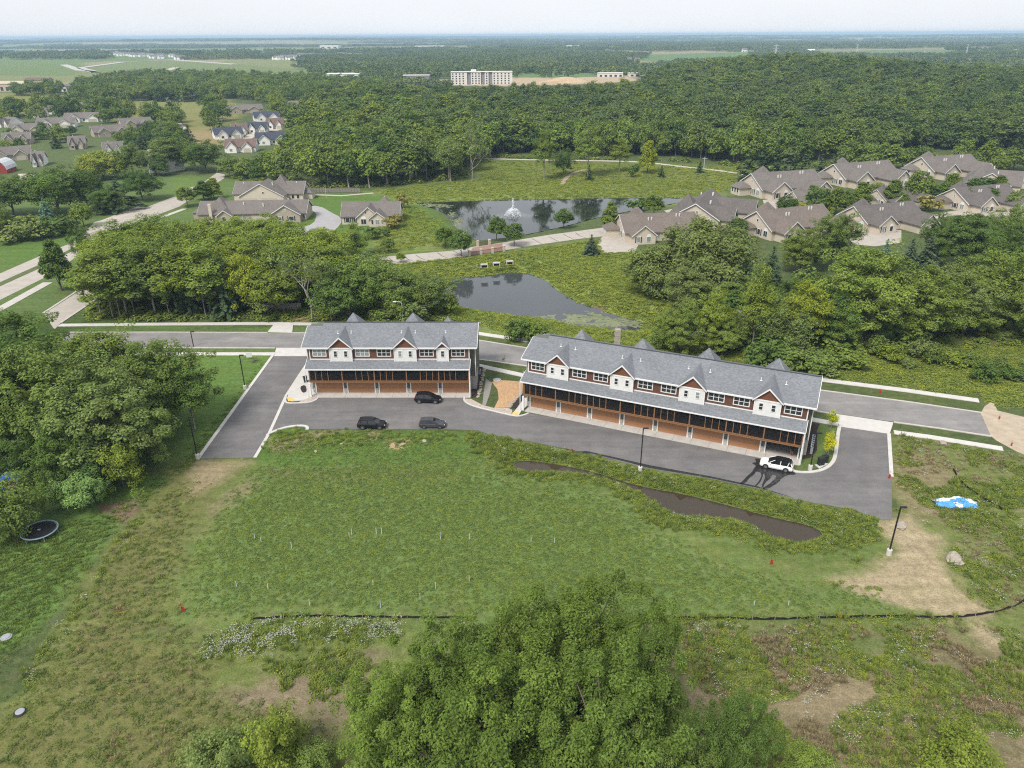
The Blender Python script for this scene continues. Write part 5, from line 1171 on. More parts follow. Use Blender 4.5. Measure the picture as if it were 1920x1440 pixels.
for i in range(46):                               # distant subdivision
    px = random.uniform(205, 345) if i < 32 else random.uniform(518, 570); py = (np.interp(px, [205, 260, 345], [103, 107, 110]) if i < 32 else 111) + random.uniform(-1.6, 2.2)
    b = G(px, py); b[2] = float(terrain(b[:1], b[1:2])[0]); nm = 'left of the far fields' if i < 32 else 'right of the far fields'
    o = thing('subdivision_house', 'small pale house of the distant subdivision ' + nm, 'house', b, random.uniform(-.6, .6), 'distant subdivision ' + nm)
    if hmB is None:
        w, r, t = MB(), MB(), MB(); add_block(w, r, t, 'gable', -9, 9, -6, 6, 6.5, 4, 'x', .6); add_block(w, r, t, 'gable', -7, -1, -9, 0, 6.4, 3, 'y', .5)
        hmB = (w.mesh('subdivision_wall', M_WHITE_S), r.mesh('subdivision_roof', M_TANROOF), r.mesh('subdivision_roof_dark', M_GREYP))
    link('wall', hmB[0], o); link('roof', hmB[1 + (i % 3 == 0)], o)
# dirt heap of the building site
hm = thing('dirt_heap', 'tan heap of soil on the distant building site', 'dirt heap', G(1062, 155)); hm.scale = (.8, .8, .55); 
mbp = MB(); n_ = 20
prof = [(30, -1), (24, 3.5), (17, 8), (9, 11.5), (3, 13), (.2, 13.3)]
for r_, z_ in prof:
    for j in range(n_):
        a_ = 2 * math.pi * j / n_; q = r_ * (1 + .22 * math.sin(a_ * 3 + z_) + .1 * math.sin(a_ * 7)); mbp.v.append((q * 1.5 * math.cos(a_), q * .8 * math.sin(a_), z_))
for i in range(len(prof) - 1):
    for j in range(n_): mbp.f.append((i * n_ + j, i * n_ + (j + 1) % n_, (i + 1) * n_ + (j + 1) % n_, (i + 1) * n_ + j))
mbp.build('soil', pbr("heap_soil", (.42, .31, .20), .95, var=.2, scale=.2), hm, True)
# transmission tower on the hill and utility poles
M_GALV = pbr("galvanised", (.55, .56, .57), .5, var=.08, metal=.4); M_WOODP = pbr("pole_wood", (.28, .23, .18), .9, var=.2)
def tower(px, py, ty, label):
    b = G(px, py); b[2] = float(terrain(b[:1], b[1:2])[0]); h = height_to(b, ty); o = thing('transmission_tower', label, 'pylon', b)
    mb = MB(); w = h * .055
    for sx in (-1, 1):
        for sy in (-1, 1): mb.tube([(sx * w, sy * w, 0), (sx * w * .35, sy * w * .35, h * .7), (0, 0, h)], h * .006, 4)
    n = 9
    for i in range(n):
        z0, z1 = h * .8 * i / n, h * .8 * (i + 1) / n; k0, k1 = w * (1 - .72 * i / n), w * (1 - .72 * (i + 1) / n)
        for s in (-1, 1): mb.tube([(-s * k0, -k0, z0), (s * k1, -k1, z1)], h * .004, 4); mb.tube([(-s * k0, k0, z0), (s * k1, k1, z1)], h * .004, 4)
    mb.build('lattice', M_GALV, o)
    for f in (.72, .82, .92): MB().tube([(-h * .13, 0, h * f), (0, 0, h * f + h * .02), (h * .13, 0, h * f)], h * .006, 4).build('crossarm', M_GALV, o)
tower(1450, 132, 82, 'pale lattice transmission tower standing behind the wooded hill')
tower(1605, 106, 82, 'distant lattice tower left on the far field'); tower(1732, 106, 86, 'distant lattice tower in the middle of the far field'); tower(1810, 108, 82, 'distant lattice tower right on the far field')
def pole(px, py, ty, label, mat=M_WOODP, arm=True, name='utility_pole', r=.16):
    b = G(px, py); h = height_to(b, ty); o = thing(name, label, 'pole', b)
    MB().tube([(0, 0, -.2), (0, 0, h)], [r * 1.2, r * .8], 8).build('post', mat, o)
    if arm: MB().box(-1.2, 1.2, -.08, .08, h - .8, h - .62).build('crossarm', mat, o)
    return o
pole(222, 437, 411, 'dark utility pole beside the dark red car', r=.14); pole(284, 338, 316, 'pale utility pole among the dark trees', M_GALV, False)
pole(1319, 322, 294, 'white pole beside the trail on the meadow', M_GALV); pole(1751, 318, 290, 'white pole behind the highest tan roof', M_GALV); pole(612, 372, 350, 'thin lamp pole in the garden behind the cul-de-sac', M_GALV, False, r=.08)

# belts of trees in the middle distance, kept off roofs and streets
KEEP = [(-10 + 75, 0)] and [(o.location.x, o.location.y) for o in SC.objects if o.type == 'EMPTY' and o.get('category') == 'house']
keep = np.array(KEEP)
if len(bx):
    dmin = np.full(len(bx), 1e9)
    for kx, ky in keep: dmin = np.minimum(dmin, np.hypot((bx - kx - 9) / 1.2, (by - ky + 8) / 1.8))
    ok = dmin > 17; bx, by = bx[ok], by[ok]
bz = terrain(bx, by); bp = proj(np.stack([bx, by, bz], 1))
nearb = (by < 560)
cnt = 0
for i in np.where(nearb)[0]:
    if cnt >= 75: nearb[i] = False; continue
    cnt += 1
    tree_m((bx[i], by[i], bz[i]), random.uniform(5.5, 10), random.uniform(7, 11), random.choice(['oakf0', 'oakf1', 'oakf2', 'sprucef']), random.choice([T0, TD, TD, TL, TDD, TG]), 'garden tree between the roofs of the upper-left neighbourhood', 'garden trees of the neighbourhood')
fb = ~nearb
s0 = rng.uniform(.8, 1.25, int(fb.sum()))
scatter('tree_belt', [proto_obj('belt_kind', [PT[k]['crown'], PT[k]['trunk']], [GREEN_I, M_BARK]) for k in ('oakf0', 'oakf1', 'oakf2', 'sprucef')], np.stack([bx[fb], by[fb], bz[fb]], 1), s0, rng.uniform(0, 6.28, int(fb.sum())), 'dark belts of trees between the far fields', 'woods')
# distant woodland: groves far beyond the wooded hill
def grove(seed):
    rg = np.random.default_rng(seed); Vs, Fs, o = [], [], 0
    for _ in range(26):
        x, y = rg.uniform(-30, 30, 2); h = rg.uniform(9, 15); w = rg.uniform(7, 12); k = 46
        d = unit(rg.normal(size=(k, 3))); d[:, 2] = np.abs(d[:, 2]) * 1.2 - .35
        c = np.stack([x + d[:, 0] * w / 2 * .8, y + d[:, 1] * w / 2 * .8, h * .55 + d[:, 2] * h * .38], 1)
        V, Fq = quads(c, unit(d + np.array([0, 0, .5]) + rg.normal(size=(k, 3)) * .25), np.full(k, 2.6), 1.2, rg); Vs.append(V); Fs.append(Fq + o); o += len(V)
    return bpy.data.objects.new('grove_kind', np_mesh('grove_kind', np.vstack(Vs), np.vstack(Fs), FARGREEN_I))
FIELDS = [GA(p) for p, c, s, d in COVER if c in (FARF,) or min(q[1] for q in p) < 165]
FIELDS.append(GA([(835, 150), (960, 148), (1210, 142), (1210, 162), (960, 168), (835, 166)])); FIELDS.append(GA([(200, 101), (350, 105), (350, 116), (200, 112)])); FIELDS.append(GA([(515, 107), (575, 108), (575, 115), (515, 115)]))
FIELDS.append(GA([(-300, 142), (145, 142), (145, 215), (-300, 215)])); FIELDS.append(GA([(100, 112), (560, 112), (600, 150), (150, 146), (100, 140)]))
FIELDS.append(GA([(815, 158), (1215, 150), (1225, 195), (815, 198)])); FIELDS.append(GA([(470, 140), (680, 140), (680, 152), (470, 155)]))
def far_points(r0, r1, step, a=40):
    n = int(math.radians(2 * a) * (r1 ** 2 - r0 ** 2) / 2 / step ** 2)
    r = np.sqrt(rng.uniform(r0 ** 2, r1 ** 2, n)); t = np.radians(rng.uniform(-a, a, n))
    return r * np.sin(t), r * np.cos(t)
FX, FY, FS = [], [], []
for r0, r1, step, s in ((760, 3000, 38, .9), (3000, 7000, 62, 1.15), (7000, 17000, 170, 2.4)):
    x, y = far_points(r0, r1, step)
    okk = ~in_poly(x, y, WOODS)
    for p in FIELDS: okk &= ~in_poly(x, y, p)
    if r0 >= 3000: okk &= vnoise(x * .45, y, 420, 31) > .46
    else: okk &= vnoise(x * .45, y, 230, 33) > .30
    if r0 < 1000: okk &= (y > 1000) | (x < -60)
    px_, py_, _ = proj(np.stack([x, y, np.zeros_like(x)], 1)); okk &= (py_ < 168) & ~((px_ < 700) & (py_ > 146))
    FX.append(x[okk]); FY.append(y[okk]); FS.append(np.full(okk.sum(), s))
FX, FY, FS = np.concatenate(FX), np.concatenate(FY), np.concatenate(FS)
scatter('far_forest', [grove(500 + i) for i in range(4)], np.stack([FX, FY, terrain(FX, FY) - .5], 1), np.stack([FS, FS, np.minimum(FS, 1.5) * rng.uniform(.8, 1.2, len(FS))], 1), rng.uniform(0, 6.28, len(FX)), 'blue-green woodland stretching to the horizon', 'woods')

# ------------------------------------------------------------------ the two townhouse rows
M_ROOF = shingle("blue_grey_shingles", (.178, .188, .204), 1.25)
M_BROWNS = lined("brown_siding", (.115, .050, .032), .18)
M_GAB = lined("gable_shakes", (.15, .062, .034), .22)
M_OLIVE = lined("olive_siding", (.105, .108, .088), .18)
M_WHITEB = lined("white_board_batten", (.62, .62, .61), .4, 'X', .2)
M_CEDAR = pbr("cedar", (.23, .115, .052), .75, var=.25, scale=3, stretch=(1, 1, 4))
M_GDOOR = pbr("wood_garage_door", (.33, .165, .082), .6, var=.07, scale=.8)
M_STONE = pbr("pier_stone", (.34, .33, .31), .9, var=.35, scale=4, bump=.6, bscale=5)
M_SCREEN = None
def screen_mat():
    m, nt, N, L = new_mat("insect_screen")
    out = N.new("ShaderNodeOutputMaterial"); d = N.new("ShaderNodeBsdfDiffuse"); d.inputs[0].default_value = (.02, .02, .022, 1)
    t = N.new("ShaderNodeBsdfTransparent"); x = N.new("ShaderNodeMixShader"); x.inputs[0].default_value = .5
    L.new(t.outputs[0], x.inputs[1]); L.new(d.outputs[0], x.inputs[2]); L.new(x.outputs[0], out.inputs[0]); return m
M_SCREEN = screen_mat()
M_BLACK = pbr("black_metal", (.018, .018, .02), .5, var=.15, metal=.2)
def townhouse(label, org, d, doors, open_door, U, ol, orr, wins, bays, hips, vents, mirror0):
    rz = math.atan2(d[1], d[0]); o = thing('townhouse_row', label, 'townhouses', org, rz)
    L0, L1 = -.62, U                                   # brown front part
    # lower storey: garages behind piers, header over the doors
    hd = MB().box(L0, L1, .16, .6, 2.12, 2.72).box(L0, L1, 5.9, 6.2, 0, 2.72).box(L0, L0 + .3, .16, 5.9, 0, 2.12).box(L1 - .3, L1, .16, 5.9, 0, 2.12); hd.build('garage_wall', M_OLIVE, o)
    edges = [L0] + [v for dd in doors for v in dd] + [L1]
    for i in range(0, len(edges), 2):
        a, b = edges[i], edges[i + 1]
        if b - a < .6: continue
        p = MB().box(a + .22, b - .22, .02, .5, 0, 2.70).build('pier', M_OLIVE, o)
        MB().box(a + .21, b - .21, -.1, .3, 0, .95).box(a + .205, b - .205, -.13, .3, .951, 1.04).build('stone_base', M_STONE, p)
    for k, (a, b) in enumerate(doors):
        MB().box(a - .2, a, -.04, .2, 0, 2.22).box(b, b + .2, -.04, .2, 0, 2.22).box(a - .2, b + .2, -.04, .2, 2.1201, 2.24).build('door_frame', M_TRIM, o)
        if k == open_door:
            MB().box(a, b, 5.8, 5.88, 0, 2.6).box(a - .05, a, .5, 5.8, 0, 2.6).box(b, b + .05, .5, 5.8, 0, 2.6).build('garage_lining', pbr("lining", (.30, .31, .31), .8, var=.08), o)
            MB().box(a - .1, b + .1, .2, 5.8, .0, .09).build('garage_floor', M_CONC, o)
            continue
        dm = MB()
        for s_ in range(4): dm.box(a + .01, b - .01, .10, .16, .02 + s_ * .525, .02 + s_ * .525 + .51)
        dm.build('garage_door', M_GDOOR, o)
    # screened deck
    MB().box(L0, L1, -1.45, 1.2, 2.80, 2.98).build('deck_floor', M_CEDAR, o)
    MB().box(L0, L1, -1.62, -1.46, 2.86, 3.12).box(L0 - .04, L1 + .04, -1.68, -1.40, 3.125, 3.2).box(L0, L1, -1.6, -1.46, 5.20, 5.42).build('deck_beam', M_CEDAR, o)
    bnd = [L0 + .1] + [(doors[i][1] + doors[i + 1][0]) / 2 for i in range(len(doors) - 1)] + [L1 - .1]
    for i in range(len(bnd) - 1):
        a, b = bnd[i], bnd[i + 1]; left = (i % 2 == 0) ^ mirror0
        cuts = [a, a + (b - a) * .19, a + (b - a) * .38, a + (b - a) * .57, b] if left else [a, b - (b - a) * .57, b - (b - a) * .38, b - (b - a) * .19, b]
        for j, c in enumerate(cuts[:-1]):
            w_ = .18 if j == 0 else .10
            MB().box(c - w_ / 2, c + w_ / 2, -1.6, -1.44, 3.08, 5.20).build('deck_post', M_CEDAR, o)
            MB().box(c + .12, cuts[j + 1] - .12, -1.52, -1.515, 3.09, 5.2).build('screen', M_SCREEN, o)
        # glazed doors and a window behind the screens
        g0, g1 = (a + .3, a + (b - a) * .57) if left else (b - (b - a) * .57, b - .3)
        window(o, '-y', 1.2, g0 + .2, 3.0, g1 - g0 - .4, 2.15, frame=.12, cols=3)
    MB().box(L1 - .18, L1 + .02, -1.6, -1.44, 3.08, 5.2).build('deck_post', M_CEDAR, o)
    MB().box(L0, L1, -1.40, -1.36, 3.95, 4.0).box(L0, L1, -1.40, -1.36, 3.12, 3.16).build('deck_rail', M_BLACK, o)
    bal = MB()
    for i in range(int((L1 - L0) / .3)): bal.box(L0 + .1 + i * .3, L0 + .12 + i * .3, -1.39, -1.37, 3.16, 3.95)
    bal.build('deck_balusters', M_BLACK, o)
    MB().box(L0, L1, 1.2, 1.5, 2.98, 6.0).build('deck_wall', M_OLIVE, o)
    for e in (L0, L1 - .12): MB().box(e, e + .12, -1.44, 1.2, 2.98, 5.4).build('deck_end', M_SCREEN, o)
    k = .39
    pr = MB().prism([(-1.85, 5.42), (.62, 5.42 + k * 2.47), (.62, 5.42 + k * 2.47 + .13), (-1.85, 5.55)], 0, L0 - .55, L1 + .15).build('porch_roof', M_ROOF, o)
    MB().box(L0 - .55, L1 + .15, -1.97, -1.852, 5.38, 5.56).build('gutter', M_TRIM, pr)
    MB().prism([(-1.85, 5.40), (.62, 5.40 + k * 2.47), (.62, 5.575 + k * 2.47), (-1.85, 5.575)], 0, L0 - .62, L0 - .552).prism([(-1.85, 5.40), (.62, 5.40 + k * 2.47), (.62, 5.575 + k * 2.47), (-1.85, 5.575)], 0, L1 + .152, L1 + .22).build('fascia', M_TRIM, pr)
    # upper storey
    MB().box(L0, L1, .5, 2.0, 6.0, 8.8).build('upper_wall', M_BROWNS, o)
    MB().box(L0 - .03, L1 + .03, .42, .498, 6.38, 6.60).box(L0 - .03, L1 + .03, .42, .498, 8.52, 8.80).box(L0 - .04, L0 + .12, .43, .499, 6.6, 8.52).box(L1 - .12, L1 + .04, .43, .499, 6.6, 8.52).build('wall_trim', M_TRIM, o)
    for a, b in wins: window(o, '-y', .5, a, 7.02, b - a, 1.48, frame=.13, cols=3, rows_=2)
    # rear body with gable ends
    kz = .377; zr = 8.85 + kz * 6.4
    MB().prism([(1.52, 2.74), (12.4, 2.74), (12.4, 8.8), (6.5, zr - .15), (1.52, 9.3)], 0, ol, orr).box(ol, orr, 6.21, 12.4, 0, 2.73).build('rear_wall', M_OLIVE, o)
    MB().box(ol - .02, ol + .12, 1.44, 1.518, 2.74, 8.9).box(orr - .12, orr + .02, 1.44, 1.518, 2.74, 8.9).build('corner_trim', M_TRIM, o)
    MB().box(L1 + .002, orr + .05, 1.6, 6.2, 0, 2.735).box(ol - .05, L0 - .002, 1.6, 6.2, 0, 2.735).build('stone_foundation', M_STONE, o)
    # roofs
    e0 = .1; ze = 8.88; jog = .95
    def main_pts(vr):
        zt = ze + kz * (vr - e0); vb = 12.9; zb = 8.88
        return [(e0, ze), (vr, zt), (vb, zb), (vb, zb - .18), (vr, zt - .2), (e0, ze - .2)]
    rf = MB().prism(main_pts(6.5), 0, jog, orr + .35).prism(main_pts(5.55), 0, ol - .5, jog - .003).build('roof', M_ROOF, o)
    MB().box(ol - .5, orr + .35, e0 - .14, e0 - .003, ze - .22, ze + .01).build('gutter', M_TRIM, rf)
    MB().prism([(a, b + .012) for a, b in main_pts(6.5)], 0, orr + .352, orr + .42).prism([(a, b + .012) for a, b in main_pts(5.55)], 0, ol - .57, ol - .502).build('fascia', M_TRIM, rf)
    MB().box(jog, orr + .3, 6.38, 6.62, zr + .05, zr + .13).build('ridge_cap', pbr("ridge_dark", (.06, .065, .075), .9, var=.1), rf)
    for a, b, pk in bays:
        c = (a + b) / 2; hw = (b - a) / 2
        bo_ = MB().box(a, b, 0, .498, 6.0, 8.86).build('bay', M_WHITEB, o)
        MB().box(a - .03, b + .03, -.06, -.002, 5.98, 6.22).box(a - .03, b + .03, -.06, -.002, 8.66, 8.90).box(a - .04, a + .10, -.05, -.003, 6.22, 8.66).box(b - .10, b + .04, -.05, -.003, 6.22, 8.66).build('bay_trim', M_TRIM, bo_)
        ww = .72
        for q in ([c - 1.28, c + .55] if hw > 1.5 else [c - .36]): window(bo_, '-y', 0, q, 7.1, ww, 1.25, frame=.1, rows_=2)
        s = (pk - 8.95) / (hw + .25)
        MB().prism([(a, 8.901), (b, 8.901), (c, 8.9 + s * hw - .02)], 1, -.001, 1.2).build('gable', M_GAB, o)
        gp_ = [(a - .3, 8.86 - .05 * s), (c, pk), (b + .3, 8.86 - .05 * s), (b + .3, 8.66 - .05 * s), (c, pk - .22 * (1 + s * .3)), (a - .3, 8.66 - .05 * s)]
        g = MB().prism(gp_, 1, -.32, .1 + (pk - ze) / kz).build('gable_roof', M_ROOF, rf)
        MB().prism([(x_, z_ + .01) for x_, z_ in gp_], 1, -.40, -.322).build('rake_board', M_TRIM, rf)
    for c, hw, pk in hips:
        hw = hw * .8; zb = pk - hw * 1.32; v0 = 10.9
        MB().add([(c - hw, v0 - hw, zb), (c + hw, v0 - hw, zb), (c + hw, v0 + hw, zb), (c - hw, v0 + hw, zb), (c, v0, pk)], [(0, 1, 4), (1, 2, 4), (2, 3, 4), (3, 0, 4), (0, 3, 2, 1)]).build('hip_roof', M_ROOF, rf)
        MB().box(c - hw + .4, c + hw - .4, v0 - hw + .4, v0 + hw - .4, 2.8, zb - .005).build('rear_bay', M_WHITEB, o)
    for c, v in vents:
        z = ze + kz * (v - e0); MB().tube([(c, v, z - .1), (c, v, z + .55)], .07, 8).tube([(c, v, z + .02), (c, v, z + .05)], .2, 8).build('vent', M_TRIM, rf)
    for u in (L0 - .5, L1 + .08):
        MB().box(u - .05, u + .05, -1.95, -1.86, .05, 5.4).build('downspout', M_TRIM, o)
    MB().box(L1 - .05, L1 + .25, -1.75, -1.45, 0, 2.7).box(L1 - .02, L1 + .22, -1.72, -1.47, 2.7, 5.2).build('corner_post', M_TRIM, o)
    MB().box(L0 - .2, L0 + .1, -1.75, -1.45, 0, 2.7).build('corner_post', M_TRIM, o)
    return o
A0 = G(594.6, 737); dA = np.array([.99991, -.01325]); nA = np.array([.01325, .99991])
B0 = G(994.38, 763.14); dB = np.array([.91238, -.40935]); nB = np.array([.40935, .91238])
townhouse('short grey-roofed townhouse row with five brown garage doors and three white bays', A0, dA, [(.05 + 5.74 * i, 4.85 + 5.74 * i) for i in range(5)], None, 27.95, -1.35, 29.0,
          [(-.08, 2.42), (7.6, 10.15), (11.45, 14.0), (19.05, 21.6), (24.75, 27.2)], [(3.08, 7.09, 10.97), (14.6, 18.56, 10.97), (22.2, 24.3, 10.1)], [(5.45, 2.35, 11.66), (16.78, 2.35, 11.66), (23.35, 1.5, 10.76)],
          [(4.1, 3.6), (6.5, 3.7), (15.6, 3.7), (18.1, 3.7), (23.6, 3.7)], False)
townhouse('long grey-roofed townhouse row with eight garage bays, the last one open', B0, dB, [(.05 + 5.63 * i, 4.75 + 5.63 * i) for i in range(8)], 7, 44.6, -1.3, 45.3,
          [(-.07, 2.4), (7.4, 9.9), (11.1, 13.6), (18.6, 21.1), (22.4, 24.9), (29.8, 32.4), (33.7, 36.2), (41.2, 43.8)], [(3.0, 6.8, 10.85), (14.15, 17.95, 10.9), (25.45, 29.4, 10.95), (36.85, 40.75, 11.0)],
          [(5.3, 2.35, 11.5), (16.45, 2.35, 11.55), (27.7, 2.35, 11.6), (38.85, 2.35, 11.65)], [(3.9, 4.2), (6.6, 4.0), (14.9, 3.8), (18.0, 3.8), (25.9, 3.8), (29.3, 3.8), (37.1, 3.8), (40.8, 3.8)], False)
def loc(o0, d_, n_, u, v): return (o0[0] + d_[0] * u + n_[0] * v, o0[1] + d_[1] * u + n_[1] * v)
for o0, d_, n_, U in ((A0, dA, nA, 28.0), (B0, dB, nB, 44.7)):
    ap = sheet("garage_apron", [loc(o0, d_, n_, -.3, -1.98), loc(o0, d_, n_, U, -1.98), loc(o0, d_, n_, U, .2), loc(o0, d_, n_, -.3, .2)], .07, M_CONC, px=False)
    for i in range(int(U / 2.85)):
        strip("joint", [loc(o0, d_, n_, 2.6 + i * 2.85, -1.97), loc(o0, d_, n_, 2.6 + i * 2.85, .1)], .03, .074, M_CRACK, thick=.003, px=False, parent=ap)

# ------------------------------------------------------------------ cars
M_TYRE = pbr("tyre", (.02, .02, .02), .9, var=.1); M_RIM = pbr("rim", (.35, .35, .36), .35, metal=.8, var=.05); M_CARGLASS = pbr("car_glass", (.012, .014, .016), .05, spec=.7, var=.1)
M_LAMPW = pbr("headlamp", (.6, .6, .6), .2, var=.02); M_LAMPR = pbr("taillamp", (.25, .01, .01), .3, var=.02)
def car(label, px, py, heading, paint, roofpaint=None, sc=1.0, tall=1.0):
    b = G(px, py, ZP); o = thing('parked_car' if 'driv' not in label else 'car', label, 'car', b, heading); o.scale = (sc, sc, sc * tall)
    st = [(-2.36, .72, .42, .80), (-2.28, .86, .33, 1.0), (-1.8, .92, .26, 1.05), (-.5, .93, .23, 1.03), (.9, .93, .23, 1.0), (1.3, .92, .23, .99), (1.9, .90, .25, .92), (2.2, .85, .30, .82), (2.34, .70, .36, .66)]
    v, f = [], []
    for x, w, zl, zb in st:
        half = [(0, zl), (w * .9, zl), (w, zl + .2), (w, zb - .16), (w * .93, zb - .02), (w * .5, zb + .03), (0, zb + .04)]
        ring = half + [(-y, z) for y, z in half[-2:0:-1]]
        v += [(x, y, z) for y, z in ring]
    n = len(ring)
    for i in range(len(st) - 1):
        for j in range(n): f.append((i * n + j, i * n + (j + 1) % n, (i + 1) * n + (j + 1) % n, (i + 1) * n + j))
    f += [tuple(range(n))[::-1], tuple(range((len(st) - 1) * n, len(st) * n))]
    MB().add(v, [q[::-1] for q in f]).build('body', paint, o, False)
    pr = [(-2.25, 1.0), (-1.98, 1.48), (-1.5, 1.62), (-.4, 1.66), (.25, 1.58), (1.28, .99)]
    hw = lambda z: .86 - (z - 1.0) * .30
    cv = [(x, -hw(z), z) for x, z in pr] + [(x, hw(z), z) for x, z in pr]; m_ = len(pr)
    MB().add(cv, [tuple(range(m_)), tuple(range(m_, 2 * m_))[::-1]] + [(i, m_ + i, m_ + (i + 1) % m_, (i + 1) % m_) for i in range(m_)]).build('windows', M_CARGLASS, o)
    rp = [(-2.02, 1.47), (-1.5, 1.63), (-.4, 1.675), (.22, 1.60)]
    rv = [(x, -hw(z) - .03, z + .015) for x, z in rp] + [(x, hw(z) + .03, z + .015) for x, z in rp] + [(x, -hw(z) - .03, z - .05) for x, z in rp] + [(x, hw(z) + .03, z - .05) for x, z in rp]; k = 4
    rfc = []
    for i in range(3): rfc += [(i, i + 1, k + i + 1, k + i), (i, 2 * k + i, 2 * k + i + 1, i + 1), (k + i, k + i + 1, 3 * k + i + 1, 3 * k + i)]
    rfc += [(0, k, 3 * k, 2 * k), (3, 2 * k + 3, 3 * k + 3, k + 3)]
    MB().add(rv, rfc).build('roof', roofpaint or paint, o)
    pm = MB()
    for s in (-1, 1):
        for x0, x1 in ((-.55, -.58), (-1.55, -1.75)):
            pm.tube([(x0, s * (hw(1.0) + .012), 1.0), (x1, s * (hw(1.6) + .012), 1.6)], .05, 4)
        pm.tube([(1.26, s * (hw(1.0) + .005), 1.0), (.25, s * (hw(1.58) + .005), 1.58)], .04, 4); pm.tube([(-2.2, s * .84, 1.02), (-1.98, s * hw(1.5), 1.5)], .07, 4)
    pm.build('pillars', paint, o)
    for x in (-1.42, 1.45):
        for s in (-1, 1):
            ar = MB(); nn = 14
            ar.prism([(x + .43 * math.cos(2 * math.pi * i / nn), .38 + .43 * math.sin(2 * math.pi * i / nn)) for i in range(nn)], 1, s * .80, s * .938); ar.build('wheel_arch', M_DARK, o)
            wh = MB().prism([(x + .36 * math.cos(2 * math.pi * i / 16), .36 + .36 * math.sin(2 * math.pi * i / 16)) for i in range(16)], 1, s * .72, s * .955).build('wheel', M_TYRE, o)
            MB().prism([(x + .22 * math.cos(2 * math.pi * i / 10), .36 + .22 * math.sin(2 * math.pi * i / 10)) for i in range(10)], 1, s * .9, s * .965).build('rim', M_RIM, wh)
    for s in (-1, 1):
        MB().box(2.12, 2.30, s * .62 - .14, s * .62 + .14, .66, .80).build('headlight', M_LAMPW, o); MB().box(-2.36, -2.25, s * .72 - .12, s * .72 + .12, .82, .96).build('taillight', M_LAMPR, o)
        MB().box(.78, .95, s * .98 - .1, s * .98 + .1, 1.0, 1.14).build('mirror', paint, o)
    return o
def paint(name, c, r=.3): return pbr(name, c, r, var=.05, scale=.5, spec=.28)
P_BLK = paint("black_paint", (.010, .010, .013)); P_GRY = paint("grey_paint", (.055, .055, .065)); P_WHT = paint("white_paint", (.80, .80, .80)); P_RED = paint("dark_red_paint", (.09, .015, .02))
car('black crossover parked in front of the fourth garage door', 803, 753, math.radians(-5), P_BLK, tall=1.03)
car('black crossover parked on the lot near the grass edge', 698, 801, math.radians(-2), P_BLK)
car('dark grey crossover parked beside the black one at grass edge', 811, 800, math.radians(-2), P_GRY, sc=.92)
car('white car with black roof before the open garage', 1455, 877, math.pi + math.atan2(dB[1], dB[0]), P_WHT, P_BLK, tall=1.02)
car('dark red car driving along the boulevard', 208, 441, math.radians(208), P_RED)
car('black vehicle half hidden in the bushes at the right', 1822, 606, math.radians(12), P_BLK)

# ------------------------------------------------------------------ lamps, boxes, small things round the lot
def lamp(px, py, ty, label, dirx=1, base=True):
    b = G(px, py); h = height_to(b, ty); o = thing('lamp_post', label, 'lamp post', b)
    if base: MB().lathe([(.32, -.1), (.32, .8), (.28, .84)], 16).build('base', M_CONC_W, o)
    MB().box(-.07, .07, -.07, .07, .8 if base else 0, h - .05).build('post', M_BLACK, o)
    hd = MB().box(.0, .75 * dirx, -.16, .16, h - .06, h + .06) if dirx > 0 else MB().box(-.75, 0, -.16, .16, h - .06, h + .06)
    hd.build('lamp_head', M_BLACK, o); return o
lamp(1666, 1040, 951, 'black lamp post on concrete base beside the dirt track'); lamp(1200, 884, 803, 'black lamp post on the ditch side of the long lot')
lamp(1518.5, 881, 812, 'black lamp post on the grass plot beside the white car'); lamp(371, 860, 782, 'black lamp post at the lower end of the driveway'); lamp(460, 730, 666, 'black lamp post halfway up the driveway'); lamp(363, 650, 622, 'thin dark lamp post beside the street', base=False)
b = G(757, 620); h = height_to(b, 566); o = thing('street_lamp', 'grey street lamp with curved arm behind the short townhouse', 'street lamp', b)
MB().tube([(0, 0, 0), (0, 0, h * .93), (-.3, 0, h), (-1.3, 0, h + .05)], [.11, .07, .06, .05], 8).build('post', M_GALV, o); MB().box(-1.9, -1.2, -.15, .15, h - .02, h + .12).build('lamp_head', M_TRIM, o)
# utility boxes, meters, bin, condensers
M_UTIL = pbr("black_cabinet", (.02, .025, .025), .45, var=.1)
for px, py, s, lab in ((1538.5, 871, 1.0, 'front black utility cabinet on the concrete pad'), (1546, 866, .9, 'rear black utility cabinet behind the first one')):
    o = thing('utility_cabinet', lab, 'utility box', G(px, py, .12), .3); MB().box(-.45 * s, .45 * s, -.3, .3, 0, 1.15 * s).build('body', M_UTIL, o); MB().box(-.5 * s, .5 * s, -.36, .36, 1.151 * s, 1.22 * s).build('lid', M_UTIL, o); MB().box(-.2, .2, -.32, -.302, .3, .8).build('door', M_BLACK, o)
M_METER = pbr("meter_grey", (.33, .34, .37), .5, metal=.3, var=.1)
for i in range(6):
    o = thing('meter_box', 'grey utility meter box in the row along the end wall', 'meter', (*loc(B0, dB, nB, 46.1, 1.9 + i * .75), .09), math.atan2(dB[1], dB[0]), 'meters along the end wall'); MB().box(-.25, .25, -.25, .25, .3, 1.5).box(-.3, .3, -.28, .28, 1.501, 1.56).build('body', M_METER, o); MB().lathe([(.14, 1.561), (.14, 1.68), (.08, 1.72)], 10).build('dial', M_GLASS, o)
    MB().tube([(0, .0, 0), (0, 0, .3)], .06, 6).build('conduit', M_METER, o)
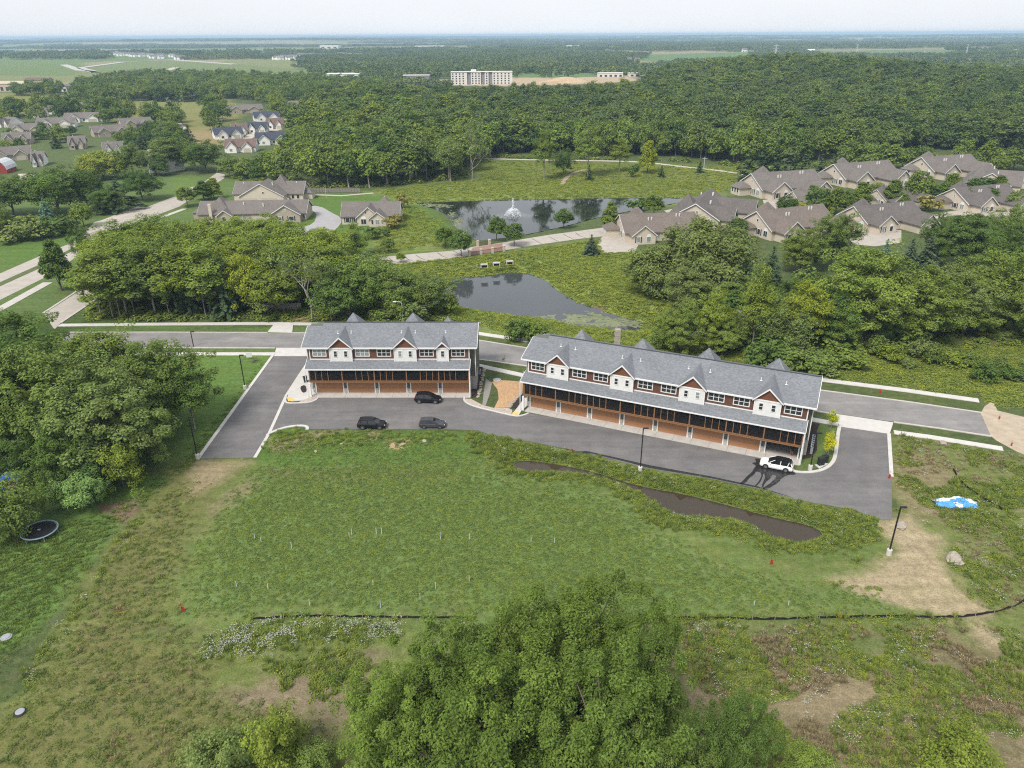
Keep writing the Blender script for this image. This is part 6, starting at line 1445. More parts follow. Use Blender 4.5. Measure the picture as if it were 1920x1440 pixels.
o = thing('wheelie_bin', 'black wheelie bin standing in the rock bed by the driveway', 'bin', G(573, 716, .09), .4); MB().prism([(-.28, 0), (.28, 0), (.36, 1.05), (-.36, 1.05)], 1, -.3, .3).build('body', M_UTIL, o); MB().prism([(-.40, 1.051), (.40, 1.051), (.34, 1.16), (-.36, 1.13)], 1, -.34, .34).build('lid', M_UTIL, o)
for s in (-.3, .24): MB().prism([(.3 + .12 * math.cos(i * .63), .12 + .12 * math.sin(i * .63)) for i in range(10)], 1, s, s + .06).build('wheel', M_TYRE, o)
def condenser(px, py, lab):
    o = thing('air_conditioner', lab, 'air conditioner', G(px, py, .1), .1); MB().box(-.42, .42, -.42, .42, 0, .85).build('body', M_METER, o); MB().lathe([(.34, .851), (.34, .9), (.1, .92)], 14).build('fan_grille', M_BLACK, o)
condenser(898, 701, 'grey condenser unit on the mulch beside the short townhouse'); condenser(985, 705, 'dark condenser unit at the corner of the long townhouse')
o = thing('storm_drain', 'round grey storm drain cover in pale stones between the buildings', 'drain', G(932, 713)); MB().lathe([(.75, -.1), (.75, .14), (.6, .2)], 18).build('ring', M_CONC, o); MB().lathe([(.55, .1), (.55, .24), (.2, .28)], 16).build('cover', M_METER, o)
for px, py, lab in ((946, 843, 'black and white storm inlet marker in weeds beside the lot'), (38, 1336, 'dark manhole with pale cover at the trail edge'), (12, 1195, 'pale manhole cover on the lawn at the left edge')):
    o = thing('manhole', lab, 'manhole', G(px, py)); MB().lathe([(.6, -.1), (.58, .08), (.48, .12)], 18).build('ring', M_BLACK if px != 12 else M_METER, o); MB().lathe([(.42, .1), (.42, .18), (.3, .2)], 14).build('cover', M_METER, o)
# boulders and border stones
M_BOULD = pbr("boulder", (.33, .29, .245), .95, var=.3, scale=2, bump=.6, bscale=4)
def stone_mesh(seed, n=10):
    rg = np.random.default_rng(seed); mb = MB(); prof = [(.75, -.1), (1.0, .2), (.92, .55), (.55, .85), (.05, .95)]
    for r_, z_ in prof:
        for j in range(n): a_ = 2 * math.pi * j / n; q = r_ * rg.uniform(.8, 1.12); mb.v.append((q * math.cos(a_), q * .8 * math.sin(a_), z_ * rg.uniform(.85, 1.15)))
    for i in range(4):
        for j in range(n): mb.f.append((i * n + j, i * n + (j + 1) % n, (i + 1) * n + (j + 1) % n, (i + 1) * n + j))
    mb.f.append(tuple(range(4 * n, 5 * n))); return mb.mesh('stone', M_BOULD)
STN = [stone_mesh(i) for i in range(4)]
def border(name, label, p0, p1, n, s):
    a, b = G(*p0), G(*p1); o = thing(name, label, 'border', a)
    for i in range(n):
        q = a + (b - a) * (i + .5) / n; c = link('stone', STN[i % 4], o); c.location = tuple(q - a + np.array([random.uniform(-.12, .12), random.uniform(-.12, .12), 0])); c.scale = (s * random.uniform(.8, 1.2),) * 2 + (s * random.uniform(.6, .9),); c.rotation_euler = (0, 0, random.uniform(0, 6))
border('stone_border', 'row of pale stones edging the mulch of the short townhouse', Z3([(455, 300)])[0], Z3([(360, 830)])[0], 13, .42)
border('stone_border', 'row of pale stones edging the mulch of the long townhouse', Z3([(1150, 720)])[0], Z3([(900, 1005)])[0], 9, .4)
for i, (px, py, s, lab) in enumerate(((1788, 1050, 1.3, 'large pale boulder in the weeds beside the dirt track'), (1800, 1057, .6, 'small stone beside the large boulder'), (1690, 988, .9, 'flat concrete block beside the dirt track'), (1768, 832, .7, 'white box on the grass below the pavement'),
                                        (1500, 1438, .8, 'tan stone at the bottom edge in the dry field'), (640, 833, .3, 'small pale stone in the grass by the lot'), (796, 828, .5, 'grey round cover in the grass by the lot'), (592, 847, .35, 'tan stone on the field below the kerb'), (866, 1168, .4, 'yellowish stone by the silt fence'))):
    o = thing('boulder', lab, 'stone', G(px, py), random.uniform(0, 6)); c = link('stone', STN[i % 4], o); c.scale = (s, s * .9, s * .7)
# red markers and hydrants
M_RED = pbr("signal_red", (.36, .025, .02), .5, var=.1)
def hydrant(px, py, lab, s=1.0):
    s *= .72
    o = thing('fire_hydrant', lab, 'hydrant', G(px, py)); o.scale = (s, s, s)
    MB().lathe([(.2, 0), (.2, .06), (.13, .08), (.13, .6), (.16, .62), (.16, .68), (.1, .8), (.03, .86)], 12).build('body', M_RED, o)
    for s_ in (-1, 1): MB().tube([(0, 0, .48), (s_ * .22, 0, .48)], .07, 8).build('nozzle', M_RED, o)
    MB().tube([(0, .1, .6), (.02, .1, 1.5)], .02, 5).build('flag_rod', M_RED, o)
hydrant(1072, 848, 'red hydrant with marker rod at the edge of the long lot', 1.15); hydrant(1667, 897, 'red hydrant at the end of the kerb', 1.2); hydrant(1650, 737, 'orange-red hydrant on the verge above the street', 1.1); hydrant(1873, 786, 'red hydrant on the dirt at the street end'); hydrant(1896, 836, 'dark red hydrant at the lower edge of the dirt track')
for px, py, lab in ((1444, 1058, 'red survey flag leaning in the meadow below the ditch'), (341, 1146, 'red survey flag on the mown field at left')):
    o = thing('survey_flag', lab, 'flag', G(px, py)); MB().tube([(0, 0, 0), (.05, 0, 1.2)], .035, 5).build('rod', M_RED, o); MB().add([(0, 0, 0), (.34, .02, .05), (.30, .05, .55), (.05, .02, .62), (0, .06, 0), (.34, .08, .05), (.30, .1, .55), (.05, .08, .62)], [(0, 1, 2, 3), (7, 6, 5, 4), (0, 4, 5, 1), (1, 5, 6, 2), (2, 6, 7, 3), (3, 7, 4, 0)]).build('cloth', M_RED, o)
# tree shelters on the field
M_TUBE = pbr("shelter_tube", (.50, .58, .58), .5, var=.1)
for i, (px, py) in enumerate(((478, 1010), (490, 1016), (547, 1028), (655, 1006), (660, 1004), (706, 1002), (716, 1001), (826, 1012), (881, 1012), (444, 1100), (503, 1105), (623, 1100), (700, 1098), (817, 1104), (581, 1135), (714, 1140), (788, 1125), (880, 1090), (996, 1015), (1040, 1018), (1414, 1135), (1478, 1135))):
    o = thing('tree_shelter', 'pale tree shelter tube standing in the mown field', 'tree shelter', G(px, py), random.uniform(0, 6), 'tree shelters on the mown field'); hh = random.uniform(.6, 1.1)
    MB().lathe([(.045, 0), (.04, hh)], 8).build('tube', M_TUBE, o); MB().tube([(.09, 0, 0), (.1, 0, hh + .12)], .018, 4).build('stake', M_WOODP, o)
# trampoline
o = thing('trampoline', 'round black trampoline with pale rim on the left lawn', 'trampoline', G(77, 1003)); R_ = 2.15
MB().lathe([(R_ - .28, .79), (R_ - .26, .80), (.01, .80)], 28).build('mat', M_BLACK, o)
tp = [(math.cos(i * math.pi / 16) * R_, math.sin(i * math.pi / 16) * R_, .80) for i in range(33)]
MB().tube(tp, .07, 6, cap=False).build('rim', pbr("rim_pad", (.20, .30, .34), .6, var=.15), o); MB().tube([(a * .93, b_ * .93, .80) for a, b_, c in tp], .05, 5, cap=False).build('spring_cover', pbr("spring_grey", (.12, .13, .16), .6, var=.1), o)
for i in range(6): a_ = i * math.pi / 3 + .2; MB().tube([(R_ * .97 * math.cos(a_), R_ * .97 * math.sin(a_), .78), (R_ * 1.0 * math.cos(a_), R_ * math.sin(a_), 0)], .04, 6).build('leg', M_METER, o)
MB().box(-.2, .15, -.1, .1, .805, .90).build('cushion', M_METER, o)
# blue playset under the trees
M_BLUE = pbr("blue_plastic", (.02, .10, .36), .5, var=.12)
o = thing('playset', 'blue plastic playset roof and slide under the left trees', 'playset', G(26, 922), .2); MB().prism([(-1.4, 2.2), (0, 3.0), (1.4, 2.2), (1.4, 2.1), (0, 2.88), (-1.4, 2.1)], 1, -.9, .9).build('roof', M_BLUE, o)
for sx in (-1.1, 1.1):
    for sy in (-.7, .7): MB().box(sx - .06, sx + .06, sy - .06, sy + .06, 0, 2.25).build('post', M_WOODP, o)
MB().box(-1.1, 1.1, -.7, .7, 1.1, 1.2).build('platform', M_WOODP, o); MB().add([(-1.3, -2.6, .15), (-.5, -2.6, .15), (-.5, -.7, 1.15), (-1.3, -.7, 1.15), (-1.3, -2.6, .27), (-.5, -2.6, .27), (-.5, -.7, 1.27), (-1.3, -.7, 1.27)], [(0, 3, 2, 1), (4, 5, 6, 7), (0, 1, 5, 4), (1, 2, 6, 5), (2, 3, 7, 6), (3, 0, 4, 7)]).build('slide', M_BLUE, o)
# heap under a blue and white tarp
o = thing('tarp_heap', 'crumpled blue and white plastic tarp heap on the dry weeds', 'tarp', G(1791, 944)); o.scale = (.92, 1.0, .95)
def lump(seed, rx, ry, hh, n=26, m=9, z0=0.):
    rg = np.random.default_rng(seed); mb = MB()
    for i in range(m):
        t = i / (m - 1)
        for j in range(n):
            a_ = 2 * math.pi * j / n; q = (1 - t) ** .7 * (1 + .16 * math.sin(3 * a_ + seed) + rg.uniform(-.09, .09)); mb.v.append((rx * q * math.cos(a_), ry * q * math.sin(a_), z0 + hh * (math.sin(t * math.pi / 2)) * (1 + rg.uniform(-.2, .2)) + .01))
    for i in range(m - 1):
        for j in range(n): mb.f.append((i * n + j, i * n + (j + 1) % n, (i + 1) * n + (j + 1) % n, (i + 1) * n + j))
    return mb
M_BT = pbr("blue_tarp", (.07, .29, .70), .45, var=.25, scale=1.5); M_WT = pbr("white_tarp", (.62, .66, .72), .5, var=.08)
nx_, ny_ = 46, 22; tx, ty_ = np.meshgrid(np.linspace(-3.2, 3.2, nx_), np.linspace(-1.4, 1.4, ny_), indexing='ij')
fold = vnoise(tx + 9 + .8 * ty_, ty_ + 9, .75, 51) * .55 + vnoise(tx + 20, ty_ * 1.6 + 20, .3, 52) * .3; edge = np.clip(1.25 - (tx / 3.2) ** 2 * .9 - (ty_ / 1.4) ** 2 * .9 + (vnoise(tx + 5, ty_ + 5, .9, 53) - .5) * .9, 0, 1)
tz = .03 + edge * (.15 + fold * .9); wmask = (vnoise(tx + 30, ty_ + 31, 1.15, 54) + .35 * fold + .12 * ty_) ; V3 = np.stack([tx, ty_, tz], -1).reshape(-1, 3)
for nm_, mt_, sel in (('blue_sheet', M_BT, False), ('white_sheet', M_WT, True)):
    fs_ = [(i * ny_ + j, (i + 1) * ny_ + j, (i + 1) * ny_ + j + 1, i * ny_ + j + 1) for i in range(nx_ - 1) for j in range(ny_ - 1) if edge[i, j] > .12 and ((wmask[i, j] > .62 and edge[i, j] > .3) == sel)]
    us = sorted({q for f in fs_ for q in f}); rm = {q: k for k, q in enumerate(us)}
    if fs_: MB().add([V3[q] for q in us], [tuple(rm[q] for q in f) for f in fs_]).build(nm_, mt_, o)
# silt fence
M_SILTF = pbr("silt_fabric", (.014, .014, .015), .7, var=.3, scale=2)
def silt(label, pts, hgt=.38):
    p = np.array([G(a, b)[:2] for a, b in pts]); p = smooth_open(p, 2); o = thing('silt_fence', label, 'silt fence', (*p[0], 0))
    v, f = [], []; rg = np.random.default_rng(3)
    cum = np.r_[0, np.cumsum(np.hypot(*np.diff(p, axis=0).T))]; s = np.arange(0, cum[-1], .5); q = np.stack([np.interp(s, cum, p[:, 0]), np.interp(s, cum, p[:, 1])], 1)
    for i, (x, y) in enumerate(q):
        hh = hgt * rg.uniform(.55, 1.1); dy = .06 * math.sin(i * 1.3)
        v += [(x - p[0][0], y - p[0][1], -.05), (x - p[0][0], y - p[0][1] + dy, hh), (x - p[0][0], y - p[0][1] + dy + .02, hh), (x - p[0][0], y - p[0][1] + .02, -.05)]
    for i in range(len(q) - 1):
        a, b = 4 * i, 4 * i + 4; f += [(a, b, b + 1, a + 1), (a + 1, b + 1, b + 2, a + 2), (a + 2, b + 2, b + 3, a + 3)]
    MB().add(v, f).build('fabric', M_SILTF, o)
    sm_ = MB().box(-.025, .025, -.025, .025, 0, .85).mesh('stake', M_WOODP)
    for i in range(0, len(q), 5): c = link('stake', sm_, o); c.location = (q[i][0] - p[0][0], q[i][1] - p[0][1] - .05, 0)
silt('long black silt fence between mown field and dry field', [(1240, 1159), (1350, 1161), (1440, 1163), (1530, 1160), (1600, 1158), (1700, 1157), (1780, 1160), (1840, 1154), (1900, 1140), (1930, 1122)])
silt('black silt fence half hidden by white flowers left of close trees', [(470, 1162), (560, 1156), (700, 1158), (880, 1160)], .34); silt('short dark silt fence in the weeds beside the tarp', [(1786, 880), (1800, 905), (1830, 930), (1880, 958)], .5)
# bridge on the lane
M_BRICK = pbr("brick_paving", (.27, .17, .135), .9, var=.2, scale=2); M_RAIL = pbr("rust_railing", (.11, .065, .055), .7, var=.1)
sheet("bridge_paving", [(886, 464.5), (942, 456), (944, 469), (880, 479)], ZP + .008, M_BRICK, thick=.05)
def railing(label, p0, p1, n, name='bridge_railing'):
    a, b = G(*p0), G(*p1); L_ = np.linalg.norm(b - a); o = thing(name, label, 'railing', a, math.atan2(*(b - a)[1::-1]))
    for i in range(n): x = L_ * i / (n - 1); MB().box(x - .3, x + .3, -.3, .3, 0, 1.6).box(x - .38, x + .38, -.38, .38, 1.601, 1.75).build('pillar', M_CREAM, o)
    for i in range(n - 1):
        x0, x1 = L_ * i / (n - 1) + .47, L_ * (i + 1) / (n - 1) - .47; mb = MB().box(x0, x1, -.05, .05, 1.2, 1.32).box(x0, x1, -.05, .05, .2, .3)
        for j in range(int((x1 - x0) / .22)): mb.box(x0 + .1 + j * .22, x0 + .16 + j * .22, -.03, .03, .301, 1.199)
        mb.build('panel', M_RAIL, o)
railing('bridge railing with four cream pillars on the near side', (880, 481), (945, 471), 4); railing('bridge railing with two cream pillars on the pond side', (896, 462), (918, 459), 2)
for px, py, lab in ((908, 502, 'left'), (931, 499, 'middle'), (956, 496, 'right')):
    o = thing('culvert', lab + ' one of three concrete culvert outlets below the bridge', 'culvert', G(px, py), .1); o.scale = (.5, .5, .5)
    MB().box(-2.0, -1.55, -.3, 2, 0, 1.5).box(1.55, 2.0, -.3, 2, 0, 1.5).box(-2.0, 2.0, -.3, 2, 1.501, 1.9).build('frame', M_CONC, o); MB().box(-1.55, 1.55, 1.0, 1.2, 0, 1.5).build('opening', M_DARK, o)
# fountain
fo = thing('fountain', 'white fountain jet splashing in the middle of the far pond', 'fountain', G(962, 404, WZ)); M_SPRAY = leaf_mat("water_spray", (.85, .88, .9), (.95, .97, 1.0), .5)
def spray(n, rmax, hmax, seed, s):
    rg = np.random.default_rng(seed); t = rg.uniform(0, 1, n); a_ = rg.uniform(0, 6.28, n); r = rmax * t * rg.uniform(.6, 1.1, n); z = hmax * (1 - (2 * t - .6) ** 2 / 1.96) * rg.uniform(.75, 1.05, n)
    c = np.stack([r * np.cos(a_), r * np.sin(a_), np.maximum(z, .05)], 1); V, Fq = quads(c, unit(rg.normal(size=(n, 3))), np.full(n, s), 1.5, rg); return np_mesh('spray', V, Fq, M_SPRAY)
link('spray', spray(2600, 3.2, 2.4, 1, .17), fo); rg_ = np.random.default_rng(5); zc = rg_.uniform(0, 1, 500) ** 1.3
V_, F_q = quads(np.stack([rg_.normal(size=500) * .3 * (1.1 - zc), rg_.normal(size=500) * .3 * (1.1 - zc), zc * 6.2], 1), unit(rg_.normal(size=(500, 3))), np.full(500, .34), 1.8, rg_); link('jet', np_mesh('jet', V_, F_q, M_SPRAY), fo)
ring = MB(); 
V2, F2 = quads(np.stack([(lambda r_, t_: r_ * np.cos(t_))(rg_.uniform(.5, 9, 900), tt := rg_.uniform(0, 6.28, 900)), rg_.uniform(.5, 6, 900) * np.sin(tt), np.full(900, .02)], 1), np.tile([0, 0, 1.], (900, 1)), np.full(900, .12), 2.0, rg_); link('foam', np_mesh('foam', V2, F2, M_SPRAY), fo)
# fences, wall in the wood, stone pillar, playhouse, sign
def board_fence(label, p0, p1, hgt, mat, n):
    a, b = G(*p0), G(*p1); L_ = np.linalg.norm(b - a); o = thing('fence', label, 'fence', a, math.atan2(*(b - a)[1::-1])); st = L_ / n
    pm_ = MB().box(0, st * .97, -.03, .03, .1, hgt).mesh('panel', mat); qm = MB().box(-.08, .08, -.09, .09, 0, hgt + .1).mesh('post', mat)
    for i in range(n): c = link('panel', pm_, o); c.location = (i * st + .02, 0, 0); q = link('post', qm, o); q.location = (i * st, -.05, 0)
board_fence('grey board fence along the wood behind the gardens', (566, 361), (676, 361), 1.7, pbr("weathered_boards", (.20, .185, .16), .9, var=.15), 20)
board_fence('pale board wall half hidden under the wood block trees', (470, 583), (566, 583), 2.0, pbr("pale_boards", (.30, .28, .25), .9, var=.15), 10)
o = thing('stone_pillar', 'tall stacked pale stone pillar behind the long roof', 'pillar', G(1156, 660)); rg_ = np.random.default_rng(2); zz_ = 0
while zz_ < 4.6: w_ = .55 + .3 * max(0, 1 - zz_ / 1.5) ; hs = rg_.uniform(.35, .5); MB().box(-w_ + rg_.uniform(-.06, .06), w_, -w_ + rg_.uniform(-.05, .05), w_, zz_, zz_ + hs - .01).build('stone', M_BOULD, o); zz_ += hs
o = thing('playhouse', 'small brown playhouse with steep roof in the thicket', 'playhouse', G(1390, 632), .5); add_w, add_r, add_t = MB(), MB(), MB(); add_block(add_w, add_r, add_t, 'gable', -2.2, 2.2, -1.8, 1.8, 3.0, 2.6, 'y', .4)
add_w.build('wall', pbr("brown_boards", (.13, .095, .07), .9, var=.15), o); add_r.build('roof', M_TANROOF, o); window(o, '-y', -1.8, -.5, 1.2, 1.0, 1.2)
o = thing('yard_sign', 'small white sign board on the lawn near the street', 'sign', G(468, 674), .2); MB().box(-.55, .55, -.03, .03, .5, 1.5).build('board', M_TRIM, o)
for x in (-.5, .5): MB().box(x - .04, x + .04, .031, .09, 0, 1.6).build('post', M_WOODP, o)
o = thing('brush_pile', 'small dark brush pile beside the white sign', 'brush', G(478, 678)); mbx = MB(); rg_ = np.random.default_rng(9)
for i in range(40): a_ = rg_.normal(size=3) * .35; mbx.tube([(a_[0], a_[1], abs(a_[2]) * .6), (a_[0] + rg_.normal() * .5, a_[1] + rg_.normal() * .5, abs(a_[2]) * .6 + rg_.uniform(-.1, .4))], .025, 4)
mbx.build('twigs', M_BARK, o)
# ceiling fan seen through the screens of the last deck is left to the dark; a person stands in the open garage
def person(label, u, v, top, legs):
    x, y = loc(B0, dB, nB, u, v); o = thing('person', label, 'person', (x, y, .09), math.atan2(dB[1], dB[0]) + .4)
    J = {'pel': (0, 0, .92), 'che': (0, .02, 1.25), 'nek': (0, .02, 1.47), 'hd': (0, -.01, 1.58), 'top': (0, .0, 1.72), 'sl': (-.17, .02, 1.40), 'el': (-.24, .0, 1.13), 'wl': (-.22, -.1, .90), 'sr': (.17, .02, 1.40), 'er': (.25, .02, 1.13), 'wr': (.24, -.06, .88), 'hl': (-.1, 0, .88), 'kl': (-.11, -.02, .48), 'al': (-.12, .02, .08), 'tl': (-.13, -.14, .03), 'hr': (.1, 0, .88), 'kr': (.12, -.05, .48), 'ar': (.13, .0, .08), 'tr': (.14, -.16, .03)}
    E_ = [('pel', 'che'), ('che', 'nek'), ('nek', 'hd'), ('hd', 'top'), ('che', 'sl'), ('sl', 'el'), ('el', 'wl'), ('che', 'sr'), ('sr', 'er'), ('er', 'wr'), ('pel', 'hl'), ('hl', 'kl'), ('kl', 'al'), ('al', 'tl'), ('pel', 'hr'), ('hr', 'kr'), ('kr', 'ar'), ('ar', 'tr')]
    Rr = dict(pel=.15, che=.16, nek=.06, hd=.10, top=.07, sl=.07, el=.05, wl=.035, sr=.07, er=.05, wr=.035, hl=.10, kl=.065, al=.045, tl=.04, hr=.10, kr=.065, ar=.045, tr=.04)
    ks = list(J); me = bpy.data.meshes.new('body'); me.from_pydata([J[k] for k in ks], [(ks.index(a), ks.index(b)) for a, b in E_], []); me.update()
    ob = link('body', me, o); sk = ob.modifiers.new('skin', 'SKIN'); 
    for i, k in enumerate(ks): me.skin_vertices[0].data[i].radius = (Rr[k], Rr[k] * .85); me.skin_vertices[0].data[i].use_root = (k == 'pel')
    ob.modifiers.new('sub', 'SUBSURF').levels = 1; ob.modifiers['sub'].render_levels = 1; me.materials.append(pbr("skin", (.45, .28, .2), .7, var=.05))
    def shell(nm, pts, mat): MB().lathe(pts, 12).build(nm, mat, o)
    shell('shirt', [(.20, .86), (.205, 1.0), (.20, 1.2), (.215, 1.38), (.10, 1.47)], top); 
    for s in (-1, 1): MB().tube([(s * .1, 0, .95), (s * .115, -.03, .48), (s * .125, .01, .12)], [.125, .09, .075], 10).build('trouser_leg', legs, o); MB().tube([(s * .17, .02, 1.42), (s * .25, .0, 1.12)], [.09, .07], 8).build('sleeve', top, o)
    hm2 = MB().lathe([(.115, 1.56), (.13, 1.64), (.10, 1.74), (.03, 1.77)], 12); hm2.build('hair', M_DARK, o)
person('person in dark top and brown trousers standing in the open garage', 43.3, .55, M_BLACK, pbr("brown_trousers", (.26, .15, .12), .8, var=.1))

# ------------------------------------------------------------------ ground plants: grass clumps, weeds, flowers, reeds
def tuft(name, seed, n, r, h, w, mat, spread=.5, asp=3.0):
    rg = np.random.default_rng(seed); a_ = rg.uniform(0, 6.28, n); rr = r * np.sqrt(rg.uniform(0, 1, n)) * .6; ln = h * rg.uniform(.55, 1.15, n); dr = np.stack([np.cos(a_), np.sin(a_)], 1)
    b0 = np.stack([rr * np.cos(a_ + .4), rr * np.sin(a_ + .4), np.zeros(n)], 1); lean = rg.uniform(.1, spread, n)[:, None]; tip = b0 + np.hstack([dr * (ln[:, None] * lean), ln[:, None]]); side = np.stack([-dr[:, 1], dr[:, 0], np.zeros(n)], 1) * w
    midp = b0 * .5 + tip * .5 + np.array([0, 0, .05 * h]); V = np.stack([b0 - side * .5, midp - side, tip, midp + side], 1).reshape(-1, 3)
    return bpy.data.objects.new(name, np_mesh(name, V, np.arange(4 * n).reshape(-1, 4), mat))
def leafy(name, seed, n, r, h, leaf, mat):
    rg = np.random.default_rng(seed); d = unit(rg.normal(size=(n, 3))); d[:, 2] = np.abs(d[:, 2]); k = rg.uniform(.45, 1, (n, 1)); c = d * k * np.array([r, r, h]) + np.array([0, 0, .04])
    V, Fq = quads(c, unit(d * .7 + np.array([0, 0, 1.6]) + rg.normal(size=(n, 3)) * .35), np.full(n, leaf), 1.7, rg); return bpy.data.objects.new(name, np_mesh(name, V, Fq, mat))
def umbel(name, seed, n, r, h, mat):
    rg = np.random.default_rng(seed); c = np.stack([rg.normal(size=n) * r, rg.normal(size=n) * r, rg.uniform(.6, 1, n) * h], 1); V, Fq = quads(c, unit(np.tile([0, 0, 1.], (n, 1)) + rg.normal(size=(n, 3)) * .25), np.full(n, .11), 1.1, rg); return bpy.data.objects.new(name, np_mesh(name, V, Fq, mat))
RV = [(0, (.75, .8, .8)), (.4, (1, 1, 1)), (.75, (1.25, 1.18, .95)), (1, (1.5, 1.3, .85))]
L_FIELD = leaf_mat("clover_leaves", (.124, .190, .052), (.185, .245, .075), .3, True, RV); L_WEED = leaf_mat("weed_leaves", (.150, .215, .050), (.245, .300, .078), .36, True, RV); L_REED = leaf_mat("reed_leaves", (.185, .245, .054), (.275, .330, .080), .36, True, RV)
L_DRY = leaf_mat("dry_stems", (.24, .195, .11), (.34, .29, .18), .2, True, [(0, (.7, .7, .7)), (1, (1.15, 1.1, 1))]); L_WHITE = leaf_mat("white_flowers", (.42, .43, .38), (.58, .59, .54), .3, True, [(0, (.85, .85, .85)), (1, (1, 1, 1))]); L_YELLOW = leaf_mat("goldenrod", (.42, .30, .02), (.55, .42, .04), .3, True, [(0, (.85, .85, .85)), (1, (1, 1, 1))])
BLOCK = []                                            # paved and built ground that stays bare
for o_ in SC.objects:
    if o_.get('kind') == 'structure' and o_.type == 'MESH' and o_.parent is None and not o_.name.startswith(('ground', 'haze', 'far', 'joint')) and len(o_.data.vertices) < 400:
        vv = np.array([v.co[:2] for v in o_.data.vertices]); zt = max(v.co[2] for v in o_.data.vertices)
        if np.hypot(*vv.mean(0)) < 420: BLOCK.append((o_.name, vv))
from mathutils.bvhtree import BVHTree
def bare_mask(x, y):
    """True where no road, pavement, water or building lies"""
    ok = np.ones(len(x), bool)
    for nm, vv in BLOCK:
        ob = bpy.data.objects[nm]; lo, hi = vv.min(0) - .3, vv.max(0) + .3; m = np.where(ok & (x > lo[0]) & (x < hi[0]) & (y > lo[1]) & (y < hi[1]))[0]
        if len(m) == 0: continue
        t = BVHTree.FromPolygons([v.co for v in ob.data.vertices], [p.vertices for p in ob.data.polygons])
        for i in m:
            if t.ray_cast(Vector((x[i], y[i], 50)), Vector((0, 0, -1)))[0] is not None: ok[i] = False
    for o0, d_, n_, U in ((A0, dA, nA, 29.2), (B0, dB, nB, 45.6)):
        u = (x - o0[0]) * d_[0] + (y - o0[1]) * d_[1]; v = (x - o0[0]) * n_[0] + (y - o0[1]) * n_[1]; ok &= ~((u > -1.6) & (u < U) & (v > -2.1) & (v < 13))
    return ok
def fill_poly(poly, n, smooth_=0):
    P = GA(poly); lo, hi = P.min(0), P.max(0); out = []
    while sum(len(q[0]) for q in out) < n:
        x = rng.uniform(lo[0], hi[0], n * 2); y = rng.uniform(lo[1], hi[1], n * 2); m = in_poly(x, y, P); out.append((x[m], y[m]))
    return np.concatenate([q[0] for q in out])[:n], np.concatenate([q[1] for q in out])[:n]
_c1 = POND1.mean(0); P1B = np.array([q + (q - _c1) / np.linalg.norm(q - _c1) * 14 for q in POND1])
def plants(name, protos, polys, label, smin, smax, patch=None, cat='plants', zoff=0.0, thr=.45):
    X, Y = [], []
    for poly, n in polys:
        x, y = fill_poly(poly, n); k = rng.random(len(x)) < np.clip(sdist(x, y, GA(poly)) / (6.5 if name == 'clover' else 3.0) + .08, 0, 1); X.append(x[k]); Y.append(y[k])
    X = np.concatenate(X); Y = np.concatenate(Y)
    if patch: k = (vnoise(X, Y, patch, 77) + .5 * vnoise(X, Y, patch * .35, 78)) / 1.5 > thr; X, Y = X[k], Y[k]
    k = bare_mask(X, Y); X, Y = X[k], Y[k]; Z = terrain(X, Y)
    if name != 'reeds': k = (Z > WZ + .02) | (in_poly(X, Y, P1B) & (Z > WZ1 + .02)); X, Y, Z = X[k], Y[k], Z[k]
    s = rng.uniform(smin, smax, len(X)); return scatter(name, protos, np.stack([X, Y, Z + zoff], 1), np.stack([s, s, s * rng.uniform(.7, 1.25, len(s))], 1), rng.uniform(0, 6.28, len(X)), label, cat)
FLD = [(470, 880), (520, 862), (900, 835), (960, 885), (1080, 905), (1170, 935), (1250, 995), (1340, 1045), (1500, 1085), (1650, 1105), (1680, 1150), (1300, 1158), (900, 1158), (560, 1152), (400, 1165), (335, 1150), (352, 1040), (420, 935)]
plants('clover', [leafy('clover_kind', i, 26, .28, .06, .075, L_FIELD) for i in range(3)], [(FLD, 20000), ([(500, 808), (900, 814), (900, 845), (500, 875)], 2500)], 'low clover and grass covering the mown field', .6, 1.5)
plants('lawn_grass', [tuft('grass_kind', i, 30, .4, .12, .03, L_FIELD, .9) for i in range(2)], [([(-60, 1000), (200, 960), (330, 870), (500, 670), (380, 858), (250, 960), (110, 1150), (-60, 1330)], 5000), ([(-60, 1380), (120, 1180), (265, 940), (380, 880), (345, 1130), (430, 1290), (650, 1340), (650, 1480), (-60, 1480)], 2600)], 'short worn grass of the trail and lawn', .6, 1.5)
BANK = Z6([(100, 40), (330, 85), (560, 130), (900, 215), (1200, 265), (1440, 315), (1640, 370), (1920, 420), (2060, 450), (2080, 560), (1900, 640), (1500, 640), (1340, 560), (1150, 540), (980, 520), (850, 480), (780, 380), (620, 290), (400, 280), (150, 250), (60, 120)])
RIGHT = [(1675, 815), (1880, 845), (2350, 870), (2350, 1160), (1860, 1150), (1790, 1100), (1770, 1000), (1680, 970)]
LOWR = [(1230, 1168), (1720, 1168), (1830, 1170), (2350, 1260), (2350, 1500), (1360, 1500), (1320, 1300), (1240, 1250)]
FLOW = [(360, 1240), (380, 1200), (440, 1165), (560, 1158), (760, 1160), (760, 1200), (600, 1220), (480, 1240), (380, 1250)]
plants('weeds', [leafy('weed_kind', 20 + i, 60, .5, .40, .10, L_WEED) for i in range(3)] + [tuft('weed_grass_kind', 30 + i, 34, .45, .5, .035, L_WEED, .8) for i in range(2)],
       [(BANK, 7500), (FLOW, 900), ([(110, 1165), (250, 965), (275, 975), (140, 1180), (60, 1300), (20, 1290)], 500), ([(480, 800), (900, 808), (900, 830), (480, 850)], 500), ([(870, 808), (960, 820), (960, 870), (880, 850)], 700)], 'tall weeds along the ditch and fences', .5, 1.15)
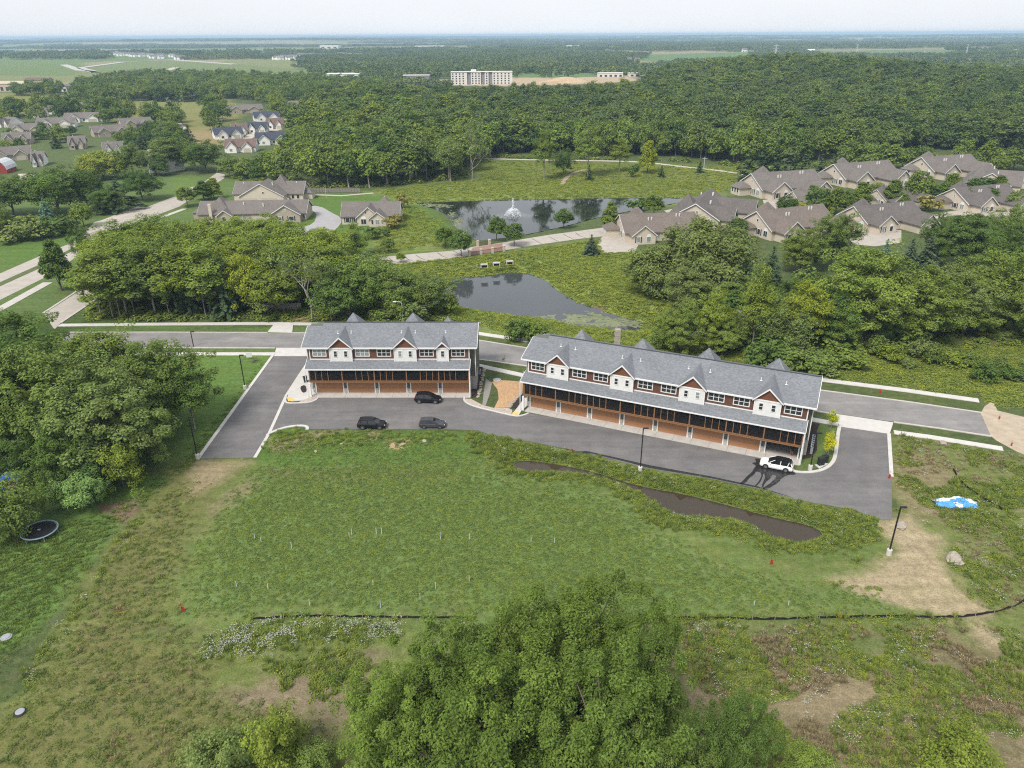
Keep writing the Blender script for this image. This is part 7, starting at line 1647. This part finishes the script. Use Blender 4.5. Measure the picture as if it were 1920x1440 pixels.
plants('rough_weeds', [leafy('rough_kind', 40 + i, 48, .45, .30, .095, L_WEED) for i in range(3)] + [tuft('rough_grass_kind', 50, 30, .4, .55, .035, L_WEED)], [(RIGHT, 11000), (LOWR, 8500), ([(1240, 1153), (1800, 1153), (1800, 1167), (1240, 1167)], 900), ([(450, 1153), (900, 1153), (900, 1168), (450, 1170)], 700), ([(380, 1250), (700, 1200), (700, 1290), (560, 1330), (430, 1290)], 900), ([(1300, 1160), (1000, 1160), (1000, 1170), (1300, 1170)], 300), ([(1500, 1065), (1660, 1040), (1670, 1110), (1520, 1100)], 900)], 'patchy weeds on the rough ground', .5, 1.3, 5.5)
plants('dry_grass', [tuft('dry_kind', 60 + i, 26, .4, .32, .028, L_DRY, .9) for i in range(2)], [(LOWR, 12500), (RIGHT, 4500), ([(60, 1290), (220, 1015), (335, 900), (440, 900), (345, 1130), (430, 1290), (640, 1340), (640, 1480), (-60, 1480)], 900)], 'dead dry grass stems on the rough ground', .5, 1.1, 4.0, thr=.5)
plants('white_wildflowers', [umbel('umbel_kind', 70 + i, 9, .28, .8, L_WHITE) for i in range(3)], [(FLOW, 1100), (BANK, 500), (RIGHT, 900), (LOWR, 650), ([(110, 1165), (250, 965), (275, 975), (140, 1180), (60, 1300), (20, 1290)], 90), ([(1240, 1165), (1760, 1165), (1760, 1180), (1240, 1180)], 130), ([(1480, 700), (1850, 740), (1850, 752), (1480, 715)], 120), ([(880, 600), (1000, 610), (1160, 640), (1160, 652), (890, 622)], 120)], 'scattered white wildflowers on the rough ground', .45, 1.0, 1.3, thr=.5)
plants('goldenrod', [umbel('goldenrod_kind', 80 + i, 10, .25, .5, L_YELLOW) for i in range(2)], [([(1540, 1080), (1562, 1080), (1562, 1098), (1540, 1096)], 22), ([(240, 1268), (266, 1268), (262, 1284), (240, 1284)], 18), ([(214, 1292), (240, 1288), (240, 1306), (214, 1306)], 16), ([(220, 1142), (246, 1142), (246, 1155), (220, 1155)], 8), ([(1560, 1155), (1590, 1155), (1585, 1165), (1560, 1165)], 10), ([(1720, 660), (1900, 662), (1900, 676), (1740, 672)], 70), ([(1860, 1040), (1815, 1050), (1820, 1056), (1850, 1050)], 6)], 'small patches of yellow goldenrod', .5, 1.0)
MEADS = [([(690, 500), (940, 474), (1130, 448), (1190, 470), (1290, 530), (1300, 650), (1000, 625), (840, 600), (700, 520)], 9000), ([(690, 358), (900, 335), (1290, 340), (1400, 350), (1300, 372), (1000, 374), (770, 380)], 4500), ([(700, 400), (780, 385), (850, 430), (880, 455), (700, 480)], 1200), ([(880, 300), (1400, 312), (1400, 350), (1150, 345), (900, 340)], 3500), ([(890, 605), (1000, 600), (1220, 640), (1300, 690), (1000, 640)], 2200)]
plants('reed_meadow', [leafy('reed_kind', 90 + i, 60, 1.25, .24, .20, L_REED) for i in range(3)] + [tuft('reed_blade_kind', 95, 40, .9, .45, .05, L_REED, 1.3)], MEADS, 'tall yellow-green meadow grass round the ponds', .6, 1.35)
plants('slope_meadow', [leafy('slope_kind', 120 + i, 70, 1.0, .34, .15, L_REED) for i in range(3)], [([(1230, 655), (1500, 645), (2350, 650), (2350, 790), (1870, 765), (1835, 745), (1540, 708)], 7500)], 'pale marshy meadow on the slope above the street', .4, 1.4)
plants('slope_scrub', [leafy('scrub_kind', 100 + i, 60, 1.0, .9, .26, L_WEED) for i in range(4)], [([(160, 560), (620, 560), (850, 590), (880, 604), (570, 604), (160, 602)], 1300), ([(1270, 560), (2350, 500), (2350, 650), (1290, 660)], 2600), ([(640, 590), (840, 590), (900, 612), (640, 612)], 500)], 'leafy scrub under the trees of wood block and thicket', .3, 1.5)
plants('wood_edge_scrub', [leafy('edge_kind', 110 + i, 50, 1.6, 1.6, .5, L_WEED) for i in range(3)], [([(430, 340), (570, 362), (640, 358), (760, 348), (880, 335), (880, 318), (640, 345), (430, 320)], 260), ([(930, 300), (1290, 300), (1400, 318), (1480, 320), (1400, 308), (930, 292)], 220), ([(1480, 322), (1920, 292), (1920, 284), (1480, 310)], 260)], 'leafy scrub along the edge of the wood', .6, 1.7)

# ------------------------------------------------------------------ haze
hz = MB().box(-26000, 26000, -300, 31000, -40, 72).build('haze', None); tag(hz, 'thin pale haze in the air over the whole landscape', 'haze', None, 'stuff')
hm_, nt_, N_, L_2 = new_mat('haze_air'); ho = N_.new('ShaderNodeOutputMaterial'); pv = N_.new('ShaderNodeVolumePrincipled')
pv.inputs['Color'].default_value = (.56, .79, 1.0, 1); pv.inputs['Density'].default_value = .00011; pv.inputs['Anisotropy'].default_value = 0.0
L_2.new(pv.outputs[0], ho.inputs['Volume']); hz.data.materials.append(hm_)
